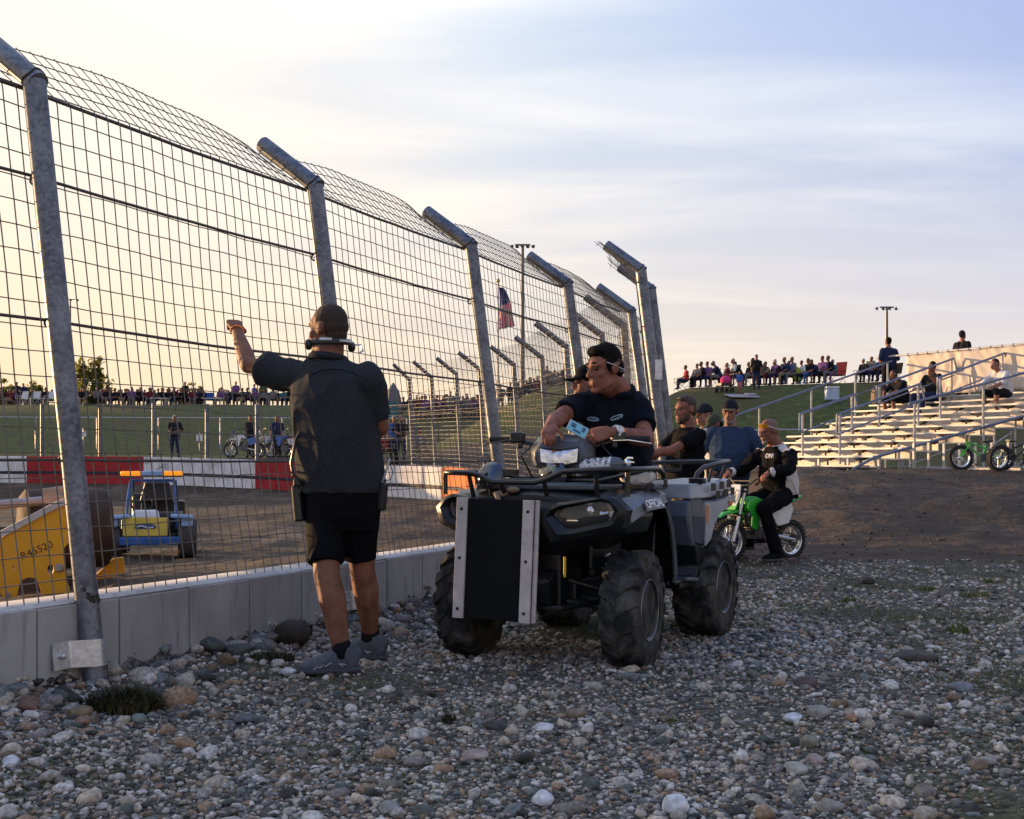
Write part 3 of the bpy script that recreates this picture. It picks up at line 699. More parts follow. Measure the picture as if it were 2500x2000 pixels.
SEC = [('orange_length', 1290, 1500, M_ORNG), ('white_length', 1200, 1290, M_WHITE), ('orange_length', 1085, 1200, M_ORNG), ('white_length', 745, 1085, M_WHITE), ('red_length', 627, 745, M_RED), ('white_length', 354, 627, M_WHITE), ('red_length', 69, 354, M_RED), ('white_length', -700, 69, M_WHITE)]
ss = np.arange(0, facc[-1] - .3, .3); pxs = np.array([px_of(q) for q in ss]); pxs = np.minimum.accumulate(pxs)
def wall_piece(name, lo, hi, m):
    s0 = np.interp(-hi, -pxs, ss); s1 = np.interp(-lo, -pxs, ss)
    if s1 - s0 < .2: return
    k = max(2, int((s1 - s0) / .4)); b = MB(); rings = []
    for q in np.linspace(s0 + .004, s1 - .004, k):
        c, t, n_ = falong(q); zt = float(wall_top(c[1])); zb = zt - 1.3
        f = c + n_ * .1; bk = c - n_ * .1
        rings.append([(*f, zb), (*f, zt - .02), (*(c + n_ * .08), zt), (*bk, zt), (*bk, zb)])
    b.rings(rings); b.build(name, m, fwall, smooth=0)
    d = MB(); rings = []
    for q in np.linspace(s0, s1, k):
        c, t, n_ = falong(q); zt = float(wall_top(c[1])) - .60; f = c + n_ * .103; rings.append([(*f, zt - .11), (*(f + n_ * .012), zt - .1), (*(f + n_ * .012), zt - .0), (*f, zt + .01)])
    d.rings(rings); d.build('rub_rail', M_STRIPE, fwall, smooth=0)
for nm, lo, hi, m in SEC: wall_piece(nm, lo, hi, m)
# wheel-scrub marks on the white length
sc_ = MB(); r = random.Random(12); c, t, n_ = falong(float(np.interp(-385, -pxs, ss)))
for k in range(9):
    a0 = Vector((*(c + n_ * .104 + t * r.uniform(-1.2, .8)), float(wall_top(c[1])) - r.uniform(.08, .5))); d = Vector((t[0], t[1], 0)) * r.uniform(-1, 1) + Vector((0, 0, r.uniform(-.25, .15)))
    sc_.tube([a0, a0 + d * .4 + Vector((0, 0, r.uniform(-.05, .05))), a0 + d * .8], .008, 4)
sc_.build('scuff_marks', M_STRIPE, fwall, smooth=0)

ff = thing('catch_fence', 'far catch fence with small bent posts curving round the turn', 'fence', (0, 0, 0))
FPOST = []
for i, (x, y) in enumerate(FAR[:9]):
    a, b_ = FAR[max(0, i - 1)], FAR[i + 1]; ang = math.atan2(b_[0] - a[0], b_[1] - a[1]); FPOST.append((x, y, ang))
fz = [float(outer(np.array([p[0] + .3]), np.array([p[1]]))[0]) for p in FPOST]
# at the turn the arms lean in over the track
def post_far(p, z, r_=.06):
    return make_post(ff, (p[0], p[1]), p[2], False, H=2.95, zg=z, r=r_, lean=.06, armh=.62, armv=.46)
for p, z in zip(FPOST, fz): post_far(p, z)
allp = [(POST[-1][0], POST[-1][1], POST[-1][2])] + FPOST; az = [0.] + fz
for i in range(len(allp) - 1):
    A, B = allp[i], allp[i + 1]; ln = math.hypot(B[0] - A[0], B[1] - A[1])
    mesh_panel(ff, A, B, A[2], B[2], 2.95, .06, .42 if i < 2 else .1, int(ln / .1), .126, armh=.6, armv=.45, wr=.0032, zgA=az[i], zgB=az[i + 1], seed=50 + i, off=.09)
for h in (1.1, 1.8, 2.5): cable(ff, h, .03, 5, .01, allp, .06, az)
# lower straight fence on towards the left
lf = thing('mesh_fence', 'plain straight mesh fence on grey poles along the far wall', 'fence', (0, 0, 0))
LP_ = FAR[8:18]; lz = [float(wall_top(p[1])) - .06 for p in LP_]
for i, (p, z) in enumerate(zip(LP_, lz)):
    MB().tube([(p[0], p[1], z - .3), (p[0], p[1], z + 2.15)], .075, 12).build('pole', M_GALV, lf)
for i in range(len(LP_) - 1):
    A, B = LP_[i], LP_[i + 1]; b = MB(); ln = math.hypot(B[0] - A[0], B[1] - A[1]); n_ = int(ln / .15)
    a3, b3 = Vector((*A, lz[i])), Vector((*B, lz[i + 1]))
    for k in range(n_): q = a3.lerp(b3, (k + .5) / n_); b.tube([q, q + Vector((0, 0, 2.1))], .0028, 4, cap=False)
    for k in range(15): b.tube([a3 + Vector((0, 0, .1 + k * .14)), b3 + Vector((0, 0, .1 + k * .14))], .0028, 4, cap=False)
    b.tube([a3 + Vector((0, 0, 2.12)), b3 + Vector((0, 0, 2.12))], .012, 6); b.tube([a3 + Vector((0, 0, 1.)), b3 + Vector((0, 0, 1.))], .012, 6)
    b.build('wire_panel', M_WIRE, lf, smooth=0)
# ------------------------------------------------------------------ the quad bike (local: +x image right, -y forward, z up)
K_PLAS = mat('black_quad_plastic', (.006, .0075, .010), .34, vscale=5, bump=.12, bscale=320, spec=.38, col2=(.034, .031, .029), thresh=(.52, .86), detail=9)
K_GREY = mat('slate_quad_plastic', (.055, .07, .095), .38, vscale=5, col2=(.10, .10, .10), thresh=(.5, .85), detail=9, bump=.05, bscale=300, spec=.5)
K_SILV = mat('silver_quad_plastic', (.17, .19, .22), .34, var=.15, vscale=7, spec=.5, bump=.05, bscale=300)
K_TAIL = mat('pale_tail_plastic', (.33, .34, .37), .36, var=.2, vscale=6, bump=.05, bscale=300)
K_STEEL = mat('black_powder_coat', (.014, .014, .015), .33, var=.3, vscale=18, spec=.5)
K_RUB = mat('tyre_rubber', (.014, .014, .015), .8, var=.35, vscale=9, bump=.3, bscale=70, col2=(.10, .093, .083), thresh=(.44, .74), spec=.3)
K_GRIP = mat('grip_rubber', (.012, .012, .013), .7, bump=.3, bscale=200)
K_RIM = mat('black_steel_rim', (.016, .017, .02), .28, .3, var=.3, vscale=9)
K_CHROME = mat('chrome', (.7, .7, .72), .12, 1., var=.08)
K_LENS = mat('lamp_lens', (.8, .84, .88), .05, 0., var=.02, trans=.0, coat=1.)
def glassy():
    m = bpy.data.materials.new('clear_lamp_cover'); m.use_nodes = True; b = m.node_tree.nodes['Principled BSDF']
    nt = m.node_tree; n = nt.nodes; t = n.new('ShaderNodeBsdfTransparent'); t.inputs[0].default_value = (.93, .95, .97, 1); g = n.new('ShaderNodeBsdfGlossy'); g.inputs['Roughness'].default_value = .03
    f = n.new('ShaderNodeFresnel'); f.inputs[0].default_value = 1.5; x = n.new('ShaderNodeMixShader'); nt.links.new(f.outputs[0], x.inputs[0]); nt.links.new(t.outputs[0], x.inputs[1]); nt.links.new(g.outputs[0], x.inputs[2]); nt.links.new(x.outputs[0], n['Material Output'].inputs['Surface']); n.remove(b)
    return m
K_GLASS = glassy()
K_REFL = mat('lamp_reflector', (.62, .64, .68), .16, 1., var=.25, vscale=30, bump=.4, bscale=40)
K_WOOD = mat('weathered_white_wood', (.52, .47, .45), .7, var=.16, vscale=14, bump=.3, bscale=60)
K_BOARD = mat('black_rubber_sheet', (.006, .006, .007), .8, spec=.2, var=.3, vscale=5, bump=.15, bscale=120)
K_ORNG = mat('amber_plastic', (.75, .22, .02), .3); K_YEL = mat('yellow_tube', (.8, .5, .02), .4)
K_WHT = mat('white_decal', (.72, .73, .76), .4, var=.06); K_DARK = mat('black_decal', (.01, .01, .012), .4)
K_SEAT = mat('seat_vinyl', (.014, .014, .016), .5, bump=.3, bscale=160)
K_SPRING = mat('white_spring', (.65, .66, .68), .35, .3)
K_SCREW = mat('dark_screw', (.03, .028, .03), .5, .7)
K_MUD = mat('dry_mud', (.13, .1, .075), .9, bump=.6, bscale=60)
quad = thing('quad_bike', 'black and silver official quad bike with racks and a rubber push board in front', 'quad bike', (.512, 7.13, 0), R(-27))

def mirror(poly): return [(-x, y) for x, y in reversed(poly)]
def wheel(x, y, side, width, rad, steer=0., name='wheel'):
    hub = bpy.data.objects.new(name, None); link(hub, quad); hub.location = (x, y, rad - .015); hub.rotation_euler = (0, 0, steer)
    Mx = Matrix.Rotation(R(90) * side, 4, 'Y')                 # local z of the lathe points outwards
    w2 = width / 2; b = MB()
    pr = [(.158, -w2 * .86), (.18, -w2 * .98), (.225, -w2 * 1.06), (rad * .84, -w2 * 1.02), (rad * .925, -w2 * .86), (rad * .955, -w2 * .45), (rad * .96, 0), (rad * .955, w2 * .45), (rad * .925, w2 * .86), (rad * .84, w2 * 1.02), (.225, w2 * 1.06), (.18, w2 * .98), (.158, w2 * .86)]
    b.lathe(pr, 48, Mx, closed=False)
    n = 17
    for k in range(n):                                          # knobby tread: swept chevron bars and shoulder blocks
        for s in (-1, 1):
            a0 = 2 * math.pi * (k + (.5 if s > 0 else 0)) / n
            def pt(w, rr, da): a = a0 + da; return Vector((rr * math.cos(a), rr * math.sin(a), s * w))
            for (wa, wb, da, db, h0, h1, wd) in ((.03, .62, .05, -.10, .985, 1.0, .034), (.62, .97, -.10, -.17, 1.0, .955, .042), (.97, 1.09, -.17, -.19, .955, .83, .036)):
                q = []
                for (w_, d_, h_) in ((wa, da, h0), (wb, db, h1)):
                    o_ = wd / rad
                    lo = rad * (.93 if w_ < .9 else .85 if w_ < 1.05 else .78)
                    q.append([pt(w_ * w2, lo, d_ - o_ * 1.15), pt(w_ * w2, rad * h_, d_ - o_ * .75), pt(w_ * w2 * (1.04 if w_ > .9 else 1), rad * h_, d_ + o_ * .75), pt(w_ * w2, lo, d_ + o_ * 1.15)])
                t = MB(); t.rings(q); b.add(t.v, t.f, Mx)
    b.build('tyre', K_RUB, hub, smooth=28)
    r = MB()
    r.lathe([(.162, -w2 * .86), (.168, -w2 * .93), (.15, -w2 * .8), (.14, -.0), (.142, w2 * .55), (.157, w2 * .8), (.17, w2 * .92), (.165, w2 * .98), (.155, w2 * .93), (.146, w2 * .78), (.128, w2 * .3), (.1, w2 * .05), (.085, w2 * .12), (.06, w2 * .2), (.052, w2 * .44), (.02, w2 * .5), (.001, w2 * .5)], 32, Mx)
    for k in range(4):
        a = R(45 + 90 * k); r.add(*_prim(lambda t: t.cyl((.072 * math.cos(a), .072 * math.sin(a), w2 * .1), (.072 * math.cos(a), .072 * math.sin(a), w2 * .38), .012, seg=6)), Mx)
    for k in range(6):                                          # slots pressed in the disc read as raised ribs
        a = R(60 * k + 15); r.add(*_prim(lambda t: t.box((.115 * math.cos(a), .115 * math.sin(a), w2 * .2), (.05, .03, .02), Matrix.Rotation(a, 3, 'Z'))), Mx)
    ro = r.build('rim', K_RIM, hub, smooth=35)
    e = MB(); Mi = Mx.to_3x3(); e.tube([Mi @ Vector((.168 * math.cos(a), .168 * math.sin(a), w2 * .97)) for a in np.linspace(0, 2 * math.pi, 40, endpoint=False)], .0026, 6, closed=True); e.build('rim_lip', mat('worn_rim_edge', (.3, .31, .33), .35, .7), ro)
    return hub
def _prim(f):
    t = MB(); f(t); return t.v, t.f
wheel(-.50, -.665, -1, .20, .33, R(4)); wheel(.51, -.665, 1, .20, .33, R(4)); wheel(-.49, .66, -1, .255, .33); wheel(.51, .66, 1, .255, .33)

# chassis, engine, underside
b = MB()
b.box((0, 0, .40), (.42, 1.5, .14)); b.box((0, -.1, .56), (.36, .7, .3)); b.box((0, -.72, .52), (.34, .3, .42)); b.box((0, .6, .55), (.4, .5, .3)); b.box((0, -.9, .44), (.3, .16, .16), (R(20), 0, 0))
b.build('chassis', K_PLAS, quad, smooth=0, bevel=.02)
for y in (-.66, .66):
    for s in (-1, 1):
        t = MB(); t.tube([(s * .14, y - .13, .36), (s * .40, y, .31)], .019, 8); t.tube([(s * .14, y + .13, .36), (s * .40, y, .31)], .019, 8); t.tube([(s * .16, y - .1, .47), (s * .40, y, .40)], .015, 8); t.tube([(s * .12, y, .38), (s * .44, y, .335)], .024, 10)
        t.box((s * .415, y, .35), (.05, .07, .14)); t.build('suspension_arm', K_STEEL, quad)
        t = MB(); t.tube([(s * .39, y + .05, .37), (s * .27, y + .05, .74)], .02, 10); sh = t.build('shock_absorber', K_STEEL, quad)
        t = MB(); a, c = Vector((s * .375, y + .05, .42)), Vector((s * .285, y + .05, .70)); ax = (c - a).normalized(); x = ax.cross(Vector((0, 1, 0))).normalized(); yy = ax.cross(x)
        t.tube([a.lerp(c, q) + (x * math.cos(q * 44) + yy * math.sin(q * 44)) * .034 for q in np.linspace(0, 1, 90)], .006, 6); t.build('coil_spring', K_SPRING if y < 0 else K_STEEL, sh)
t = MB(); t.tube([(-.40, -.55, .36), (-.2, -.93, .33), (.2, -.93, .33), (.40, -.55, .36)], .016, 8); t.build('front_bumper_bar', K_STEEL, quad)

# front body: nose, hood, headlight bezels
b = MB()
def nose(z, hw, yf, yb): return [(-hw, yb, z), (-hw * .93, yf + .09, z), (-hw * .55, yf, z), (hw * .55, yf, z), (hw * .93, yf + .09, z), (hw, yb, z)]
b.rings([nose(.60, .26, -.86, -.6), nose(.70, .47, -.93, -.62), nose(.745, .585, -.955, -.62), nose(.83, .61, -.96, -.60), nose(.905, .575, -.93, -.56), nose(.925, .52, -.90, -.55)])
b.build('front_fascia', K_PLAS, quad, smooth=30, bevel=.012)
b = MB()
def hood(y, hw, z, dz): return [(-hw, y, z - .07), (-hw * .93, y, z - .005), (-hw * .5, y, z + dz), (0, y, z + dz + .012), (hw * .5, y, z + dz), (hw * .93, y, z - .005), (hw, y, z - .07), (0, y, z - .09)]
b.rings([hood(-.92, .45, .925, .005), hood(-.86, .53, .945, .012), hood(-.66, .56, .965, .02), hood(-.45, .52, .975, .03), hood(-.22, .36, 1.0, .05), hood(-.1, .22, 1.03, .06)])
b.build('hood', K_PLAS, quad, smooth=40, bevel=.01)
tr = MB(); tr.box((0, -.66, .985), (.74, .40, .03)); tr.box((0, -.66, 1.0), (.5, .3, .018)); tr.build('rack_tray', K_GREY, quad, smooth=0, bevel=.012)
for s in (-1, 1):
    f = lambda pl: [(s * x, z) for x, z in (pl if s > 0 else reversed(pl))]
    M = Matrix.Translation((0, -1.0, 0)) @ Matrix.Rotation(R(90), 4, 'X')      # outline XZ, sweeping to -y
    # raised bezel ring round each lamp
    outer_ = [(.105, .80), (.14, .875), (.20, .905), (.47, .945), (.525, .925), (.585, .868), (.555, .775), (.52, .76), (.30, .712), (.16, .69)]
    inner_ = [(.165, .835), (.185, .858), (.24, .878), (.44, .918), (.485, .905), (.51, .866), (.49, .82), (.47, .808), (.29, .766), (.245, .768)]
    vs, fs = [], []; n = len(outer_)
    def yy_(x): return -.965 + .10 * max(0, abs(x) - .30) ** 1.0 * 1.6
    for (ox, oz), (ix, iz) in zip(outer_, inner_):
        vs += [(s * ox, yy_(ox) + .06, oz), (s * ox, yy_(ox) - .016, oz), (s * (ox * .45 + ix * .55), yy_(ix) - .034, oz * .45 + iz * .55), (s * ix, yy_(ix) - .012, iz), (s * ix, yy_(ix) + .03, iz)]
    for i in range(n):
        j = (i + 1) % n
        for k in range(4): fs.append((i * 5 + k, i * 5 + k + 1, j * 5 + k + 1, j * 5 + k))
    bz_ = MB(); bz_.add(vs, fs); bz_.build('headlight_bezel', K_PLAS, quad, smooth=40)
    lamp = MB(); vs = [(s * x, yy_(x) + .028, z) for x, z in inner_]; lamp.add(vs + [(s * .33, .0 - .90, .842)], [(i, (i + 1) % n, n) for i in range(n)]); lo = lamp.build('headlight', mat('lamp_interior', (.34, .34, .35), .3, .9, var=.5, vscale=40), quad, smooth=0)
    rf = MB(); rf.box((s * .275, -.945, .825), (.075, .02, .05), (R(-24), 0, 0)); rf.build('low_beam', K_CHROME, lo, smooth=0, bevel=.008)
    rf = MB(); rf.lathe([(.001, .02), (.028, .012), (.040, -.015), (.042, -.02)], 18, Matrix.Translation((s * .365, -.925, .862)) @ Matrix.Rotation(R(90), 4, 'X')); rf.build('reflector_bowl', K_REFL, lo)
    rf = MB(); rf.box((s * .44, -.90, .868), (.055, .02, .06), (R(-18), 0, s * R(20))); rf.build('side_lamp', K_REFL, lo, smooth=0, bevel=.008)
    cv = MB(); cv.add([(s * x, yy_(x) - .004, z) for x, z in inner_] + [(s * .335, yy_(.335) - .014, .842)], [(i, (i + 1) % n, n) for i in range(n)]); cv.build('lamp_cover', K_GLASS, lo, smooth=50)

# fenders: front arches with flared edge, rear arches; swept sections
def arch(name, s, secs, m, thick=.012):
    """secs: list of (y, x_in, z_in, x_mid, z_mid, x_out, z_out, x_lip, z_lip)"""
    vs, fs = [], []
    for q in secs:
        y = q[0]; vs += [(s * q[k], y + (q[9] if len(q) > 9 and k > 4 else 0), q[k + 1]) for k in (1, 3, 5, 7)]
    for i in range(len(secs) - 1):
        for k in range(3): fs.append((i * 4 + k, i * 4 + k + 1, (i + 1) * 4 + k + 1, (i + 1) * 4 + k))
    b = MB(); b.add(vs, fs); o = b.build(name, m, quad, smooth=40); solidify(o, thick, -1 if s > 0 else 1)
    if name == 'front_fender':
        li = MB(); li.add([(x - s * .016, y - .018, z - .015) for x, y, z in vs], fs); li.build('fender_liner', K_PLAS, o, smooth=40)
    return o
for s in (-1, 1):
    ff_ = arch('front_fender', s, [(-.86, .40, .90, .50, .915, .575, .86, .575, .80), (-.74, .38, .945, .53, .945, .605, .90, .61, .855), (-.52, .36, .965, .52, .965, .60, .925, .605, .88), (-.34, .34, .97, .50, .97, .585, .945, .59, .90), (-.27, .33, .965, .47, .965, .56, .93, .57, .87), (-.17, .32, .9, .45, .88, .545, .79, .57, .745), (-.09, .30, .78, .42, .74, .535, .62, .56, .59), (-.04, .28, .62, .40, .56, .525, .48, .55, .455), (-.02, .27, .52, .38, .46, .515, .415, .53, .40)], K_SILV)
    fl = MB(); fl.tube([(s * .575, -.86, .80), (s * .612, -.74, .853), (s * .607, -.52, .878), (s * .592, -.34, .898), (s * .572, -.26, .868), (s * .572, -.17, .743), (s * .562, -.09, .588), (s * .552, -.04, .453), (s * .532, -.02, .398)], .0036, 6); fl.build('fender_edge', K_SILV, ff_)
    iw = MB(); iw.box((s * .33, -.62, .72), (.02, .44, .36)); iw.box((s * .36, -.22, .55), (.22, .03, .45), (R(-14), 0, 0)); iw.build('inner_fender', K_PLAS, quad, smooth=0, bevel=.01)
    # footwell floor
    fw = MB(); fw.box((s * .36, .14, .40), (.30, .44, .03)); fw.box((s * .47, .16, .375), (.16, .26, .035)); fw.box((s * .27, .1, .55), (.03, .5, .3), (0, s * R(8), 0)); fw.tube([(s * .52, -.03, .40), (s * .54, .14, .40), (s * .52, .30, .41)], .02, 8)
    fw.build('footwell', K_PLAS, quad, smooth=0, bevel=.012)
    mg = MB(); mg.rings([[(s * .40, .26, .62), (s * .56, .30, .61), (s * .585, .40, .60), (s * .40, .34, .62)], [(s * .42, .31, .48), (s * .56, .35, .47), (s * .575, .42, .48), (s * .42, .37, .48)], [(s * .42, .27, .375), (s * .55, .31, .37), (s * .565, .37, .385), (s * .42, .32, .38)]]); mg.build('mud_guard', K_PLAS, quad, smooth=30, bevel=.01)
    fp = MB(); fp.prism([(-.08, -.12), (.085, -.10), (.10, .09), (-.02, .14), (-.08, .12)], .026, Matrix.Translation((s * .49, .18, .392)) @ Matrix.Rotation(R(-6), 4, 'X')); fp.build('foot_pad', K_GREY, quad, smooth=0, bevel=.008)
    # rear side: step-faced panel, fender wrap and tail
    pts_ = [(.545, .245), (.575, .34), (.585, .80), (.56, 1.04), (.20, 1.08), (.20, .30)]
    pl = [(s * x, y) for x, y in (pts_ if s > 0 else reversed(pts_))]
    rb = MB()
    lo_, hi_ = [], []
    for (x, y) in pts_:
        lo_.append((s * x, y, .90)); hi_.append((s * (x - .03), y + (.015 if y < .4 else 0), .955))
    rb.rings([[(s * .545, .245, .895), (s * .585, .36, .895), (s * .60, .80, .905), (s * .575, 1.07, .935), (s * .2, 1.10, .935), (s * .2, .28, .895)], [(s * .525, .275, .99), (s * .555, .37, .99), (s * .57, .78, .995), (s * .545, 1.05, 1.015), (s * .2, 1.07, 1.015), (s * .2, .30, .99)]])
    rb.build('rear_deck_side', K_TAIL, quad, smooth=0, bevel=.012)
    fp_ = MB(); fp_.rings([[(s * .20, .235, .885), (s * .53, .225, .885), (s * .54, .26, .885), (s * .20, .30, .885)], [(s * .20, .20, .80), (s * .54, .195, .79), (s * .555, .25, .79), (s * .20, .30, .80)], [(s * .22, .22, .62), (s * .545, .25, .60), (s * .56, .30, .60), (s * .22, .33, .62)]])
    fp_.build('rear_fender_front', K_GREY, quad, smooth=30, bevel=.012)
    rf_ = MB(); rf_.rings([[(s * .535, .255, .893), (s * .58, .36, .893), (s * .555, .36, .893), (s * .50, .27, .893)], [(s * .548, .255, .79), (s * .60, .37, .78), (s * .57, .37, .78), (s * .51, .27, .79)], [(s * .552, .30, .62), (s * .595, .40, .60), (s * .565, .40, .60), (s * .52, .31, .62)]]); rf_.build('rear_fender_corner', K_GREY, quad, smooth=0, bevel=.008)
    arch('rear_fender', s, [(.37, .42, .885, .52, .885, .598, .87, .60, .60), (.44, .42, .885, .52, .885, .605, .87, .612, .64), (.52, .42, .89, .52, .888, .61, .87, .615, .745), (.66, .42, .895, .52, .893, .612, .875, .618, .805), (.85, .42, .905, .52, .905, .605, .89, .612, .825), (1.08, .42, .925, .50, .925, .578, .91, .585, .86), (1.12, .42, .915, .48, .9, .55, .88, .555, .85)], K_TAIL)
    lr = MB(); lr.box((s * .602, .395, .80), (.012, .026, .11), (0, 0, s * R(8))); lr.build('amber_reflector', K_ORNG, quad, smooth=0, bevel=.004)
    tl = MB(); tl.box((s * .617, .86, .852), (.012, .05, .035)); tl.build('tail_marker', K_ORNG, quad, smooth=0, bevel=.004)
    # chequered decal on the tail
    ck = MB()
    for i in range(6):
        for j in range(2):
            if (i + j) % 2 == 0: ck.box((s * (.609 - .022 * (i / 6) ** 2 + .002 * j), .50 + i * .095 + j * .002, .965 - j * .055 + i * .004), (.004, .09, .05), (0, 0, 0))
    ck.build('chequer_decal', K_DARK, quad, smooth=0)
    la = MB(); la.box((s * .545, -.34, 1.005), (.09, .05, .045), (0, 0, s * R(-10))); lo = la.build('work_light', K_PLAS, quad, smooth=0, bevel=.006)
    la = MB(); la.box((s * .547, -.367, 1.008), (.07, .006, .026), (0, 0, s * R(-10))); la.build('work_light_lens', K_LENS, lo, smooth=0)
    ra = MB(); ra.box((s * .535, .40, 1.005), (.1, .06, .035)); ra.build('rack_latch', K_PLAS, quad, smooth=0, bevel=.006)
    hd = MB(); hd.box((s * .5, -.40, .985), (.16, .2, .035)); hd.build('fender_pod', K_GREY, quad, smooth=0, bevel=.01)
# OFFICIAL lettering on both front fenders
for s in (-1, 1):
    Mf = frame(Vector((s * .612, -.61, .893)), (0, s * 1, .03 * s), (s * -.42, 0, .9))
    bk = MB(); bk.add([Mf @ Vector((x, y, .004)) for x, y in ((-.15, -.033), (.15, -.033), (.15, .033), (-.15, .033))], [(0, 1, 2, 3)]); bko = bk.build('decal_backing', K_GREY, quad, smooth=0)
    text_mesh('OFFICIAL', .066, 'official_lettering', K_WHT, quad, Mf @ Matrix.Translation((0, 0, .0065)), .0012, True, .95)

# seat and tank
b = MB(); b.loft([((0, -.12, 1.0), .10, .06), ((0, .0, .965), .13, .08), ((0, .2, .90), .16, .1), ((0, .45, .90), .17, .1), ((0, .62, .95), .16, .1), ((0, .68, .98), .12, .08)], (1, 0, 0), 18, p=3); b.build('seat', K_SEAT, quad, smooth=60)
b = MB(); b.box((0, .1, .74), (.42, .75, .25), taper=.75); b.build('side_panel', K_GREY, quad, smooth=0, bevel=.03)
# rear deck and rack
b = MB(); b.box((0, .78, .955), (.5, .6, .06)); b.box((0, .78, .99), (.42, .5, .02)); b.build('rear_deck', K_TAIL, quad, smooth=0, bevel=.012)
b = MB()
b.tube([(.50, .44, .985), (.512, .47, 1.05), (.53, .55, 1.09), (.56, .76, 1.115), (.575, .96, 1.128), (.55, 1.035, 1.13), (.48, 1.06, 1.13), (.2, 1.02, 1.125), (0, 1.0, 1.12), (-.2, 1.02, 1.125), (-.48, 1.06, 1.13), (-.55, 1.035, 1.13), (-.575, .96, 1.128), (-.56, .76, 1.115), (-.53, .55, 1.09), (-.512, .47, 1.05), (-.50, .44, .985)], .016, 10)
for s in (-1, 1):
    b.tube([(s * .5, .98, .99), (s * .54, 1.02, 1.12)], .013, 8); b.tube([(s * .54, .62, 1.0), (s * .55, .70, 1.11)], .011, 8)
    b.tube([(s * .22, 1.02, 1.12), (s * .215, 1.02, 1.07), (s * .12, 1.0, 1.065), (s * .1, 1.0, 1.12)], .011, 8)
b.tube([(-.4, 1.06, .99), (-.4, 1.04, 1.125)], .012, 8); b.tube([(.4, 1.06, .99), (.4, 1.04, 1.125)], .012, 8)
b.build('rear_rack', K_STEEL, quad, smooth=60)
# front rack
b = MB()
b.tube([(-.545, -.28, .97), (-.545, -.33, 1.04), (-.545, -.42, 1.065), (-.545, -.86, 1.065), (-.52, -.93, 1.065), (-.46, -.94, 1.064), (-.36, -.94, 1.06), (-.30, -.945, 1.05), (-.215, -.95, 1.012), (.05, -.95, 1.012), (.12, -.95, 1.03), (.215, -.945, 1.072), (.36, -.93, 1.08), (.50, -.93, 1.085), (.56, -.91, 1.085), (.575, -.85, 1.085), (.57, -.42, 1.085), (.565, -.33, 1.06), (.56, -.28, .98)], .0155, 10)
for x in (-.545, .57):
    b.tube([(x, -.90, .94), (x, -.90, 1.07)], .014, 8); b.tube([(x * .97, -.55, .96), (x * .99, -.55, 1.07)], .012, 8)
for x in (-.16, .10, -.36, .40): b.tube([(x, -.90, .93), (x * 1.02, -.945, 1.02 if abs(x) < .2 else 1.06)], .013, 8)
b.tube([(-.545, -.62, 1.062), (-.3, -.62, 1.02), (.3, -.62, 1.02), (.57, -.62, 1.08)], .012, 8); b.tube([(-.545, -.42, 1.062), (-.3, -.42, 1.03), (.3, -.42, 1.03), (.57, -.42, 1.08)], .012, 8)
b.build('front_rack', K_STEEL, quad, smooth=60)
# handlebar with headlight pod, turned a little to the left
hb = bpy.data.objects.new('handlebar', None); link(hb, quad); hb.location = (0, -.40, 1.16); hb.rotation_euler = (0, 0, R(17))
b = MB(); b.tube([(-.47, .05, .10), (-.33, .01, .10), (-.2, -.02, .07), (-.1, -.02, .03), (.1, -.02, .03), (.2, -.02, .07), (.33, .01, .10), (.47, .05, .10)], .0125, 10); b.build('bar', K_STEEL, hb)
for s in (-1, 1):
    b = MB(); b.tube([(s * .34, .012, .10), (s * .46, .047, .10), (s * .475, .052, .10)], [.0185, .0185, .02], 12); b.build('grip', K_GRIP, hb)
    b = MB(); b.box((s * .30, -.005, .11), (.08, .075, .065), (0, 0, s * R(12))); b.box((s * .28, -.03, .08), (.03, .03, .07)); b.build('switch_block', K_STEEL, hb, smooth=0, bevel=.01)
    b = MB(); b.tube([(s * .27, -.05, .09), (s * .36, -.065, .092), (s * .47, -.03, .075), (s * .49, -.022, .072)], [.008, .007, .006, .009], 8, flat=.6); b.build('brake_lever', K_CHROME if s > 0 else K_STEEL, hb)
b = MB()
def pod(y, w_, zt, zb): return [(-w_ * .92, y, zb + .02), (-w_ * 1.02, y, zb + .06), (-w_, y, zt - .07), (-w_ * .72, y, zt - .012), (0, y, zt), (w_ * .72, y, zt - .012), (w_, y, zt - .07), (w_ * 1.02, y, zb + .06), (w_ * .92, y, zb + .02), (0, y, zb)]
b.rings([pod(-.225, .105, .075, -.06), pod(-.215, .125, .09, -.075), pod(-.15, .15, .115, -.085), pod(-.05, .165, .13, -.07), pod(.06, .15, .12, -.03), pod(.12, .1, .09, .0)])
po = b.build('headlight_pod', K_GREY, hb, smooth=40, bevel=.006); po.location = (-.025, .02, .0); po.scale = (1.14, 1, 1)
b = MB(); b.add([(-.1, -.232, .042), (-.06, -.234, .034), (0, -.236, .026), (.06, -.234, .034), (.1, -.232, .042), (.092, -.236, -.035), (.045, -.24, -.05), (0, -.242, -.055), (-.045, -.24, -.05), (-.092, -.236, -.035), (0, -.246, -.01)], [(i, (i + 1) % 10, 10) for i in range(10)]); ln = b.build('lens', K_REFL, hb, smooth=60); ln.location = (-.025, .02, .0); ln.scale = (1.14, 1, 1)
b = MB(); b.tube([(-.1, -.23, .045), (0, -.234, .03), (.1, -.23, .045), (.094, -.234, -.038), (0, -.24, -.06), (-.094, -.234, -.038)], .006, 6, closed=True); q = b.build('lens_frame', K_PLAS, hb); q.location = (-.025, .02, 0); q.scale = (1.14, 1, 1)
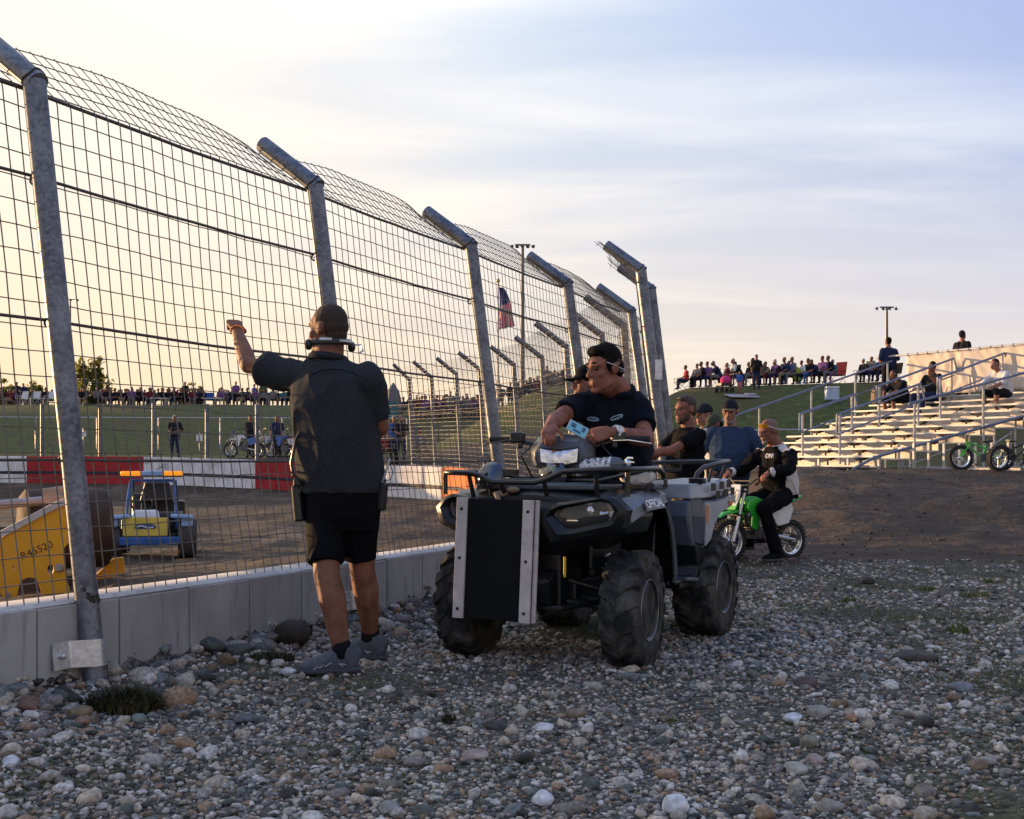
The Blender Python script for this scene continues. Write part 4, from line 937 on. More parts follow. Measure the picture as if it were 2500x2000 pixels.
b = MB(); b.lathe([(.05, -.1), (.045, .0), (.03, .05)], 12, Matrix.Translation((0, .02, -.06))); b.tube([(-.2, -.05, .07), (-.26, -.12, .0), (-.2, -.1, -.12), (-.1, 0, -.2)], .006, 6); b.tube([(.2, -.05, .07), (.28, -.1, -.02), (.2, -.06, -.13), (.1, 0, -.2)], .006, 6); b.build('steering_stem', K_STEEL, hb)
# push board: rubber sheet between two white battens
pb = bpy.data.objects.new('push_board', None); link(pb, quad); pb.location = (-.152, -1.03, .59); pb.rotation_euler = (R(-2), R(1.6), R(6))
b = MB(); b.box((0, 0, 0), (.43, .022, .66)); b.build('rubber_sheet', K_BOARD, pb, smooth=0, bevel=.004)
for x, w_ in ((-.2, .062), (.19, .062), (.232, .024)):
    b = MB(); b.box((x, -.022 if x < .22 else .006, 0), (w_, .021, .665)); st = b.build('white_batten', K_WOOD, pb, smooth=0, bevel=.004)
    if w_ > .05:
        for z in (-.28, .0, .27): s2 = MB(); s2.lathe([(.001, 0), (.009, 0), (.009, .003), (.001, .004)], 10, Matrix.Translation((x + .004 * z, -.033, z)) @ Matrix.Rotation(R(90), 4, 'X')); s2.build('screw', K_SCREW, st)
b = MB(); b.tube([(-.16, .04, .2), (-.13, .1, .24)], .018, 8); b.tube([(.16, .04, .2), (.13, .1, .24)], .018, 8); b.box((0, .03, -.1), (.36, .03, .08)); b.build('board_bracket', K_STEEL, pb)
b = MB(); b.tube([(.21, -.91, .50), (.212, -.912, .61)], .0075, 8); b.build('yellow_tube', K_YEL, quad)
# round spot lamp clamped on the front rack
sp = bpy.data.objects.new('spot_lamp', None); link(sp, quad); sp.location = (-.27, -.86, 1.045)
b = MB(); b.lathe([(.001, -.075), (.03, -.07), (.06, -.04), (.075, 0), (.078, .01)], 20, Matrix.Rotation(R(66), 4, 'X')); b.build('lamp_bowl', mat('cream_lamp_shell', (.34, .30, .25), .35), sp)
b = MB(); b.lathe([(.078, .006), (.082, .012), (.074, .02), (.055, .034), (.03, .042), (.001, .045)], 20, Matrix.Rotation(R(66), 4, 'X')); b.build('lamp_glass', mat('dark_lamp_glass', (.09, .10, .12), .1, .8), sp)
b = MB(); b.tube([(0, .0, -.07), (.0, .02, -.11)], .016, 8); b.box((.11, .02, .02), (.09, .05, .035)); b.build('lamp_bracket', K_STEEL, sp)
b = MB(); b.ell((-.19, -.90, .945), (.05, .03, .02)); b.tube([(-.2, -.93, .95), (-.17, -.955, .91), (-.15, -.97, .87)], .014, 8); b.ell((-.11, -.9, .97), (.04, .03, .018)); b.build('tan_strap', mat('tan_webbing', (.3, .22, .14), .8), quad)

# ------------------------------------------------------------------ things carried on the racks
def on_quad(o, loc, rot=(0, 0, 0)):
    M = Matrix.Translation((.512, 7.13, 0)) @ Matrix.Rotation(R(-27), 4, 'Z') @ Matrix.Translation(loc) @ Euler(rot).to_matrix().to_4x4(); o.matrix_basis = M; return o
X_RED = mat('extinguisher_paint', (.09, .1, .12), .3, var=.2); X_LAB = mat('extinguisher_label', (.7, .72, .75), .45, var=.25, vscale=40, col2=(.08, .1, .16), thresh=(.55, .6))
ex = thing('fire_extinguisher', 'small fire extinguisher with a printed label lying across the front rack', 'extinguisher')
b = MB(); b.lathe([(.001, -.155), (.03, -.152), (.04, -.14), (.042, -.1), (.042, .11), (.034, .14), (.018, .155), (.016, .17), (.001, .17)], 20, Matrix.Rotation(R(90), 4, 'Y')); b.build('bottle', X_RED, ex)
b = MB(); b.lathe([(.0428, -.09), (.0428, .095)], 20, Matrix.Rotation(R(90), 4, 'Y')); lb = b.build('label_wrap', X_LAB, ex)
for k in range(5):
    t = MB()
    for j in range(7): an = R(20 + j * 15); t.box((-.075 + k * .036, -.0432 * math.cos(an), .0432 * math.sin(an)), (.018 + .008 * ((k * j) % 3), .0012, .005), (R(90) - an, 0, 0))
    t.build('print', K_DARK if k % 2 else K_GREY, lb, smooth=0)
b = MB(); b.ell((.185, 0, .0), (.024, .02, .022)); b.tube([(.17, 0, .015), (.19, 0, .03), (.22, 0, .026)], .006, 8); b.tube([(.17, 0, -.01), (.2, 0, .008), (.225, 0, .0)], .005, 8); b.build('valve_head', K_CHROME, ex)
b = MB(); b.ell((-.165, 0, 0), (.03, .033, .033)); b.build('end_cap', K_CHROME, ex)
on_quad(ex, (.235, -.52, 1.105), (0, R(-4), R(3)))
pu = thing('gear_pouch', 'black shiny visor lying on the front rack beside the extinguisher', 'visor')
b = MB(); b.rings([[(math.cos(a) * r_ * 1.35, math.sin(a) * r_, z) for a in np.linspace(R(15), R(165), 12)] + [(math.cos(a) * (r_ - .012) * 1.35, math.sin(a) * (r_ - .012), z) for a in np.linspace(R(165), R(15), 12)] for r_, z in ((.085, -.045), (.1, 0), (.085, .045), (.05, .075))]); b.build('visor_shell', mat('smoked_visor', (.015, .015, .02), .08, spec=.7, coat=1.), pu, smooth=50)
b = MB(); b.tube([(-.11, .03, -.03), (-.05, .11, -.03), (.05, .11, -.03), (.11, .03, -.03)], .012, 6); b.build('strap', K_GRIP, pu)
on_quad(pu, (.02, -.60, 1.045), (0, 0, R(150)))
wb = thing('white_bag', 'crumpled white bag tucked under the front rack rail', 'bag')
b = MB(); b.ell((0, 0, .0), (.085, .06, .05)); b.ell((.05, .03, -.005), (.06, .06, .045)); o = organic('bag', b, .008, 2, mat('white_cloth', (.6, .58, .58), .8), wb, wr=.012, wscale=16)
b = MB(); b.ell((-.05, -.05, .012), (.018, .012, .022)); b.build('dark_print', K_DARK, wb)
on_quad(wb, (.475, -.56, 1.045))
# ------------------------------------------------------------------ people
def skin(name, c):
    m = mat(name, c, .62, var=.3, vscale=16, bump=.25, bscale=140, spec=.3, detail=10)
    b = m.node_tree.nodes['Principled BSDF']; b.inputs['Subsurface Weight'].default_value = .08; b.inputs['Subsurface Radius'].default_value = (.9, .35, .2); b.inputs['Subsurface Scale'].default_value = .01
    return m
S_TAN = skin('tanned_skin', (.20, .085, .052)); S_FAIR = skin('fair_skin', (.27, .125, .085)); S_RUDDY = skin('ruddy_skin', (.235, .092, .063))
def cloth(name, c, var=.18, b=.25): return mat(name, c, .9, var=var, vscale=70, bump=b, bscale=420, spec=.08)
C_CHAR = cloth('charcoal_heather', (.030, .034, .041), .2); C_BLACK = cloth('black_cloth', (.006, .006, .008)); C_NAVY = cloth('navy_polo', (.007, .009, .016)); C_BLUE = cloth('slate_blue_tee', (.028, .05, .10)); C_KHAKI = cloth('khaki_cloth', (.2, .17, .12)); C_WHITE = cloth('white_cloth_shirt', (.55, .55, .57)); C_GREY = cloth('grey_cloth', (.2, .2, .22)); C_DENIM = cloth('dark_denim', (.035, .05, .09))
H_DARK = mat('dark_hair', (.006, .0048, .004), .8, vscale=60, var=.5, bump=.3, bscale=400, spec=.12); H_BROWN = mat('brown_hair', (.05, .028, .016), .6, vscale=60, var=.5, bump=.6, bscale=260); H_GREY = mat('grey_stubble', (.3, .28, .27), .8, vscale=90, var=.4, bump=.5, bscale=400); H_GREYBEARD = mat('grey_beard', (.24, .22, .21), .8, vscale=90, var=.5, bump=.8, bscale=300)
EYE = mat('eye_dark', (.02, .015, .012), .15); P_SHOE = mat('grey_shoe_knit', (.075, .085, .105), .8, vscale=40, var=.3, bump=.4, bscale=300); P_SOLE = mat('shoe_sole', (.05, .055, .07), .8); P_SOCK = cloth('black_sock', (.012, .012, .014)); P_BAND = mat('orange_wristband', (.85, .25, .04), .5)

def basis(fwd, up=(0, 0, 1)):
    f = Vector(fwd).normalized(); r = f.cross(Vector(up)).normalized(); u = r.cross(f); M = Matrix.Identity(3)
    for i in range(3): M[i][0], M[i][1], M[i][2] = r[i], f[i], u[i]
    return M
def head_geo(b, C, Rm, s=1., neck=None, nr=.057):
    T = lambda x, y, z: C + Rm @ (Vector((x, y, z)) * s)
    E = lambda c, r: b.ell(T(*c), tuple(q * s for q in r), Rm, 14, 9)
    E((0, -.014, .035), (.077, .098, .095)); E((0, .028, -.045), (.061, .070, .085)); E((0, .03, .03), (.068, .066, .06))
    E((0, .076, -.106), (.027, .022, .02)); b.cone(T(-.05, .012, -.075), T(-.014, .08, -.112), .018 * s, .014 * s, 8); b.cone(T(.05, .012, -.075), T(.014, .08, -.112), .018 * s, .014 * s, 8)
    b.cone(T(0, .088, .014), T(0, .110, -.028), .0095 * s, .0135 * s, 8); E((-.013, .099, -.034), (.009, .011, .008)); E((.013, .099, -.034), (.009, .011, .008))
    b.cone(T(-.048, .073, .026), T(-.012, .090, .024), .011 * s, .011 * s, 8); b.cone(T(.048, .073, .026), T(.012, .090, .024), .011 * s, .011 * s, 8)
    E((-.042, .058, -.024), (.024, .022, .024)); E((.042, .058, -.024), (.024, .022, .024))
    b.cone(T(-.02, .094, -.064), T(.02, .094, -.064), .0085 * s, .0085 * s, 8); b.cone(T(-.017, .092, -.077), T(.017, .092, -.077), .009 * s, .009 * s, 8)
    for k in (-1, 1): E((k * .078, -.010, -.002), (.010, .021, .032)); E((k * .084, -.020, .004), (.007, .014, .026))
    if neck is not None: b.cone(T(0, -.022, -.07), neck, nr * s, nr * 1.15 * s, 14)
    return T
def hand_geo(b, W, d, n, th, s=1., curl=(25, 35, 25), spread=.03, thumb=(.5, .75, .35), tcurl=25):
    """palm, four unequal fingers and a thumb; d along the fingers, n out of the palm, th towards the thumb"""
    d = Vector(d).normalized(); n = Vector(n); n = (n - d * n.dot(d)).normalized(); th = Vector(th); th = (th - d * th.dot(d) - n * th.dot(n)).normalized()
    b.loft([(W - d * .01 * s, .024 * s, .018 * s), (W + d * .03 * s, .036 * s, .0165 * s), (W + d * .07 * s, .043 * s, .0145 * s), (W + d * .095 * s, .041 * s, .0125 * s)], th, 14, p=2.6)
    for i, (o, l) in enumerate(((.030, .075), (.0105, .084), (-.0095, .078), (-.028, .060))):
        k = W + d * (.092 - .004 * abs(i - 1)) * s + th * o * s; dd = (d + th * (o * spread * 20)).normalized(); p = k; a = 0; r = .0098 * s * (1 if i < 3 else .88)
        c3 = curl[i] if isinstance(curl[0], (list, tuple)) else curl
        for j, q in enumerate((.46, .30, .24)):
            a += R(c3[j]); e = p + (dd * math.cos(a) + n * math.sin(a)) * l * q * s; b.cone(p, e, r, r * .92, 9, 2); p = e; r *= .92
    k = W + d * .022 * s + th * .030 * s; v = (d * thumb[0] + th * thumb[1] + n * thumb[2]).normalized(); e = k + v * .042 * s; b.cone(k - v * .01, e, .0145 * s, .0115 * s, 9, 2); v2 = (v * math.cos(R(tcurl)) + (d * .7 + n * .5).normalized() * math.sin(R(tcurl))).normalized(); b.cone(e, e + v2 * .034 * s, .0112 * s, .009 * s, 9, 2)
def limb_arm(b, S, E, W, s=1.):
    b.cone(S, E, .050 * s, .040 * s, 12); m = E.lerp(W, .28); b.cone(E, m, .041 * s, .044 * s, 12); b.cone(m, W, .044 * s, .027 * s, 12); b.ell(E, .041 * s)
def limb_leg(b, Hp, K, A, s=1., back=None):
    b.cone(Hp, K, .085 * s if Hp is not K else .056 * s, .058 * s, 14); m = K.lerp(A, .32); bk = Vector(back or (0, -1, 0)) * .018 * s; b.cone(K, m + bk * .8, .055 * s, .058 * s, 14); b.cone(m + bk * .8, A, .058 * s, .036 * s, 14); b.ell(m + bk * 1.4, (.043 * s, .045 * s, .09 * s))
def eyes(parent, T, s=1.):
    for k in (-1, 1): e = MB(); e.ell(T(k * .032, .079, .008), .0115 * s, None, 10, 6); e.build('eye', EYE, parent)
def shoe(parent, A, toe, up=(0, 0, 1), s=1., m=None, name='shoe', L=.28, ank=.1, zsole=0.):
    """A is the ankle joint, toe gives the pointing direction on the ground"""
    f = Vector(toe); f.z = 0; f.normalize(); r = f.cross(Vector((0, 0, 1))); g = Vector((A.x, A.y, zsole)); P = lambda a, z, o=0: g + f * a * L + Vector((0, 0, z * s)) + r * o
    b = MB(); b.loft([(P(-.30, .055), .030 * s, .05 * s, Vector((0, 0, 0)) + r), (P(-.24, .06), .037 * s, .060 * s, r), (P(-.05, .066), .040 * s, .064 * s, r), (P(.18, .055), .045 * s, .052 * s, r), (P(.42, .042), .047 * s, .036 * s, r), (P(.6, .034), .042 * s, .028 * s, r), (P(.7, .028), .026 * s, .018 * s, r)], r, 14, p=2.3)
    b.cone(P(-.06, .07), P(-.03, ank), .046 * s, .043 * s, 12, 1)
    o = organic(name, b, .009, 3, m or P_SHOE, parent)
    so = MB(); so.loft([(P(-.33, .014), .030 * s, .014 * s), (P(-.25, .014), .040 * s, .016 * s), (P(.1, .014), .041 * s, .016 * s), (P(.42, .014), .050 * s, .016 * s), (P(.62, .016), .044 * s, .014 * s), (P(.73, .022), .024 * s, .01 * s)], r, 14, p=4); so.build('sole', P_SOLE, o, smooth=60)
    return o
def cap_hat(parent, T, Rm, s, m, m2, name='cap'):
    b = MB(); E = lambda c, r: b.ell(T(*c), tuple(q * s for q in r), Rm, 18, 12); E((0, -.008, .058), (.086, .104, .084)); b.tube([T(math.cos(a) * .0855, -.008 + math.sin(a) * .1035, .05) for a in np.linspace(0, 2 * math.pi, 24, endpoint=False)], .008 * s, 6, closed=True)
    o = organic(name, b, .008, 3, m, parent); br = MB(); vs, n = [], 11
    for z in (0, -.006):
        for i in range(n):
            a = R(20 + 140 * i / (n - 1)); x, y = math.cos(a), math.sin(a); vs.append(T(x * .08, -.005 + y * .098, .047 + z)); vs.append(T(x * .072, .02 + y * .158, .034 + z - .014 * abs(x) ** 2))
    fs = [(2 * i, 2 * i + 2, 2 * i + 3, 2 * i + 1) for i in range(n - 1)] + [(2 * n + 2 * i, 2 * n + 2 * i + 1, 2 * n + 2 * i + 3, 2 * n + 2 * i + 2) for i in range(n - 1)] + [(2 * i + 1, 2 * i + 3, 2 * n + 2 * i + 3, 2 * n + 2 * i + 1) for i in range(n - 1)]
    br.add(vs, fs); br.build('brim', m2, o, smooth=60); return o
def root_at(label, loc, group=None): return thing('person', label, 'person', loc, 0, group)
def torso(b, secs, N=18): b.loft([(c, w, d, r) for c, w, d, r in secs], secs[0][3], N, p=2.5)
def sleeve(b, S, E, r0, r1, t=.7): b.cone(S, S, r0, r0); b.tube([S, S.lerp(E, t * .5), S.lerp(E, t)], [r0, (r0 + r1) / 2, r1], 16)

# ---- the man at the fence, seen from behind, left fist on the wire
F0 = Vector((-.98, 6.2, 0)); m1 = root_at('tall man in a charcoal shirt and black shorts gripping the fence, seen from behind', F0)
q = lambda px, py, Y: at(px, py, Y) - F0
C = q(800, 806, 6.2); Rm = basis((-.86, .50, .0)); neck = q(802, 880, 6.17); LS, RS = q(722, 912, 6.27), q(893, 920, 6.1)
LE, LW = q(607, 892, 6.42), q(578, 806, 6.66); RE, RW = q(930, 1040, 6.22), q(880, 1085, 6.45)
PV = q(836, 1205, 6.22); LH, RH = q(797, 1215, 6.25), q(876, 1215, 6.19); LK, RK = q(797, 1400, 6.1), q(884, 1388, 6.3); LA, RA = q(833, 1585, 6.06), q(904, 1545, 6.46)
rS = (RS - LS).normalized(); rH = (RH - LH).normalized(); bk = Vector((.45, -.85, 0)); up = Vector((0, 0, 1))
b = MB(); T = head_geo(b, C, Rm, 1.08, neck, .066); limb_arm(b, LS, LE, LW, 1.16); limb_arm(b, RS, RE, RW, 1.16)
torso(b, [(PV - up * .06, .16, .12, rH), (PV + up * .1, .17, .13, rH), (PV.lerp(neck, .6), .18, .13, rS), (PV.lerp(neck, .85), .17, .11, rS), (neck - up * .01, .08, .08, rS)])
b.cone(LH - up * .02, LK, .088, .070, 14); b.cone(RH - up * .02, RK, .088, .070, 14); limb_leg(b, LK, LK, LA, 1.26, bk); limb_leg(b, RK, RK, RA, 1.26, bk)
hd = (q(566, 770, 6.80) - LW).normalized(); hand_geo(b, LW, hd, (-.25, .45, -.75), (.75, .35, .1), 1.14, (70, 75, 45), .0, (.55, .5, .55), 50)
hand_geo(b, RW, (-.5, .6, -.1), (-.2, .2, -1), (.3, 1, .2), 1.1, (30, 40, 30)); b.cone(LA, LA + Vector((-.06, -.01, -.08)), .036, .022, 10); b.cone(RA, RA + Vector((-.06, .03, -.085)), .036, .022, 10)
organic('body', b, .0062, 3, S_TAN, m1)
hb_ = MB(); E_ = lambda c, r: hb_.ell(T(*c), tuple(v * 1.06 for v in r), Rm, 16, 10)
E_((0, -.018, .044), (.0792, .0972, .0898)); E_((0, -.042, .015), (.0752, .0762, .062)); E_((0, -.052, -.03), (.061, .057, .05)); organic('hair', hb_, .006, 2, mat('cropped_brown_hair', (.032, .018, .011), .85, vscale=60, var=.4, bump=.2, bscale=500), m1, fine=.0012)
b = MB(); spn = lambda t: PV.lerp(neck, t); fw = Vector((-.36, .93, 0)) * .02
hem = PV + up * .015
torso(b, [(hem - up * .012, .222, .165, rH), (hem + up * .04, .226, .172, rH), (spn(.3), .230, .176, rH), (spn(.5), .238, .174, rS), (spn(.7), .246, .166, rS), (spn(.84), .232, .142, rS), (spn(.93), .165, .11, rS), (spn(.99), .088, .083, rS)], 24)
b.cone(LS - up * .03, neck - up * .045, .078, .085, 14); b.cone(RS - up * .035, neck - up * .045, .082, .085, 14); sleeve(b, LS - up * .02, LE, .086, .096, .68); sleeve(b, RS - up * .02, RE, .098, .082, .80)
sh = organic('shirt', b, .010, 4, C_CHAR, m1, wr=.014, wscale=5.2, wdir=(1.25, 1.25, .62))
b = MB(); b.tube([neck + (rS * math.cos(a) * .092 + Vector((-rS.y, rS.x, 0)) * math.sin(a) * .088) + up * (.012 - .012 * math.sin(a)) for a in np.linspace(0, 2 * math.pi, 20, endpoint=False)], .019, 8, closed=True, flat=1.); b.build('collar', C_CHAR, sh)
b = MB(); b.tube([neck + (rS * math.cos(a) * .0 + up * 0) + rS * .255 * x - up * (.06 + .1 * x * x) - fw * 9 for x in np.linspace(-.6, .6, 5) for a in (0,)], .003, 4); b.build('yoke_seam', C_BLACK, sh)
b = MB(); torso(b, [(PV + up * .09, .195, .15, rH), (PV - up * .02, .206, .16, rH), (PV - up * .11, .205, .155, rH), (PV - up * .2, .19, .12, rH)]); 
hemL, hemR = q(793, 1376, 6.12), q(876, 1364, 6.28)
b.tube([LH - up * .05, LH.lerp(hemL, .6), hemL], [.118, .108, .099], 18); b.tube([RH - up * .05, RH.lerp(hemR, .6), hemR], [.116, .104, .092], 18); organic('shorts', b, .010, 3, C_BLACK, m1, wr=.009, wscale=6, wdir=(1.3, 1.3, .5))
b = MB(); b.tube([LW + (Vector((1, 0, .1)) * math.cos(a) + hd.cross(Vector((1, 0, .1))).normalized() * math.sin(a)) * .036 - hd * .012 for a in np.linspace(0, 2 * math.pi, 18, endpoint=False)], .0055, 6, closed=True, flat=1.); b.build('wristband', P_BAND, m1)
for A, tv, zz in ((LA, (-1, -.25, 0), ground_z(-.92, 6.06)), (RA, (-1, .22, 0), ground_z(-.8, 6.46))):
    s_ = shoe(m1, A, tv, s=1.12, L=.31, ank=.115, zsole=zz + .012); b = MB(); b.cone(A - up * .04, A + up * .035, .052, .050, 14, 1); b.build('sock', P_SOCK, m1)
    f = Vector(tv).normalized(); rr = -f.cross(up); l = MB()
    for k in range(3): l.tube([Vector((A.x, A.y, zz)) + f * (.045 + .03 * k) + up * (.082 - .007 * k) + rr * .045, Vector((A.x, A.y, zz)) + f * (.09 + .03 * k) + up * (.055 - .006 * k) + rr * .055], .002, 4)
    l.add(*_prim(lambda t: t.tube([Vector((A.x, A.y, zz)) - f * .02 + up * .062 + rr * .0485, Vector((A.x, A.y, zz)) + f * .02 + up * .066 + rr * .0485, Vector((A.x, A.y, zz)) - f * .005 + up * .052 + rr * .050], .0025, 4))); l.build('shoe_stripes', C_WHITE, s_)
# headset slung round his neck, radio, holster and cord
E_BLK = mat('black_electronics', (.014, .014, .016), .4, var=.3); E_SIL = mat('silver_electronics', (.42, .47, .52), .3, .4)
hs_ = thing('headset', 'black and silver radio headset hanging round the neck of the man at the fence', 'headset', F0)
nk = q(806, 838, 6.17); fN = Vector((-.5, .86, 0)); rN = Vector((.86, .5, 0)); P_ = lambda a, r_=.1, z=0: nk + (rN * math.cos(a) * r_ * 1.15 + fN * math.sin(a) * r_) + up * z
b = MB(); b.tube([P_(a, .098, .004 * math.cos(a)) for a in np.linspace(R(-175), R(-5), 16)], .011, 8, flat=1.6); b.build('neck_band', E_BLK, hs_)
b = MB(); b.tube([P_(a, .108, .010) for a in np.linspace(R(-135), R(-105), 6)], .009, 6); b.build('silver_label', E_SIL, hs_); b = MB(); b.tube([P_(a, .108, .004) for a in np.linspace(R(-85), R(-40), 6)], .0085, 6); b.build('silver_label', E_SIL, hs_)
for a in (R(-178), R(0)): b = MB(); b.ell(P_(a, .108, -.014), (.022, .028, .03)); b.build('ear_cup', E_BLK, hs_)
b = MB(); b.tube([P_(R(5), .125, .0), P_(R(0), .155, -.0), P_(R(-8), .16, -.035), P_(R(-14), .135, -.05)], .005, 6); b.build('mic_boom', E_SIL, hs_)
ra = thing('two_way_radio', 'black two-way radio with aerial on the right hip of the man at the fence', 'radio', F0)
c = q(932, 1212, 6.17); b = MB(); b.box(c, (.05, .05, .15), (0, R(6), R(-20))); b.build('radio_case', E_BLK, ra, smooth=0, bevel=.008); b = MB(); b.tube([c + Vector((.0, 0, .07)), c + Vector((.014, -.02, .10)), c + Vector((.045, -.01, .205))], [.008, .007, .0055], 8); b.build('aerial', E_SIL, ra)
b = MB(); b.tube([c + Vector((.012, -.02, .085)), c + Vector((.05, -.03, .09)), c + Vector((.062, -.02, .13)), c + Vector((.045, 0, .17))], .0028, 5); b.build('wire_loop', E_BLK, ra)
po = thing('belt_pouch', 'black belt pouch on the left hip of the man at the fence', 'pouch', F0)
c = q(733, 1228, 6.2); b = MB(); b.box(c, (.055, .09, .20), (0, R(-7), R(-20)), .95); b.box(c + Vector((-.005, -.01, .11)), (.05, .08, .05)); b.build('pouch_body', E_BLK, po, smooth=0, bevel=.012)
b = MB(); b.tube([q(735, 1050, 6.12), q(722, 1075, 6.1), q(711, 1130, 6.08), q(716, 1160, 6.08), q(732, 1172, 6.1), q(738, 1185, 6.15), q(730, 1210, 6.16)], .009, 8); b.build('coiled_cord', E_BLK, po)

# ---- the man sitting on the quad, leaning over the bars with a phone
Q0 = Vector((.585, 7.2, 0)); m2 = root_at('dark haired man in a navy polo shirt sitting on the quad and looking left', Q0)
q = lambda px, py, Y: at(px, py, Y) - Q0
C = q(1476, 902, 6.90); fh = Vector((-.83, -.52, -.10)); Rm = basis(fh); neck = q(1506, 950, 7.03)
LS, RS = q(1416, 988, 7.02), q(1552, 986, 7.14); LE, LW = q(1362, 1022, 6.76), q(1343, 1040, 6.585); RE, RW = q(1578, 1072, 6.86), q(1492, 1055, 6.70)
PV = q(1498, 1196, 7.27); rS = (RS - LS).normalized(); rH = Vector((.95, -.3, 0)).normalized()
LH, RH = PV - rH * .12 - up * .02, PV + rH * .12 - up * .02
ex_, ey_ = Vector((math.cos(R(27)), -math.sin(R(27)), 0)), Vector((math.sin(R(27)), math.cos(R(27)), 0)); QO = Vector((.512, 7.13, 0)) - Q0
ql = lambda x, y, z: QO + ex_ * x + ey_ * y + up * z
LK, RK = ql(-.33, -.10, .86), ql(.33, -.10, .86); LA, RA = ql(-.37, .12, .50), ql(.37, .12, .50)
b = MB(); T = head_geo(b, C, Rm, 1.12, neck, .070); limb_arm(b, LS, LE, LW, 1.2); limb_arm(b, RS, RE, RW, 1.2)
torso(b, [(PV - up * .08, .16, .13, rH), (PV + up * .1, .18, .15, rH), (PV.lerp(neck, .6), .19, .14, rS), (PV.lerp(neck, .85), .17, .11, rS), (neck - up * .01, .085, .08, rS)])
b.cone(LH, LK, .09, .065, 14); b.cone(RH, RK, .09, .065, 14); limb_leg(b, LK, LK, LA, 1.1, ey_); limb_leg(b, RK, RK, RA, 1.1, ey_)
hand_geo(b, LW, (-.10, -.70, -.36), (.05, .45, -.85), (1, -.1, -.1), 1.08, ((44, 48, 25), (40, 50, 28), (36, 52, 30), (34, 54, 30)), .05, (.5, .65, .5), 30)
hand_geo(b, RW, (-.90, -.10, -.22), (-.12, .75, -.55), (-.05, .3, .95), 1.14, ((22, 42, 30), (32, 48, 34), (40, 52, 36), (48, 55, 38)), .035, (.75, .45, .35), 20)
organic('body', b, .0062, 2, S_RUDDY, m2)
eyes(m2, T, 1.12)
hb_ = MB(); E_ = lambda c, r: hb_.ell(T(*c), tuple(v * 1.12 for v in r), Rm, 16, 10)
E_((0, -.016, .056), (.078, .093, .088)); E_((0, -.05, .005), (.071, .066, .078)); E_((0, .045, .098), (.06, .045, .034)); E_((-.058, .0, .03), (.022, .04, .05)); E_((.058, .0, .03), (.022, .04, .05)); organic('hair', hb_, .0065, 2, H_DARK, m2, fine=.004)
b = MB()
for k in (-1, 1): b.tube([T(k * .046, .081, .036), T(k * .03, .093, .040), T(k * .014, .094, .034)], .004, 6)
b.build('eyebrows', H_DARK, m2)
b = MB(); spn = lambda t: PV.lerp(neck, t)
torso(b, [(PV - up * .02, .215, .175, rH), (PV + up * .08, .232, .195, rH), (spn(.4), .24, .198, rH), (spn(.6), .245, .18, rS), (spn(.78), .24, .155, rS), (spn(.9), .20, .125, rS), (spn(.98), .095, .09, rS)], 24)
b.cone(LS - up * .02, neck - up * .05, .085, .09, 14); b.cone(RS - up * .02, neck - up * .05, .09, .09, 14); sleeve(b, LS - up * .01, LE, .090, .084, .66); sleeve(b, RS - up * .01, RE, .090, .084, .68)
sh = organic('polo_shirt', b, .010, 4, C_NAVY, m2, wr=.012, wscale=6, wdir=(1.1, 1.1, .8))
fS = rS.cross(up) * -1; fS = Vector((rS.y, -rS.x, 0)).normalized()
b = MB(); b.tube([neck + (rS * math.cos(a) * .098 + fS * math.sin(a) * (.10 if math.sin(a) > 0 else .085)) + up * (.012 - (.055 * math.sin(a) if math.sin(a) > 0 else .02 * math.sin(a))) for a in np.linspace(0, 2 * math.pi, 20, endpoint=False)], .02, 8, closed=True); b.build('collar', C_NAVY, sh)
E_LOGO = mat('pale_blue_thread', (.38, .55, .68), .7, vscale=120, var=.5)
for (px, py, w_) in ((1450, 1022, 28), (1508, 1018, 30)):
    c = q(px, py, 6.855); lg = MB(); rr = random.Random(px)
    ringp = [c + Vector((w_ / 2 / 409 * math.cos(a), .012 * math.cos(a) * 0, .011 * math.sin(a) + (.012 * math.cos(a) if px > 1480 else -.003 * math.cos(a)))) for a in np.linspace(0, 2 * math.pi, 20, endpoint=False)]
    lg.tube(ringp, .0022, 5, closed=True)
    for k in range(7): x = (k - 3) * w_ / 9 / 409; z0 = (x * .6 if px > 1480 else -x * .1); lg.tube([c + Vector((x, 0, z0 - .006)), c + Vector((x + .004, 0, z0 + .006 * rr.random())), c + Vector((x + .007, 0, z0 - .002))], .0017, 4)
    o = lg.build('chest_logo', E_LOGO, sh, smooth=0); sw = o.modifiers.new('wrap', 'SHRINKWRAP'); sw.target = sh; sw.wrap_method = 'PROJECT'; sw.use_project_y = True; sw.use_project_z = False; sw.use_negative_direction = True; sw.use_positive_direction = True; sw.offset = .002; sw.wrap_mode = 'ABOVE_SURFACE'
b = MB(); torso(b, [(PV + up * .04, .19, .16, rH), (PV - up * .05, .2, .165, rH), (PV - up * .12, .18, .15, rH)]); b.tube([LH, LK, LK.lerp(LA, .25), LA], [.112, .088, .082, .068], 16); b.tube([RH, RK, RK.lerp(RA, .25), RA], [.112, .088, .082, .068], 16); organic('trousers', b, .011, 3, C_BLACK, m2, wr=.01, wscale=7)
for A in (LA, RA): shoe(m2, A + up * 0, -ey_, s=1.1, L=.3, zsole=A.z - .085, m=C_BLACK)
W_WHITE = mat('white_watch', (.72, .73, .76), .25, .2)
d = (RW - RE).normalized(); c = RW - d * .035; x = d.cross(up).normalized(); y = x.cross(d)
b = MB(); b.tube([c + (x * math.cos(a) * .040 + y * math.sin(a) * .037) for a in np.linspace(0, 2 * math.pi, 18, endpoint=False)], .012, 8, closed=True); wt = b.build('watch', W_WHITE, m2)
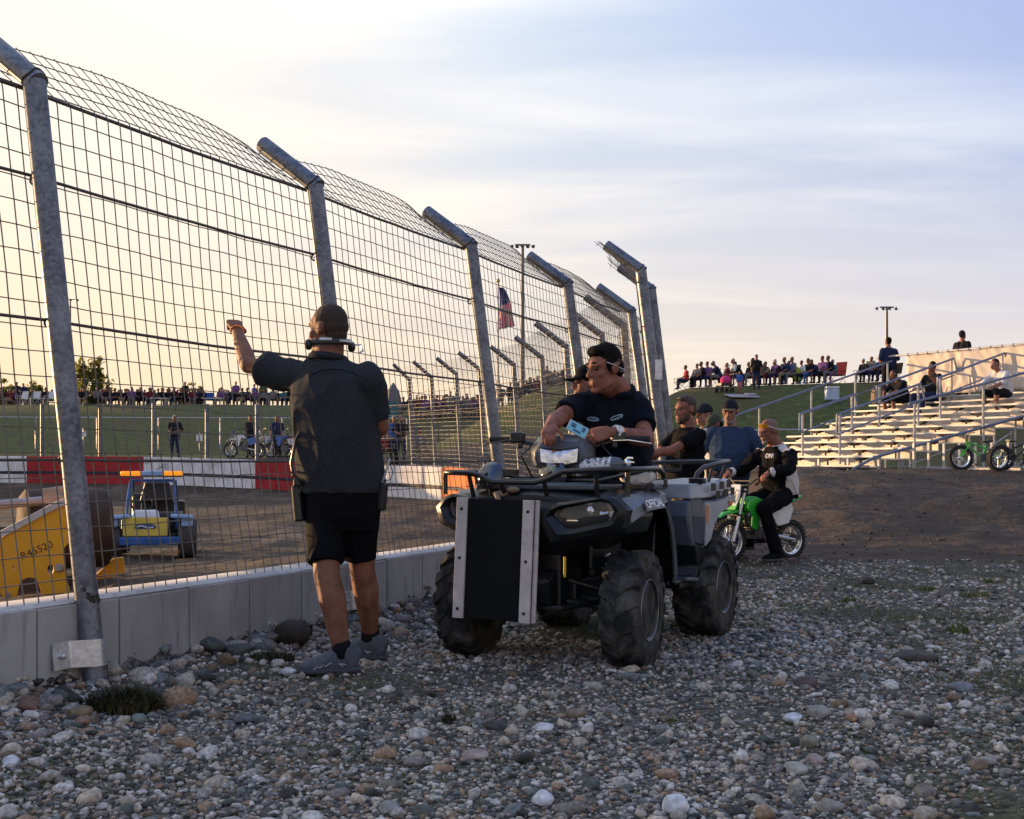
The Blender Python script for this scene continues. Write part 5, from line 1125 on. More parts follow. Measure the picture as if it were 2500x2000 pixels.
fc = (x * -.6 + y * .62 + Vector((0, -.6, 0))); fc = (fc - d * fc.dot(d)).normalized(); b = MB(); b.lathe([(.001, -.006), (.023, -.006), (.026, 0), (.024, .007), (.021, .008), (.020, .006), (.001, .006)], 20, frame(c + fc * .042, d, fc.cross(d))); b.build('watch_face', W_WHITE, wt); b = MB()
for k in range(12): a = R(30 * k); b.box((.016 * math.cos(a), .016 * math.sin(a), .0066), (.003, .0014, .0008), Matrix.Rotation(a, 3, 'Z'))
b.box((.004, 0, .0068), (.012, .0015, .0008)); b.box((0, .005, .0068), (.0015, .014, .0008)); b2 = MB(); b2.add(b.v, b.f, frame(c + fc * .042, d, fc.cross(d))); b2.build('dial_marks', E_BLK, wt, smooth=0)
b = MB(); c2 = c - d * .03; b.tube([c2 + (x * math.cos(a) * .0435 + y * math.sin(a) * .041) for a in np.linspace(0, 2 * math.pi, 18, endpoint=False)], .007, 8, closed=True); b.build('wristband', P_BAND, m2)
b = MB(); c3 = RW + Vector((-.90, -.10, -.22)).normalized() * .135 + Vector((.0, -.012, -.035)); b.tube([c3 + (Vector((0, 1, 0)) * math.cos(a) + Vector((.3, 0, .9)) * math.sin(a)) * .0125 for a in np.linspace(0, 2 * math.pi, 12, endpoint=False)], .0028, 6, closed=True); b.build('ring', E_BLK, m2)
sg = thing('sunglasses', 'silver sunglasses pushed back on the head of the man on the quad', 'sunglasses', Q0)
for k in (-1, 1): b = MB(); b.tube([T(k * .084, .045, .035), T(k * .0875, 0, .018), T(k * .085, -.045, -.002), T(k * .07, -.08, -.012)], .0038, 6); b.build('temple_arm', E_SIL, sg)
b = MB(); b.tube([T(math.cos(a) * .078, -.01 - .105 * math.sin(a), -.012 - .012 * math.sin(a)) for a in np.linspace(R(15), R(165), 12)], .006, 6, flat=1.8); b.build('rear_strap', E_BLK, sg)
ph = thing('phone', 'blue-lit smartphone held in the hand of the man on the quad', 'phone', Q0)
pc = q(1410, 1048, 6.60); Mp = frame(pc, (.80, .1, -.42), (.40, .25, .85)); b = MB(); b.box((0, 0, 0), (.125, .068, .009)); b2 = MB(); b2.add(b.v, b.f, Mp); b2.build('phone_case', mat('silver_case', (.5, .52, .55), .3), ph, smooth=0, bevel=.003)
b = MB(); b.box((0, 0, .0055), (.112, .062, .002)); b2 = MB(); b2.add(b.v, b.f, Mp); b2.build('screen', mat('phone_screen', (.02, .05, .09), .15, emit=(.12, .40, .62), emit_s=.3), ph, smooth=0)
b = MB(); b.box((-.03, .008, .0068), (.03, .026, .0006)); b.box((.0, -.016, .0068), (.05, .012, .0006)); b.box((.034, .01, .0068), (.02, .03, .0006)); b2 = MB(); b2.add(b.v, b.f, Mp); b2.build('screen_picture', mat('screen_shade', (.03, .1, .2), .3), ph, smooth=0)

# ---- generic standing or seated figures a little farther off
def figure(label, base, fwd, h=1.8, sk=S_FAIR, top=C_BLACK, legs=C_DENIM, hair=H_BROWN, hat=None, build=1., arms=None, look=None, headtilt=0., long_sleeve=False, beard=None, voxel=.012, shoes=True, shorts=False, belly=0., group=None, wr=.01):
    """arms: ((elbow, wrist) left, right) given as (right, forward, height) offsets in metres from the feet"""
    o = root_at(label, base, group); f = Vector((fwd[0], fwd[1], 0)).normalized(); r = f.cross(up); k = h / 1.8; L_ = lambda a, b_, c: (r * a + f * b_ + up * c) * k
    lk = look or fwd; lk = Vector((lk[0], lk[1], 0)).normalized(); lk = (lk + up * headtilt).normalized(); Rm = basis(lk); C = L_(0, .02, 1.665); neck = L_(0, -.01, 1.50)
    SL, SR = L_(-.195, -.01, 1.42), L_(.195, -.01, 1.42); A = arms or (((-.27, -.03, 1.14), (-.25, .08, .90)), ((.27, -.03, 1.14), (.25, .08, .90)))
    b = MB(); T = head_geo(b, C, Rm, 1.07 * k, neck, .06)
    for (e, w), S in zip(A, (SL, SR)):
        E2, W2 = L_(*e), L_(*w); limb_arm(b, S, E2, W2, k * build); d = (W2 - E2).normalized(); hand_geo(b, W2, d, (r * (1 if e[0] < 0 else -1) + f * .2), f + up * .2, k * 1.0, (22, 28, 20))
    PV = L_(0, 0, .95); torso(b, [(PV - up * .08, .15, .11, r), (PV + up * .15, .15, .11, r), (L_(0, 0, 1.3), .17, .11, r), (neck, .07, .07, r)])
    LKs = []
    for s in (-1, 1):
        H_, K_, A_ = L_(s * .095, 0, .90), L_(s * .105, .025, .49), L_(s * .11, -.02, .085); LKs.append((H_, K_, A_)); limb_leg(b, H_, K_, A_, k * build, -f); b.cone(A_, A_ + f * .12 - up * .04, .036, .03, 10)
    organic('body', b, min(voxel, .0085), 2, sk, o)
    B = build
    b = MB(); torso(b, [(L_(0, belly * .5, .90), .185 * B * k, .135 * B * k, r), (L_(0, belly, 1.02), .19 * B * k, (.145 * B + belly * .6) * k, r), (L_(0, belly * .8, 1.16), .195 * B * k, (.145 * B + belly * .5) * k, r), (L_(0, 0, 1.32), .205 * B * k, .135 * B * k, r), (L_(0, -.01, 1.43), .17 * B * k, .10 * B * k, r), (L_(0, -.01, 1.50), .08 * k, .075 * k, r)], 20)
    for (e, w), S in zip(A, (SL, SR)):
        E2, W2 = L_(*e), L_(*w); b.cone(S - up * .035, neck - up * .055, .062 * B * k, .066 * k, 12); sleeve(b, S - up * .01, E2, .078 * B * k, .072 * B * k, 1. if long_sleeve else .68)
        if long_sleeve: b.tube([E2, E2.lerp(W2, .95)], [.066 * B * k, .045 * k], 14); b.ell(E2, .066 * B * k)
    organic('shirt', b, voxel, 3, top, o, wr=wr, wscale=6.5, wdir=(1.2, 1.2, .7))
    b = MB(); torso(b, [(L_(0, 0, .97), .17 * B * k, .13 * B * k, r), (L_(0, 0, .86), .175 * B * k, .13 * B * k, r), (L_(0, 0, .80), .165 * B * k, .12 * B * k, r)])
    for H_, K_, A_ in LKs:
        if shorts: b.tube([H_, K_.lerp(H_, .1)], [.1 * B * k, .09 * B * k], 14)
        else: b.tube([H_, K_, A_ - up * .02], [.1 * B * k, .078 * B * k, .065 * k], 14)
    organic('shorts' if shorts else 'trousers', b, voxel, 3, legs, o, wr=.008, wscale=8)
    if shoes:
        for H_, K_, A_ in LKs: shoe(o, A_, f, s=k, L=.28 * k, zsole=0, m=P_SHOE)
    k *= 1.07
    if hat: cap_hat(o, T, Rm, k, hat[0], hat[1])
    if hair is not None:
        hb_ = MB(); E_ = lambda c, q_: hb_.ell(T(*c), tuple(v * k for v in q_), Rm, 14, 9)
        if hat: E_((0, -.045, .0), (.072, .065, .06))
        else: E_((0, -.018, .05), (.079, .094, .088)); E_((0, -.05, .0), (.071, .065, .075)); E_((0, .045, .096), (.055, .042, .03))
        organic('hair', hb_, .009, 2, hair, o, fine=.004)
    if beard is not None:
        hb_ = MB(); E_ = lambda c, q_: hb_.ell(T(*c), tuple(v * k for v in q_), Rm, 14, 9); E_((0, .055, -.098), (.052, .045, .034)); E_((-.052, .02, -.065), (.016, .035, .04)); E_((.052, .02, -.065), (.016, .035, .04)); hb_.cone(T(-.025, .097, -.052), T(.025, .097, -.052), .009 * k, .009 * k, 8); organic('beard', hb_, .008, 2, beard, o, fine=.003)
    eyes(o, T, k)
    return o, T, Rm, k
def stand(px, Y): x = (px - 1250) / FPX * Y; return Vector((x, Y, hz(x, Y)))
G_CAP = cloth('dark_cap', (.02, .022, .03)); G_CAP2 = cloth('tan_cap', (.16, .12, .08)); G_OLIVE = cloth('olive_cap', (.06, .07, .05))
figure('man in a dark cap looking left from behind the man on the quad', stand(1443, 8.7), (-.95, -.3), 1.84, S_RUDDY, C_GREY, C_DENIM, H_DARK, (C_BLACK, C_BLACK), look=(-1, -.12), build=.95)
p4, T4, R4, k4 = figure('bearded man in a black shirt holding both arms out to the fence', stand(1678, 10.9), (-.93, -.36), 1.755, S_RUDDY, C_BLACK, C_KHAKI, H_BROWN, None, build=1.04, arms=(((-.25, .30, 1.27), (-.16, .58, 1.22)), ((.22, .24, 1.22), (.1, .52, 1.13))), look=(-.86, -.5), beard=H_BROWN, belly=.03)
b = MB()
for kx in (1,): b.ell(T4(.088, -.03, .0), (.02, .035, .035)); b.tube([T4(.088, -.03, .03), T4(.07, -.06, .1), T4(0, -.06, .135)], .006, 6)
ep = thing('ear_protector', 'black ear defender on the head of the bearded man', 'ear defender', p4.location); b.build('ear_cup', E_BLK, ep)
figure('man in a black cap and pale shirt standing behind the one in the olive cap', stand(1722, 15.4), (-.8, -.55), 1.88, S_FAIR, C_WHITE, C_DENIM, H_DARK, (G_CAP, G_CAP), look=(-.9, -.4))
figure('man in an olive cap looking down beside the man in the blue tee', stand(1748, 14.5), (-.85, -.3), 1.72, S_RUDDY, C_WHITE, C_DENIM, H_DARK, (G_OLIVE, G_OLIVE), look=(-.95, -.2), headtilt=-.45)
figure('stout man in a slate blue tee and printed cap standing behind the quad', stand(1783, 13.9), (-.30, -.95), 1.88, S_FAIR, C_BLUE, C_DENIM, H_GREY, (G_CAP, G_CAP2), build=1.2, arms=(((-.385, -.0, 1.14), (-.36, .16, .93)), ((.36, 0, 1.14), (.22, .27, 1.0))), look=(-.38, -.92), headtilt=-.12, beard=H_GREYBEARD, belly=.05)
# ------------------------------------------------------------------ little dirt bike (local: x forward, y left, z up)
B_TYRE = mat('knobby_tyre', (.014, .014, .015), .8, bump=.5, bscale=60); B_ALU = mat('polished_alloy', (.62, .63, .66), .22, .9, var=.1); B_ENG = mat('engine_grey', (.1, .1, .11), .45, .6, var=.4, vscale=30); B_BLK = mat('bike_black', (.012, .012, .013), .5)
def plastic(name, c): return mat(name, c, .32, var=.1, vscale=9, coat=.3)
P_GREEN = plastic('lime_plastic', (.03, .42, .035)); P_WHITE = plastic('white_plastic', (.68, .69, .72)); P_BLUE = plastic('blue_plastic', (.02, .12, .42)); P_RED = plastic('red_plastic', (.45, .02, .02))
def spoked(parent, x, r, w, name='wheel', y=0., steer=0., spokes=14):
    h = bpy.data.objects.new(name, None); link(h, parent); h.location = (x, y, r); h.rotation_euler = (0, 0, steer); Mx = Matrix.Rotation(R(90), 4, 'X'); t = MB(); n = 30
    t.lathe([(r * .74, -w * .42), (r * .88, -w * .52), (r * .97, -w * .38), (r * .99, 0), (r * .97, w * .38), (r * .88, w * .52), (r * .74, w * .42)], 40, Mx, closed=True)
    for k in range(n):
        a = 2 * math.pi * k / n
        for s in (-.3, .3): t.add(*_prim(lambda q: q.box((r * .985 * math.cos(a + s * .3), r * .985 * math.sin(a + s * .3), s * w), (.024, r * .11, w * .34), Matrix.Rotation(a + s * .3, 3, 'Z'))), Mx)
    t.build('tyre', B_TYRE, h, smooth=30)
    m = MB(); m.lathe([(r * .70, -w * .34), (r * .765, -w * .42), (r * .77, -w * .3), (r * .70, 0), (r * .77, w * .3), (r * .765, w * .42), (r * .70, w * .34), (r * .66, 0)], 40, Mx, closed=True); m.build('rim', B_ALU, h, smooth=40)
    m = MB(); m.lathe([(.001, -w * .5), (.03, -w * .5), (.045, -w * .3), (.028, -w * .1), (.028, w * .2), (.05, w * .34), (.03, w * .5), (.001, w * .5)], 16, Mx)
    for k in range(spokes * 2): a = 2 * math.pi * k / (spokes * 2); s = 1 if k % 2 else -1; c = a + .35 * (1 if (k // 2) % 2 else -1); m.add(*_prim(lambda q: q.cyl((.04 * math.cos(a), .04 * math.sin(a), s * w * .3), (r * .72 * math.cos(c), r * .72 * math.sin(c), 0), .0022, seg=4)), Mx)
    m.build('hub_and_spokes', B_ALU, h); return h
def dirt_bike(label, loc, rz, c1, c2, group=None, k=1., name='dirt_bike'):
    o = thing(name, label, 'motorcycle', loc, rz, group); o.scale = (k, k, k)
    spoked(o, .475, .245, .07, steer=R(0)); spoked(o, -.475, .228, .082)
    for s in (-1, 1):
        b = MB(); b.tube([(.475, s * .075, .245), (.385, s * .075, .53)], .021, 10); f = b.build('fork_leg', B_ALU, o); b = MB(); b.tube([(.385, s * .075, .53), (.29, s * .075, .83)], .015, 10); b.build('fork_tube', B_ALU, f)
    b = MB(); b.box((.385, 0, .535), (.06, .19, .03), (0, R(-18), 0)); b.box((.30, 0, .80), (.06, .19, .03), (0, R(-18), 0)); b.build('fork_clamp', B_BLK, o, smooth=0, bevel=.006)
    b = MB(); b.loft([((.62, 0, .52), .01, .035), ((.55, 0, .555), .02, .05), ((.40, 0, .575), .025, .06), ((.28, 0, .55), .02, .05)], (0, 0, 1), 14); b.build('front_fender', c1, o, smooth=60)
    b = MB(); b.prism([(-.075, -.14), (.075, -.14), (.1, .02), (.075, .15), (-.075, .15), (-.1, .02)], .016, frame((.395, 0, .735), (0, 1, 0), (-.30, 0, .95))); p = b.build('number_plate', c2, o, smooth=0, bevel=.006)
    b = MB(); b.prism([(-.078, -.148), (.078, -.148), (.085, -.10), (-.085, -.10)], .019, frame((.394, 0, .735), (0, 1, 0), (-.30, 0, .95))); b.build('plate_trim', c1, p, smooth=0)
    b = MB(); b.tube([(.20, .34, .95), (.25, .22, .95), (.27, .10, .87), (.27, -.10, .87), (.25, -.22, .95), (.20, -.34, .95)], .011, 10); b.tube([(.26, -.16, .92), (.26, .16, .92)], .008, 8); b.build('handlebar', B_BLK, o)
    for s in (-1, 1): b = MB(); b.tube([(.20, s * .34, .95), (.225, s * .26, .95)], .017, 10); b.tube([(.27, s * .25, .945), (.23, s * .35, .93)], .005, 6); b.build('grip', B_BLK, o)
    b = MB(); b.tube([(.29, .03, .86), (.42, .05, .8), (.44, .05, .6), (.46, .06, .36)], .005, 6); b.tube([(.25, -.03, .92), (.36, -.05, .86), (.33, -.05, .6)], .005, 6); b.build('brake_cable', B_BLK, o)
    b = MB(); b.tube([(.30, 0, .78), (.18, 0, .70), (-.05, 0, .60), (-.3, 0, .60)], .02, 8); b.tube([(.28, 0, .66), (.18, 0, .38), (.05, 0, .22), (-.15, 0, .22)], .02, 8)
    for s in (-1, 1): b.tube([(-.05, s * .06, .60), (-.14, s * .07, .42), (-.15, s * .07, .24)], .016, 8)
    b.build('frame', B_BLK, o)
    b = MB(); b.loft([((.26, 0, .66), .05, .07), ((.20, 0, .66), .085, .09), ((.08, 0, .66), .10, .08), ((-.05, 0, .64), .08, .05)], (0, 1, 0), 14); b.build('tank', c1, o, smooth=60)
    for s in (-1, 1):
        b = MB(); b.prism([(.30, .62), (.27, .70), (.16, .73), (.05, .68), (.10, .56), (.13, .42), (.17, .36), (.24, .40), (.23, .52)], .02, Matrix.Translation((0, s * .105 + (.01 if s > 0 else -.01) + .01, 0)) @ Matrix.Rotation(R(90), 4, 'X')); b.build('shroud', c1, o, smooth=0, bevel=.008)
        b = MB(); b.prism([(-.08, .60), (-.40, .66), (-.43, .58), (-.36, .43), (-.20, .40), (-.12, .46)], .016, Matrix.Translation((0, s * .10 + .008, 0)) @ Matrix.Rotation(R(90), 4, 'X')); b.build('side_plate', c2, o, smooth=0, bevel=.006)
    b = MB(); b.loft([((.06, 0, .70), .06, .025), ((-.1, 0, .685), .085, .035), ((-.3, 0, .69), .08, .035), ((-.44, 0, .70), .05, .02)], (0, 1, 0), 14); b.build('seat', B_BLK, o, smooth=60)
    b = MB(); b.loft([((-.30, 0, .66), .06, .02), ((-.45, 0, .67), .065, .02), ((-.60, 0, .715), .05, .014), ((-.66, 0, .735), .02, .008)], (0, 1, 0), 12); b.build('rear_fender', c1, o, smooth=60)
    b = MB(); b.box((.03, 0, .33), (.22, .16, .14)); b.lathe([(.001, -.09), (.08, -.09), (.085, -.03), (.085, .05), (.07, .09), (.001, .09)], 16, Matrix.Translation((-.05, 0, .30)) @ Matrix.Rotation(R(90), 4, 'X')); b.box((.12, 0, .42), (.14, .10, .16), (0, R(25), 0))
    for z in (.36, .39, .42, .45, .48): b.box((.13 - (z - .42) * .4, 0, z), (.16, .13, .008), (0, R(25), 0))
    b.build('engine', B_ENG, o, smooth=30, bevel=.006)
    for s in (-1, 1): b = MB(); b.tube([(-.13, s * .06, .30), (-.3, s * .075, .26), (-.475, s * .065, .228)], [.022, .026, .02], 8); b.box((-.475, s * .066, .228), (.07, .014, .045)); b.build('swing_arm', B_ALU, o)
    b = MB(); b.tube([(.17, -.05, .46), (.22, -.10, .40), (.1, -.13, .28), (-.1, -.13, .32), (-.3, -.12, .48), (-.42, -.12, .54)], [.014, .014, .016, .03, .04, .035], 10); b.build('exhaust', B_ENG, o)
    b = MB(); b.lathe([(.06, -.004), (.075, -.004), (.075, .004), (.06, .004)], 20, Matrix.Translation((-.475, .055, .228)) @ Matrix.Rotation(R(90), 4, 'X')); b.tube([(-.475, .056, .30), (-.1, .062, .34)], .006, 6); b.tube([(-.475, .056, .156), (-.1, .062, .26)], .006, 6); b.build('chain', B_BLK, o)
    for s in (-1, 1): b = MB(); b.tube([(-.06, s * .08, .20), (-.06, s * .2, .20)], .011, 8); b.build('foot_peg', B_ALU, o)
    return o
bz0 = hz(2.84, 13.15)
dirt_bike('small green and white dirt bike ridden by the man in the racing suit', (2.84, 13.15, bz0 - .005), R(212), P_GREEN, P_WHITE)

# ---- its rider
RB = Vector((2.84, 13.15, bz0)); fR = Vector((math.cos(R(212)), math.sin(R(212)), 0)); lR = Vector((-fR.y, fR.x, 0)); m3 = root_at('grey bearded man in a black and white racing suit sitting on the green dirt bike', RB)
L_ = lambda x, y, z: fR * x + lR * y + up * z
S_BLKW = [C_BLACK, cloth('white_race_suit', (.58, .55, .55)), cloth('red_piping', (.3, .02, .03))]
PV = L_(-.35, 0, .79); neck = L_(-.25, 0, 1.335); C = L_(-.14, 0, 1.485); lk = Vector((fR.x - .1, fR.y + .1, -.22)); Rm = basis(lk); rS = -lR
SL, SR = L_(-.27, .205, 1.235), L_(-.25, -.205, 1.235); EL, ER = L_(-.10, .36, 1.04), L_(-.07, -.34, 1.04); WL_, WR_ = L_(.17, .315, 1.01), L_(.17, -.315, 1.01)
HL, HR = L_(-.30, .11, .75), L_(-.30, -.11, .75); KL, KR = L_(.12, .20, .60), L_(.16, -.20, .60); AL, AR = L_(-.02, .24, .12), L_(-.02, -.22, .22)
b = MB(); T = head_geo(b, C, Rm, 1.1, neck, .066)
for S, E2, W2, s in ((SL, EL, WL_, 1), (SR, ER, WR_, -1)): limb_arm(b, S, E2, W2, 1.1); hand_geo(b, W2, fR * .85 - up * .5 + lR * .05 * s, -up * .8 - fR * .5, -lR * s, 1.1, (55, 65, 40), .0)
torso(b, [(PV - up * .06, .16, .13, rS), (PV + up * .15, .17, .14, rS), (PV.lerp(neck, .7), .18, .13, rS), (neck, .08, .08, rS)]); limb_leg(b, HL, KL, AL, 1.05, -fR); limb_leg(b, HR, KR, AR, 1.05, -fR)
organic('body', b, .008, 2, S_RUDDY, m3); eyes(m3, T, 1.1)
b = MB(); spn = lambda t: PV.lerp(neck, t); torso(b, [(PV - up * .06, .185, .165, rS), (PV + up * .06, .20, .19, rS), (spn(.35) + fR * .02, .205, .205, rS), (spn(.6), .21, .175, rS), (spn(.8), .205, .14, rS), (spn(.93), .15, .10, rS), (spn(1.0), .085, .085, rS)], 20)
for S, E2, W2 in ((SL, EL, WL_), (SR, ER, WR_)): b.cone(S - up * .03, neck - up * .06, .072, .07, 12); b.tube([S, S.lerp(E2, .5), E2], [.086, .08, .072], 14); b.ell(E2, .072); b.tube([E2, E2.lerp(W2, .5), W2], [.072, .066, .046], 14)
jk = organic('racing_jacket', b, .010, 3, S_BLKW, m3, wr=.014, wscale=7, wdir=(1, 1, .8))
mi = []
for p in jk.data.polygons:
    c = p.center; x, y, z = c.dot(fR) + .13, c.dot(lR), c.z; ax = x + .13 - (z - 1.2) * .2
    arm = abs(y) > .215 and z > .93 and x > -.12
    sh_ = (z > 1.235 and .10 < abs(y) < .26 and abs(ax) < .055); low = (z < 1.07 + .35 * (-ax) and ax < .09 and not arm); col_ = z > 1.31 and abs(y) < .12
    red = (-ax > .14 and z > 1.0 and abs(abs(y) - .12) < .02)
    mi.append(2 if red else 1 if (sh_ or low or col_ or (arm and .045 < ((c - L_(.17, math.copysign(.315, y), 1.01)).length) < .075)) else 0)
jk.data.polygons.foreach_set('material_index', mi)
for (t_, x, y, z, sz) in (('ON', -.055, .10, 1.195, .075),):
    Mt = frame(L_(x, y, z), -lR * 1 + fR * -.05, up * 1 - fR * .25); Mt = frame(L_(x, y, z), lR * -1., up - fR * .2)
    Mt = frame(L_(x, y, z), lR, up - fR * .25); tx = text_mesh(t_, sz, 'chest_lettering', C_WHITE, jk, Mt, .012)
pt = MB()
for k in range(5): pt.box(L_(-.19 + .02 * k, .315 + .012 * k, 1.165 - .026 * k), (.07, .012, .012), Matrix.Rotation(R(212), 3, 'Z'))
pt.build('sleeve_patches', mat('violet_print', (.32, .28, .5), .7), jk, smooth=0)
b = MB(); torso(b, [(PV + up * .0, .185, .16, rS), (PV - up * .08, .19, .16, rS)]); b.tube([HL, KL, KL.lerp(AL, .3), AL], [.115, .09, .082, .075], 14); b.tube([HR, KR, KR.lerp(AR, .3), AR], [.115, .09, .082, .075], 14); b.ell(KL, .09); b.ell(KR, .09); organic('trousers', b, .011, 3, C_BLACK, m3, wr=.012, wscale=7)
shoe(m3, AL, fR, s=1.05, zsole=.01, m=C_BLACK); shoe(m3, AR, fR, s=1.05, zsole=.11, m=C_BLACK)
b = MB(); E_ = lambda c, q_: b.ell(T(*c), tuple(v * 1.1 for v in q_), Rm, 14, 9); E_((0, -.022, .045), (.0785, .094, .084)); E_((0, -.05, .0), (.0715, .065, .075)); organic('stubble_hair', b, .009, 2, mat('shaved_scalp', (.17, .095, .072), .6, var=.3, vscale=60, bump=.2, bscale=500), m3)
b = MB(); E_((0, .065, -.10), (.036, .035, .032)); b.cone(T(-.024, .096, -.052), T(.024, .096, -.052), .009, .009, 8); organic('beard', b, .008, 2, H_GREY, m3)
sg = thing('sunglasses', 'orange-lensed sunglasses pushed up on the forehead of the rider', 'sunglasses', RB); b = MB()
for k in (-1, 1): b.tube([T(k * .08, .05, .062), T(k * .088, -.01, .03), T(k * .084, -.06, .01)], .0045, 6)
b.build('temple_arms', P_WHITE, sg); b = MB(); b.rings([[T(math.sin(a) * .083, .005 + math.cos(a) * .094, z - .02 * abs(math.sin(a))) for a in np.linspace(R(-62), R(62), 14)] + [T(math.sin(a) * .078, .0 + math.cos(a) * .088, z - .02 * abs(math.sin(a))) for a in np.linspace(R(62), R(-62), 14)] for z in (.062, .078, .098)]); b.build('lens', mat('orange_mirror_lens', (.75, .36, .03), .15, .5), sg, smooth=50)

# ------------------------------------------------------------------ motorcycles parked behind the far wall
for i, (px, lb, c1, c2, rz) in enumerate([(598, 'white and blue motorcycle parked behind the white wall length', P_WHITE, P_BLUE, 170), (662, 'white motorcycle behind the far wall near the red length', P_WHITE, P_WHITE, 200), (697, 'blue motorcycle behind the red wall length by the standing man', P_BLUE, P_WHITE, 175), (722, 'red motorcycle half hidden behind the cord of the man at the fence', P_RED, P_WHITE, 190)]):
    Y = 47.5 + (i % 2) * .8; x = (px - 1250) / FPX * Y; dirt_bike(lb, (x, Y, hz(x, Y)), R(rz), c1, c2, None, 1.3, 'motorcycle')

# ------------------------------------------------------------------ yellow compactor roller just beyond the fence
Y_YEL = mat('worn_yellow_paint', (.78, .35, .012), .5, vscale=5, var=.25, bump=.15, bscale=40, col2=(.86, .40, .01)); Y_DRUM = mat('mud_caked_drum', (.05, .032, .024), .95, vscale=9, var=.4, bump=.8, bscale=22); Y_TAN = mat('dusty_tan_steel', (.34, .27, .22), .8, vscale=9, var=.3); Y_PIPE = mat('grey_painted_pipe', (.33, .32, .35), .5); Y_DUST = mat('dust_white_flange', (.55, .5, .46), .8, vscale=6, var=.2)
cr_ = thing('compactor_roller', 'worn yellow compactor roller with a muddy drum beyond the fence at the left', 'roller', (-3.4, 8.9, 0)); CO = Vector((-3.4, 8.9, 0))
def plate(px_list, Y, thick, name, m, holes=(), parent=cr_, skew=0.):
    pts_ = [at(px, py, Y + skew * (px - 100) / 100) - CO for px, py in px_list]; cu = bpy.data.curves.new(name, 'CURVE'); cu.dimensions = '2D'; cu.fill_mode = 'BOTH'; cu.extrude = thick / 2; cu.bevel_depth = .006
    o0 = at(100, 1350, Y) - CO; ux = (at(200, 1350, Y + skew) - at(100, 1350, Y)).normalized(); Mf = frame(o0, ux, (0, 0, 1))
    def sp(pp):
        s = cu.splines.new('POLY'); s.points.add(len(pp) - 1); s.use_cyclic_u = True
        for i, p in enumerate(pp): s.points[i].co = (p[0], p[1], 0, 1)
    inv = Mf.inverted(); sp([(inv @ p)[:2] for p in pts_])
    for (hx, hy, rx, ry) in holes:
        c = inv @ (at(hx, hy, Y + skew * (hx - 100) / 100) - CO); k = Y / FPX; sp([(c.x + rx * k * math.cos(a), c.y + ry * k * math.sin(a)) for a in np.linspace(0, 2 * math.pi, 20, endpoint=False)])
    t = bpy.data.objects.new('tmp', cu); COL.objects.link(t); me = bpy.data.meshes.new_from_object(t.evaluated_get(bpy.context.evaluated_depsgraph_get())); bpy.data.objects.remove(t); me.transform(Mf); me.materials.clear(); me.materials.append(m)
    return link(bpy.data.objects.new(name, me), parent), Mf
pl_, Mf = plate([(-120, 1400), (-40, 1345), (0, 1318), (60, 1282), (130, 1240), (166, 1226), (168, 1322), (152, 1340), (158, 1400), (168, 1440), (160, 1454), (105, 1453), (97, 1425), (88, 1410), (68, 1408), (50, 1416), (42, 1440), (38, 1462), (12, 1465), (0, 1440), (-60, 1430), (-120, 1440)], 8.35, .03, 'side_plate', Y_YEL, [(123, 1390, 9, 15), (33, 1387, 4, 6)], skew=.12)
k = MB(); k.tube([Mf @ Vector((x, y, .02)) for x, y in [((px - 100) * 8.35 / FPX, (1350 - py) * 8.35 / FPX) for px, py in ((-118, 1392), (0, 1310), (60, 1274), (130, 1232), (166, 1217))]], .034, 4, flat=.9); k.build('dusty_flange', Y_DUST, pl_, smooth=0)
k = MB(); k.cyl(Mf @ Vector((.135, -.115, .0)), Mf @ Vector((.12, -.10, .06)), .03, seg=12); k.cyl(Mf @ Vector((-.21, -.30, -.01)), Mf @ Vector((-.21, -.30, .03)), .018, seg=10); k.build('pivot_boss', Y_TAN, pl_)
text_mesh('R45520', .075, 'paint_marker_number', K_DARK, pl_, Mf @ Matrix.Translation((-.03, .02, .022)) @ Matrix.Rotation(R(24), 4, 'Z'), .0008, False)
k = MB(); k.tube([at(-60, 1238, 8.6) - CO, at(112, 1222, 8.8) - CO], .035, 12); k.build('frame_pipe', Y_PIPE, cr_)
k = MB(); k.box(at(138, 1208, 8.7) - CO, (.16, .2, .12), (0, R(-8), R(10))); k.box(at(150, 1220, 8.7) - CO, (.12, .22, .1), (0, R(20), 0)); k.build('top_bracket', Y_TAN, cr_, smooth=0, bevel=.015)
dc = at(188, 1290, 9.2) - CO; ax = Vector((.86, .5, 0)); k = MB(); M_ = frame(dc - ax * .0, ax.cross(up), up); M_ = Matrix.Translation(dc) @ ax.to_track_quat('Z', 'Y').to_matrix().to_4x4()
k.lathe([(.001, -.42), (.27, -.42), (.32, -.38), (.32, .2), (.30, .23), (.05, .23), (.001, .23)], 40, M_); dr = k.build('drum', Y_DRUM, cr_, smooth=40)
plate([(236, 1404), (276, 1366), (300, 1362), (306, 1432), (236, 1434)], 9.3, .04, 'end_plate', Y_YEL, [(290, 1412, 3, 6)], skew=.1)
k = MB(); k.box(dc + Vector((-.2, -.1, -.42)), (.5, .5, .12)); k.box(dc + Vector((-.55, -.05, -.1)), (.6, .4, .25)); k.build('under_frame', mat('dark_machine', (.03, .026, .022), .8), cr_, smooth=0, bevel=.02)

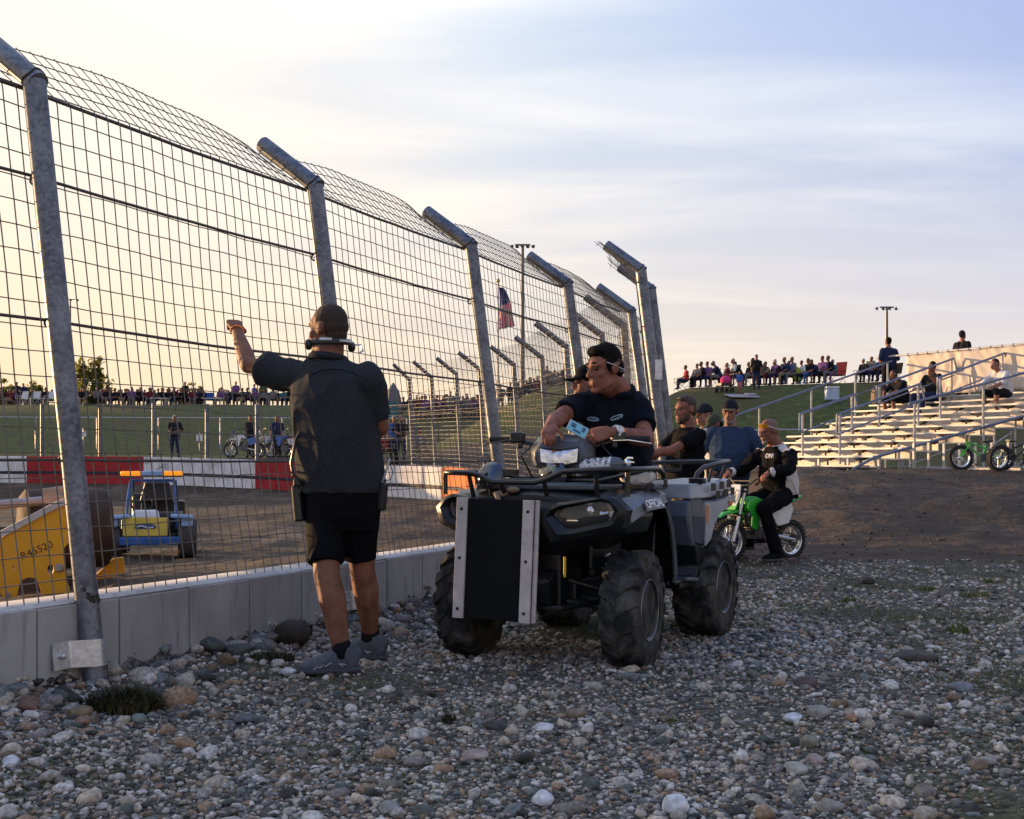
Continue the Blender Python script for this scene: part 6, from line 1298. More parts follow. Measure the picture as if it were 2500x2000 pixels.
# ------------------------------------------------------------------ blue and yellow push buggy with amber light bar on the track
bgY = 17.2; bgx = (372 - 1250) / FPX * bgY; bgz = hz(bgx, bgY); A_AMB = mat('amber_beacon', (.85, .28, .01), .25, var=.3, vscale=12, emit=(1., .3, .01), emit_s=.45); U_BLUE = mat('track_blue_paint', (.02, .09, .30), .45, var=.3, vscale=6); U_LBL = mat('pale_blue_panel', (.28, .42, .68), .45, var=.2); U_YEL = mat('faded_yellow_panel', (.60, .42, .05), .5, var=.2, vscale=5); U_TYRE = mat('dusty_buggy_tyre', (.05, .042, .038), .9, bump=.5, bscale=30)
bg_ = thing('push_buggy', 'small blue and yellow track buggy with an amber light bar', 'buggy', (bgx, bgY, bgz), R(14))
for (x, y, r_, w_) in ((-.5, -.5, .24, .2), (.52, -.45, .27, .26), (-.5, .6, .27, .26), (.5, .62, .27, .26)):
    h = bpy.data.objects.new('wheel', None); link(h, bg_); h.location = (x, y, r_ - .01); k = MB(); k.lathe([(r_ * .5, -w_ / 2), (r_ * .85, -w_ / 2), (r_ * .97, -w_ * .36), (r_, 0), (r_ * .97, w_ * .36), (r_ * .85, w_ / 2), (r_ * .5, w_ / 2)], 28, Matrix.Rotation(R(90), 4, 'Y')); k.build('tyre', U_TYRE, h); k = MB(); k.lathe([(.001, -w_ * .2), (r_ * .5, -w_ * .4), (r_ * .52, w_ * .4), (r_ * .3, w_ * .3), (.001, w_ * .3)], 20, Matrix.Rotation(R(90), 4, 'Y')); k.build('rim', B_ENG, h)
k = MB(); k.box((0, .1, .30), (.75, 1.2, .12)); k.build('chassis', B_BLK, bg_, smooth=0, bevel=.02)
k = MB(); k.box((0, -.66, .26), (.86, .12, .12)); k.build('front_bumper', U_BLUE, bg_, smooth=0, bevel=.02)
k = MB(); k.box((-.06, -.62, .46), (.62, .05, .27), (R(-8), 0, 0)); yp = k.build('nose_panel', U_YEL, bg_, smooth=0, bevel=.012)
k = MB(); k.add([(-.06 + .15 * math.cos(a), -.652 - .006 * math.sin(a), .46 + .055 * math.sin(a)) for a in np.linspace(0, 2 * math.pi, 24, endpoint=False)], [tuple(range(24))]); k.build('oval_badge', mat('badge_blue', (.05, .09, .2), .5), yp, smooth=0)
k = MB(); k.tube([(-.17, -.66, .47), (-.1, -.662, .48), (-.02, -.662, .45), (.06, -.66, .46)], .012, 4); k.build('badge_script', P_WHITE, yp, smooth=0)
k = MB(); k.box((-.06, -.45, .63), (.40, .34, .13), (R(-6), 0, 0), .85); k.build('hood', P_WHITE, bg_, smooth=0, bevel=.03)
for s in (-1, 1): k = MB(); k.box((s * .45, -.5, .60), (.32, .36, .06), (R(-4), s * R(4), 0)); k.box((s * .52, -.48, .52), (.16, .3, .12)); k.build('mudguard', U_LBL, bg_, smooth=0, bevel=.02)
k = MB()
for s in (-1, 1): k.tube([(s * .36, -.3, .4), (s * .34, -.16, .85), (s * .31, .0, 1.12), (s * .31, .5, 1.12), (s * .36, .75, .45)], .022, 8)
k.tube([(-.31, 0, 1.12), (.31, 0, 1.12)], .02, 8); k.tube([(-.31, .5, 1.12), (.31, .5, 1.12)], .02, 8); k.build('roll_cage', U_BLUE, bg_)
k = MB(); k.box((0, .0, 1.185), (.86, .16, .02)); lbm = k.build('light_bar_base', B_BLK, bg_, smooth=0)
for (x, w_, m) in ((-.31, .28, A_AMB), (.0, .30, U_LBL), (.31, .28, A_AMB)):
    k = MB(); k.box((x, 0, 1.23), (w_, .15, .07)); 
    if m is A_AMB:
        for j in range(3): k.ell((x - .09 + .09 * j, -.07, 1.23), (.035, .02, .03))
    k.build('beacon_lens' if m is A_AMB else 'light_bar_centre', m, lbm, smooth=30, bevel=.012)
k = MB(); k.box((0, -.2, .56), (.6, .5, .2), None, .8); k.box((.28, .25, .5), (.3, .9, .3)); k.box((-.3, .25, .45), (.26, .9, .22)); k.box((.1, .75, .6), (.7, .4, .4)); k.box((.05, .35, .95), (.5, .3, .3), None, .7); k.build('black_bodywork', B_BLK, bg_, smooth=0, bevel=.03)
k = MB(); k.box((-.16, .3, .5), (.34, .4, .12)); k.box((-.16, .52, .72), (.34, .1, .4), (R(-12), 0, 0)); k.build('seat', B_BLK, bg_, smooth=0, bevel=.04)
k = MB(); k.lathe([(.14, -.01), (.16, 0), (.14, .01)], 18, Matrix.Translation((-.14, -.1, .78)) @ Matrix.Rotation(R(60), 4, 'X'), closed=True); k.tube([(-.14, -.1, .78), (-.14, -.3, .6)], .015, 8); k.build('steering_wheel', B_BLK, bg_)

# ------------------------------------------------------------------ bicycles leaning under the stand
def bicycle(label, loc, rz, m, fat=.024, lean=0.):
    o = thing('bicycle', label, 'bicycle', loc, rz); o.rotation_euler = (R(lean), 0, rz)
    spoked(o, .45, .255, fat * 2.2, spokes=10); spoked(o, -.43, .255, fat * 2.2, spokes=10)
    k = MB(); r_ = .019; k.tube([(.31, 0, .60), (.27, 0, .50)], .022, 8); k.tube([(.30, 0, .585), (-.10, 0, .44)], r_, 8); k.tube([(.275, 0, .51), (-.02, 0, .25)], r_, 8); k.tube([(-.11, 0, .50), (-.02, 0, .25)], .017, 8)
    for s in (-1, 1): k.tube([(-.09, s * .01, .43), (-.43, s * .05, .255)], .010, 6); k.tube([(-.02, s * .02, .25), (-.43, s * .05, .255)], .011, 6)
    k.build('frame', m, o)
    k = MB()
    for s in (-1, 1): k.tube([(.275, s * .045, .49), (.36, s * .05, .40), (.45, s * .05, .255)], .012, 6)
    k.build('fork', m, o); k = MB(); k.tube([(.31, 0, .60), (.32, 0, .66)], .012, 8); k.tube([(.27, -.28, .74), (.30, -.12, .74), (.34, -.05, .66), (.34, .05, .66), (.30, .12, .74), (.27, .28, .74)], .011, 8); k.build('handlebar', B_BLK, o)
    k = MB(); k.loft([((-.02, 0, .58), .02, .015), ((-.12, 0, .585), .04, .02), ((-.24, 0, .60), .06, .022)], (0, 1, 0), 12); k.tube([(-.11, 0, .50), (-.12, 0, .58)], .012, 8); k.build('saddle', B_BLK, o, smooth=60)
    k = MB(); k.lathe([(.05, -.004), (.09, -.004), (.09, .004), (.05, .004)], 20, Matrix.Translation((-.02, .05, .25)) @ Matrix.Rotation(R(90), 4, 'X')); k.tube([(-.02, -.07, .25), (.08, -.07, .13)], .009, 6); k.tube([(-.02, .07, .25), (-.12, .07, .37)], .009, 6); k.box((.08, -.11, .13), (.08, .08, .02)); k.box((-.12, .11, .37), (.08, .08, .02)); k.build('cranks', B_ENG, o)
    return o
for (px, Y, lb, m, fat, ang) in ((2398, 23.2, 'bright green bicycle with fat black tyres under the bleacher end', P_GREEN, .042, 186), (2478, 22.6, 'dark bicycle cut by the right edge of the picture', B_BLK, .042, 20)):
    x = (px - 1250) / FPX * Y; bicycle(lb, (x, Y, hz(x, Y)), R(ang), m, fat, 6)
# ------------------------------------------------------------------ aluminium bleacher on top of the dirt bank
A_SEAT = mat('weathered_aluminium', (.66, .62, .57), .5, .25, var=.14, vscale=5, bump=.12, bscale=60); A_RISE = mat('aluminium_riser', (.62, .58, .53), .55, .2, var=.2, vscale=3); A_POST = galv('rail_galvanised', (.3, .3, .32), (.52, .52, .54)); A_DARK = mat('bracket_black', (.02, .02, .022), .7); A_RAIL = mat('blue_grey_rail', (.16, .19, .27), .4, .5)
BO = Vector((5.55, 28.9, 0)); bu = Vector((.552, -.834, 0)); bw = Vector((.834, .552, 0)); NR = 10; RISE, DEP, Z0 = .18, .65, 1.26
bl = thing('bleacher', 'long sunlit aluminium bleacher with ten rows on the dirt bank', 'bleacher', BO)
def P3(u_, k, z, d=0.): return bu * u_ + bw * (k * DEP + d) + up * z
ends = lambda k: 4.35 + .27 * k
rotB = Matrix(((bu.x, bw.x, 0), (bu.y, bw.y, 0), (0, 0, 1)))
for k in range(NR):
    z = Z0 + RISE * k; L = ends(k)
    b = MB(); b.box(P3(L / 2, k, z, .12), (L, .25, .045), rotB); b.build('seat_plank', A_SEAT, bl, smooth=0, bevel=.006)
    b = MB(); b.box(P3(L / 2, k, z - .24, .12), (L - .08, .36, .03), rotB); b.box(P3(L / 2, k, z - .115, .315), (L - .08, .02, .20), rotB); b.box(P3(L / 2, k, z - .225, .325), (L - .08, .012, .03), rotB); b.build('foot_plank', A_RISE, bl, smooth=0)
    n = 5
    for i in range(n):
        br = MB(); u_ = .35 + (L - .6) * i / (n - 1) + .17 * (k % 3 - 1)
        br.box(P3(u_, k, z - .045, .1), (.28, .17, .04), rotB); br.box(P3(u_, k, z - .075, .1), (.16, .14, .03), rotB); br.box(P3(u_, k, z - .15, .1), (.03, .03, .16), rotB); br.build('seat_bracket', A_DARK, bl, smooth=0)
for i in range(6):
    b = MB(); u_ = .25 + i * .85; g = hz(BO.x + bu.x * u_, BO.y + bu.y * u_); b.box(P3(u_, 0, (Z0 - .05 + g) / 2 - .1, .02), (.05, .05, Z0 - .05 - g + .2), rotB); b.build('front_leg', A_POST, bl, smooth=0)
b = MB(); b.box(P3(2.2, 0, Z0 - .21, -.25), (4.3, .3, .03), rotB); b.build('foot_plank', A_RISE, bl, smooth=0)
for k in range(1, NR, 2):
    for u_ in (ends(k) - .1, ends(k) - 1.6):
        t_ = P3(u_, k, Z0 + RISE * k - .28, .1); g = hz(BO.x + t_.x, BO.y + t_.y); b = MB(); b.tube([(t_.x, t_.y, g - .1), t_], .028, 8); b.build('frame_leg', A_POST, bl)
for k in range(1, NR - 2, 2):
    b = MB(); a_, c_ = P3(ends(k) - .1, k, Z0 - .25, .1), P3(ends(k + 2) - .1, k + 2, Z0 + RISE * (k + 2) - .3, .1); b.tube([a_, c_], .016, 6); b.tube([P3(ends(k) - .1, k, 1.02, .1), P3(ends(k + 2) - .1, k + 2, 1.02, .1)], .018, 6); b.build('frame_brace', A_POST, bl)
def rail(name, pts_, posts, r_=.028, m=A_RAIL, parent=bl, low=None):
    b = MB(); b.tube(pts_, r_, 8); o = b.build(name, m, parent)
    for (p, z0) in posts: q = MB(); q.tube([(p.x, p.y, z0), p], r_ * .95, 8); q.build('rail_post', A_POST, o)
    return o
zr = lambda k: Z0 + RISE * k
pts_ = [P3(-.12, k, zr(k) + 1.02, .1) for k in (-1.4, 0, 2, 4, 6, 8, 9.6)]
rail('side_rail', pts_, [(P3(-.12, k, zr(k) + 1.0, .1), zr(k) - .3 if k > 0 else .9) for k in (-.9, 1.5, 4.5, 7.2, 9.3)])
rail('side_rail', [P3(-.12, k, zr(k) + .42, .1) for k in (4.4, 6, 8, 9.6)], [], .018)
for (u_, k0, k1) in ((2.0, .4, 3.4), (2.05, 4.6, 9.4), (3.35, .0, 4.6), (3.45, 5.4, 9.6)):
    ks = np.linspace(k0, k1, 4); rail('aisle_rail', [P3(u_, k0, zr(k0) + .55)] + [P3(u_, k, zr(k) + .95) for k in ks] + [P3(u_ + .01, k1 + .2, zr(k1) + .6)], [(P3(u_, k, zr(k) + .93), zr(k) - .2) for k in (k0 + .15, k1 - .15)], .03); rail('aisle_rail', [P3(u_, k, zr(k) + .5) for k in ks], [], .02)
rail('end_rail', [P3(ends(0) + .1, -1.2, .98)] + [P3(ends(k) + .05, k, zr(k) - .02) for k in (0, 3, 6, 9)], [], .032)
rail('end_rail', [P3(ends(k) + .02, k, zr(k) + .95) for k in (1.2, 4, 7, 9.5)], [(P3(ends(k) + .02, k, zr(k) + .93), .9) for k in (1.4, 3.8)], .03)
# white pickets and boards seen in the gloom under the end
b = MB(); r = random.Random(2)
for i in range(11):
    p_ = P3(4.5 + i * .33, .6 + i * .12, 0, .3); g = hz(BO.x + p_.x, BO.y + p_.y); b.box(p_ + up * (g + .28), (.05, .03, .6), rotB)
b.box(P3(5.6, 1.2, .98, .3), (3.2, .05, .07), rotB); b.build('lattice_board', A_POST, bl, smooth=0)

# ------------------------------------------------------------------ banner tied along the back rail
M_BAN = mat('cream_vinyl_banner', (.55, .47, .40), .6, var=.12, vscale=2.5)
bn = thing('banner', 'wrinkled cream vinyl banner tied along the back rail of the bleacher', 'banner', BO)
b = MB(); nu, nv = 150, 16; vs = []
for i in range(nu):
    s_ = i / (nu - 1); U = .45 + s_ * 7.6
    for j in range(nv):
        t_ = j / (nv - 1); z = 4.12 - 1.14 * t_ - .03 * abs(math.sin(U * 3.1)) * (1 - t_)
        rp = noise.noise((U * 2.4 + t_ * 2.1 * math.sin(int(U * .9) * 2.3), t_ * .8, 3)); rp2 = noise.noise((U * 5 - t_ * 3.5, t_, 7))
        d = .055 * (1 - abs(rp) * 2) * (.3 + t_ * (1 - .3 * t_)) + .03 * rp2; vs.append(P3(U, NR - .4, z, d))
b.add(vs, [(i * nv + j, (i + 1) * nv + j, (i + 1) * nv + j + 1, i * nv + j + 1) for i in range(nu - 1) for j in range(nv - 1)]); o = b.build('vinyl_sheet', M_BAN, bn, smooth=180); m_ = o.modifiers.new('solid', 'SOLIDIFY'); m_.thickness = .006
b = MB(); b.tube([P3(U, NR - .4, 4.13) for U in np.linspace(-.6, 8.1, 12)], .028, 8); b.build('top_rail', A_POST, bn)
b = MB()
for i in range(24): c = P3(.5 + i * .32, NR - .4, 4.125); b.tube([c + bw * .035 * math.cos(a) + up * .04 * math.sin(a) for a in np.linspace(0, 6.283, 8, endpoint=False)], .006, 4, closed=True)
b.build('tie_rope', M_CABLE, bn)
for U in (-.3, 2.4, 5.0, 7.6): b = MB(); p = P3(U, NR - .4, 4.1, .05); b.tube([(p.x, p.y, .9), p], .026, 8); b.build('rail_post', A_POST, bn)

# ------------------------------------------------------------------ light masts, flagpole
M_POLE = mat('mast_steel', (.12, .12, .13), .5, .5); M_LAMP = mat('floodlight_housing', (.05, .055, .065), .4, .3)
def mast(label, px, ytop, Y, nl=4, span=47):
    x = (px - 1250) / FPX * Y; g = hz(x, Y) if Y < 100 else 4.; zt = CAMZ + (HZ - ytop) / FPX * Y; o = thing('light_mast', label, 'floodlight mast', (x, Y, g)); s = span / FPX * Y
    b = MB(); b.tube([(0, 0, -.5), (0, 0, zt - g)], [.16, .09], 10); b.build('mast_pole', M_POLE, o); b = MB(); b.box((0, 0, zt - g + .05), (s * .72, .1, .1)); b.build('crossarm', M_POLE, o, smooth=0)
    for i in range(nl):
        u_ = (i / (nl - 1) - .5) * s; b = MB(); h_ = s * .085; b.lathe([(.001, -h_ * 1.2), (h_ * .6, -h_), (h_, 0), (h_ * 1.05, h_ * .5), (.001, h_ * .5)], 12, Matrix.Translation((u_, 0, zt - g - .05)) @ Matrix.Rotation(R(70 if i % 2 else 105), 4, 'Y') @ Matrix.Rotation(R(25), 4, 'X')); b.build('floodlight', M_LAMP, o)
mast('tall floodlight mast on the hill behind the bleacher', 2165, 752, 84)
mast('tall floodlight mast behind the flag in the middle', 1276, 600, 72, 5, 52)
mast('distant floodlight mast just right of the first fence post', 172, 732, 150, 3, 34)
fl = thing('flagpole', 'pale flagpole standing on the far hill', 'flagpole'); Y = 70.; x = (1216 - 1250) / FPX * Y; g = hz(x, Y); fl.location = (x, Y, g); zt = CAMZ + (HZ - 690) / FPX * Y - g
b = MB(); b.tube([(0, 0, -.3), (0, 0, zt)], [.09, .05], 10); b.build('pole', mat('pale_pole', (.45, .43, .4), .4, .3), fl); b = MB(); b.ell((0, 0, zt + .12), .13); b.build('finial', mat('gilt_ball', (.6, .45, .2), .3, .6), fl)
fg = thing('flag', 'striped red and white flag with a blue canton hanging limp on the pole', 'flag', (x, Y, g)); F_R = mat('flag_red', (.62, .03, .05), .8); F_W = mat('flag_white', (.65, .6, .6), .8); F_B = mat('flag_blue', (.03, .04, .16), .8)
b = MB(); nu, nv = 26, 26; vs = []
for i in range(nu):
    s_ = i / (nu - 1)
    for j in range(nv):
        t_ = j / (nv - 1); w_ = .28 + .75 * t_ ** .8; vs.append((.05 + s_ * w_ + .05 * math.sin(t_ * 5), .16 * math.sin(s_ * 14 + t_ * 2) * (.4 + .6 * t_), zt - .3 - 2.35 * t_ + (1 - s_) * .0 + .45 * s_ * t_ * (1 - t_) - .25 * (1 - s_) * t_))
b.add(vs, [(i * nv + j, (i + 1) * nv + j, (i + 1) * nv + j + 1, i * nv + j + 1) for i in range(nu - 1) for j in range(nv - 1)]); o = b.build('flag_cloth', [F_R, F_W, F_B], fg, smooth=180)
mi = []
for i in range(nu - 1):
    for j in range(nv - 1): mi.append(2 if (j < 11 and i > -1 and j < 11 - i * .05) else ((i + j // 9) // 2) % 2)
o.data.polygons.foreach_set('material_index', mi)

# ------------------------------------------------------------------ trees beyond the far hill
M_LEAF = mat('backlit_leaf', (.07, .085, .015), .6, var=.4, vscale=.8, island=.5); M_BARK = mat('bark', (.05, .038, .028), .9, bump=.6, bscale=12)
M_LEAF.node_tree.nodes['Principled BSDF'].inputs['Subsurface Weight'].default_value = 0
def leafmat(m):
    nt = m.node_tree; n = nt.nodes; b = n['Principled BSDF']; t = n.new('ShaderNodeBsdfTranslucent'); t.inputs[0].default_value = (.30, .26, .03, 1); x = n.new('ShaderNodeMixShader'); x.inputs[0].default_value = .45; nt.links.new(b.outputs[0], x.inputs[1]); nt.links.new(t.outputs[0], x.inputs[2]); nt.links.new(x.outputs[0], n['Material Output'].inputs['Surface'])
leafmat(M_LEAF)
def tree(label, px, ytop, ybot, wpx, Y, seed, group=None):
    r = random.Random(seed); x = (px - 1250) / FPX * Y; zt, zb = CAMZ + (HZ - ytop) / FPX * Y, CAMZ + (HZ - ybot) / FPX * Y; g = hz(x, Y); o = thing('tree', label, 'tree', (x, Y, g), 0, group); H = zt - g; w_ = wpx / FPX * Y / 2; z0 = zb - g
    b = MB(); b.tube([(0, 0, -.3), (.1, 0, H * .35), (-.05, .1, H * .7)], [.05 * H * .55, .03 * H * .6, .01 * H], 8); tips = []
    for k in range(16):
        a = r.random() * 6.28; h0 = H * (.3 + .45 * r.random()); l = w_ * (.5 + .55 * r.random()) * (1.05 - abs(h0 / H - .5)); e = Vector((math.cos(a) * l, math.sin(a) * l, min(H * .97, h0 + l * (.5 + .6 * r.random())))); b.tube([(0, 0, h0), e * .5 + Vector((0, 0, h0 * .5)) + Vector((0, 0, .1)), e], [.012 * H, .008 * H, .003 * H], 5); tips.append(e)
    b.build('trunk', M_BARK, o); b = MB(); tips.append(Vector((0, 0, H * .95)))
    for k in range(170):
        c = r.choice(tips) * r.uniform(.72, 1.08) + Vector((r.gauss(0, .1), r.gauss(0, .1), r.gauss(0, .08))) * w_; s = w_ * r.uniform(.12, .32); c.z = max(c.z, z0 + .1 * H)
        for _ in range(26):
            d = Vector((r.gauss(0, 1), r.gauss(0, 1), r.gauss(0, .8))).normalized() * s * r.random() ** .4; p = c + d; n_ = Vector((r.gauss(0, 1), r.gauss(0, 1), r.gauss(0, 1))).normalized(); u_ = n_.orthogonal().normalized(); v_ = n_.cross(u_); q = .034 * H * r.uniform(.5, 1.)
            b.add([p + u_ * q, p + v_ * q * .6, p - u_ * q, p - v_ * q * .6], [(0, 1, 2, 3)])
    b.build('crown', M_LEAF, o, smooth=0)
for a in (('yellow-green tree at the left edge behind the crowd', 8, 930, 1000, 54, 118, 1), ('small round tree just left of the first fence post', 84, 936, 1000, 62, 120, 2), ('tallest leafy tree, right of the first fence post', 226, 886, 1005, 96, 116, 3), ('small tree behind the spectators near the raised fist', 470, 936, 1000, 52, 118, 4)): tree(*a)

# ------------------------------------------------------------------ pipe fences along the foot of the hills
def pipe_fence(label, pts_, h, n=None):
    o = thing('pipe_fence', label, 'fence'); b = MB(); top = []
    for (x, y) in pts_: g = hz(x, y); top.append(Vector((x, y, g + h))); q = MB(); q.tube([(x, y, g - .2), (x, y, g + h)], .035, 8); q.build('fence_post', A_POST, o)
    b.tube(top, .032, 8); b.build('top_rail', A_POST, o)
    b = MB()
    for i in range(len(top) - 1):
        a_, c_ = top[i], top[i + 1]; m_ = int((c_ - a_).length / .12)
        for k in range(m_):
            q = a_.lerp(c_, k / m_); q2 = a_.lerp(c_, min(1, (k + 8) / m_)); b.tube([q, q2 - up * (h - .05)], .002, 3, cap=False); b.tube([q2, q - up * (h - .05)], .002, 3, cap=False)
    b.build('chain_link', M_WIRE, o, smooth=0); return o
pipe_fence('chain-link fence with a pipe rail behind the men, along the foot of the right hill', [(5.2 + i * 2.6, 38.5 - i * .35) for i in range(8)], 1.25)
pipe_fence('chain-link fence with a pipe rail across the far left hillside', [(-30 + i * 3.1, 57.5 - i * .1) for i in range(9)], 1.6)
for (px, py, Y, w_, h_, lb) in ((487, 1069, 56.7, .32, .32, 'square white sign on a post of the far hillside'), (203, 1060, 57.2, .3, .26, 'small white sign beside the first fence post on the far hillside')):
    c = at(px, py, Y); o = thing('white_sign', lb, 'sign', (c.x, c.y, hz(c.x, c.y))); b = MB(); b.box((0, 0, c.z - o.location.z), (w_, .02, h_)); b.build('sign_board', P_WHITE, o, smooth=0); b = MB(); b.tube([(0, .03, -.2), (0, .03, c.z - o.location.z + .3)], .03, 8); b.build('sign_post', A_POST, o)
# ------------------------------------------------------------------ spectators: a few body shapes, individual clothes
def proto(name, segs, voxel=.03):
    """segs: (label, a, b, ra, rb); label 0 skin 1 top 2 legs 3 hair"""
    b = MB()
    for l, a, c, ra_, rb_ in segs: b.cone(a, c, ra_, rb_, 10, 2)
    o = organic(name, b, voxel, 2, [S_FAIR, C_GREY, C_DENIM, H_BROWN]); mi = []
    for p in o.data.polygons:
        best, bl_ = 1e9, 0
        for l, a, c, ra_, rb_ in segs:
            a, c = Vector(a), Vector(c); d = c - a; t = max(0, min(1, (p.center - a).dot(d) / max(1e-9, d.dot(d)))); q = (p.center - a - d * t).length - (ra_ + (rb_ - ra_) * t)
            if q < best: best, bl_ = q, l
        mi.append(bl_)
    o.data.polygons.foreach_set('material_index', mi); me = o.data; bpy.data.objects.remove(o); return me
def segs_head(c, n): c = Vector(c); return [(0, c, c + Vector((0, .03, -.07)), .088, .068), (3, c + Vector((0, -.025, .035)), c + Vector((0, -.035, -.01)), .092, .082), (0, c + Vector((0, .095, -.03)), c + Vector((0, .10, -.045)), .016, .018), (0, c - Vector((0, .01, .08)), n, .055, .06)]
def mirrored(l): return l + [(a, Vector((-b[0], b[1], b[2])), Vector((-c[0], c[1], c[2])), d, e) for a, b, c, d, e in l]
def seg_torso(p, n, w=.14, wd=.0): p, n = Vector(p), Vector(n); return [(1, p + Vector((-.07, 0, .04)), p.lerp(n, .8) + Vector((-.09, 0, 0)), w, .11), (1, p + Vector((.07, 0, .04)), p.lerp(n, .8) + Vector((.09, 0, 0)), w, .11), (1, p.lerp(n, .3) + Vector((0, .03 + wd, 0)), p.lerp(n, .6) + Vector((0, .02, 0)), w, w * .9)]
STAND = proto('standing_body', segs_head((0, .02, 1.66), (0, 0, 1.5)) + seg_torso((0, 0, .98), (0, 0, 1.48)) + mirrored([(1, (.2, 0, 1.4), (.25, -.02, 1.16), .075, .065), (0, (.25, -.02, 1.16), (.24, .1, .92), .045, .035), (0, (.24, .1, .92), (.23, .13, .82), .04, .025), (2, (.1, 0, .92), (.11, .02, .5), .105, .075), (2, (.11, .02, .5), (.12, -.02, .1), .075, .055), (2, (.12, -.03, .05), (.13, .14, .04), .05, .04)]))
POCKET = proto('standing_body_hands_front', segs_head((0, .03, 1.66), (0, 0, 1.5)) + seg_torso((0, 0, .98), (0, 0, 1.48), .15, .03) + mirrored([(1, (.21, 0, 1.4), (.29, -.02, 1.18), .078, .068), (0, (.29, -.02, 1.18), (.14, .2, 1.08), .045, .035), (0, (.14, .2, 1.08), (.07, .22, 1.08), .04, .03), (2, (.1, 0, .92), (.13, .02, .5), .11, .078), (2, (.13, .02, .5), (.15, -.02, .1), .075, .055), (2, (.15, -.03, .05), (.17, .14, .04), .05, .04)]))
SIT = proto('seated_body', segs_head((0, .02, 1.20), (0, -.02, 1.04)) + seg_torso((0, -.05, .50), (0, -.03, 1.02)) + mirrored([(1, (.2, -.02, .95), (.27, .02, .72), .075, .065), (0, (.27, .02, .72), (.2, .24, .62), .045, .035), (0, (.2, .24, .62), (.15, .32, .6), .04, .028), (2, (.1, -.03, .48), (.14, .40, .50), .105, .08), (2, (.14, .40, .50), (.15, .42, .1), .075, .055), (2, (.15, .40, .05), (.16, .56, .04), .05, .04)]))
LEAN = proto('seated_body_leaning', segs_head((0, .26, 1.12), (0, .15, .99)) + seg_torso((0, -.05, .50), (0, .14, .97)) + mirrored([(1, (.2, .12, .9), (.26, .3, .70), .075, .065), (0, (.26, .3, .70), (.1, .48, .60), .045, .035), (0, (.1, .48, .60), (.04, .52, .58), .04, .03), (2, (.1, -.03, .48), (.16, .40, .50), .105, .08), (0, (.16, .40, .48), (.16, .38, .1), .06, .045), (2, (.15, .38, .05), (.16, .54, .04), .05, .04)]))
RAISE = proto('seated_body_hand_up', segs_head((0, .0, 1.22), (0, -.04, 1.05)) + seg_torso((0, -.05, .50), (0, -.05, 1.03), .17) + [(1, (.22, -.02, .96), (.30, .08, .72), .08, .068), (0, (.30, .08, .72), (.28, .32, .66), .05, .036), (1, (-.22, -.02, .96), (-.30, .10, .76), .08, .068), (0, (-.30, .10, .76), (-.26, .30, .98), .05, .038), (0, (-.26, .30, .98), (-.26, .32, 1.06), .042, .034), (0, (-.26, .32, 1.06), (-.26, .33, 1.17), .016, .014)] + mirrored([(2, (.1, -.03, .48), (.16, .42, .50), .12, .09), (2, (.16, .42, .50), (.17, .46, .1), .085, .06), (2, (.17, .44, .05), (.18, .60, .04), .05, .04)]))
CHILD = proto('standing_child', [(l, Vector(a) * .62, Vector(b) * .62, ra_ * .68, rb_ * .68) for l, a, b, ra_, rb_ in segs_head((0, .02, 1.66), (0, 0, 1.5)) + seg_torso((0, 0, .98), (0, 0, 1.48)) + mirrored([(1, (.2, 0, 1.4), (.25, -.02, 1.16), .075, .065), (0, (.25, -.02, 1.16), (.22, .12, .94), .045, .035), (2, (.1, 0, .92), (.11, .02, .5), .105, .075), (0, (.11, .02, .5), (.12, -.02, .08), .07, .055)])])
def cc(n, c): return cloth('crowd_' + n, c, .25, 0)
TOPS = {'black': cc('black', (.014, .014, .018)), 'navy': cc('navy', (.02, .028, .07)), 'blue': cc('blue', (.04, .10, .32)), 'grey': cc('grey', (.14, .14, .15)), 'white': cc('white', (.55, .55, .56)), 'red': cc('red', (.32, .03, .04)), 'pink': cc('pink', (.42, .16, .2)), 'purple': cc('purple', (.14, .07, .2)), 'tan': cc('tan', (.26, .19, .13)), 'green': cc('green', (.05, .09, .05)), 'teal': cc('teal', (.04, .16, .18)), 'maroon': cc('maroon', (.12, .02, .03))}
HAIRS = [H_DARK, H_BROWN, H_GREY, mat('fair_hair', (.25, .16, .07), .7), G_CAP]
SKINS = [S_FAIR, S_RUDDY, S_TAN]
def spectator(label, me, px, Y, rz, top, legs, group=None, dz=0., k=1., z=None, hair=None, i=0):
    x = (px - 1250) / FPX * Y; o = bpy.data.objects.new('person', me); COL.objects.link(o); o.location = (x, Y, (hz(x, Y) if z is None else z) + dz); o.rotation_euler = (0, 0, R(rz)); o.scale = (k, k, k)
    for s, m in zip(o.material_slots, (SKINS[i % 3], TOPS[top], TOPS[legs] if legs in TOPS else legs, hair or HAIRS[i % 5])): s.link = 'OBJECT'; s.material = m
    return tag(o, label, 'person', group)
def chair_mesh(name, w=.56, back=.95, arms=True):
    b = MB(); b.m = 0; b.box((0, 0, .42), (w, .46, .02), (R(6), 0, 0)); b.box((0, -.27, .42 + back * .28), (w, .018, back * .56), (R(12), 0, 0)); b.m = 1
    for s in (-1, 1):
        b.tube([(s * w * .5, .25, 0), (s * w * .5, -.22, .44)], .012, 5); b.tube([(s * w * .5, -.28, 0), (s * w * .5, .22, .44)], .012, 5); b.tube([(s * w * .5, -.21, .4), (s * w * .5, -.36, .42 + back * .55)], .013, 5)
        if arms: b.box((s * (w * .5 + .02), 0, .62), (.05, .44, .02)); b.tube([(s * w * .5, .2, .43), (s * w * .5, .2, .62)], .012, 5)
    b.tube([(-w * .5, .25, .01), (w * .5, -.28, .01)], .01, 5)
    return b.mesh(name, [C_GREY, B_BLK])
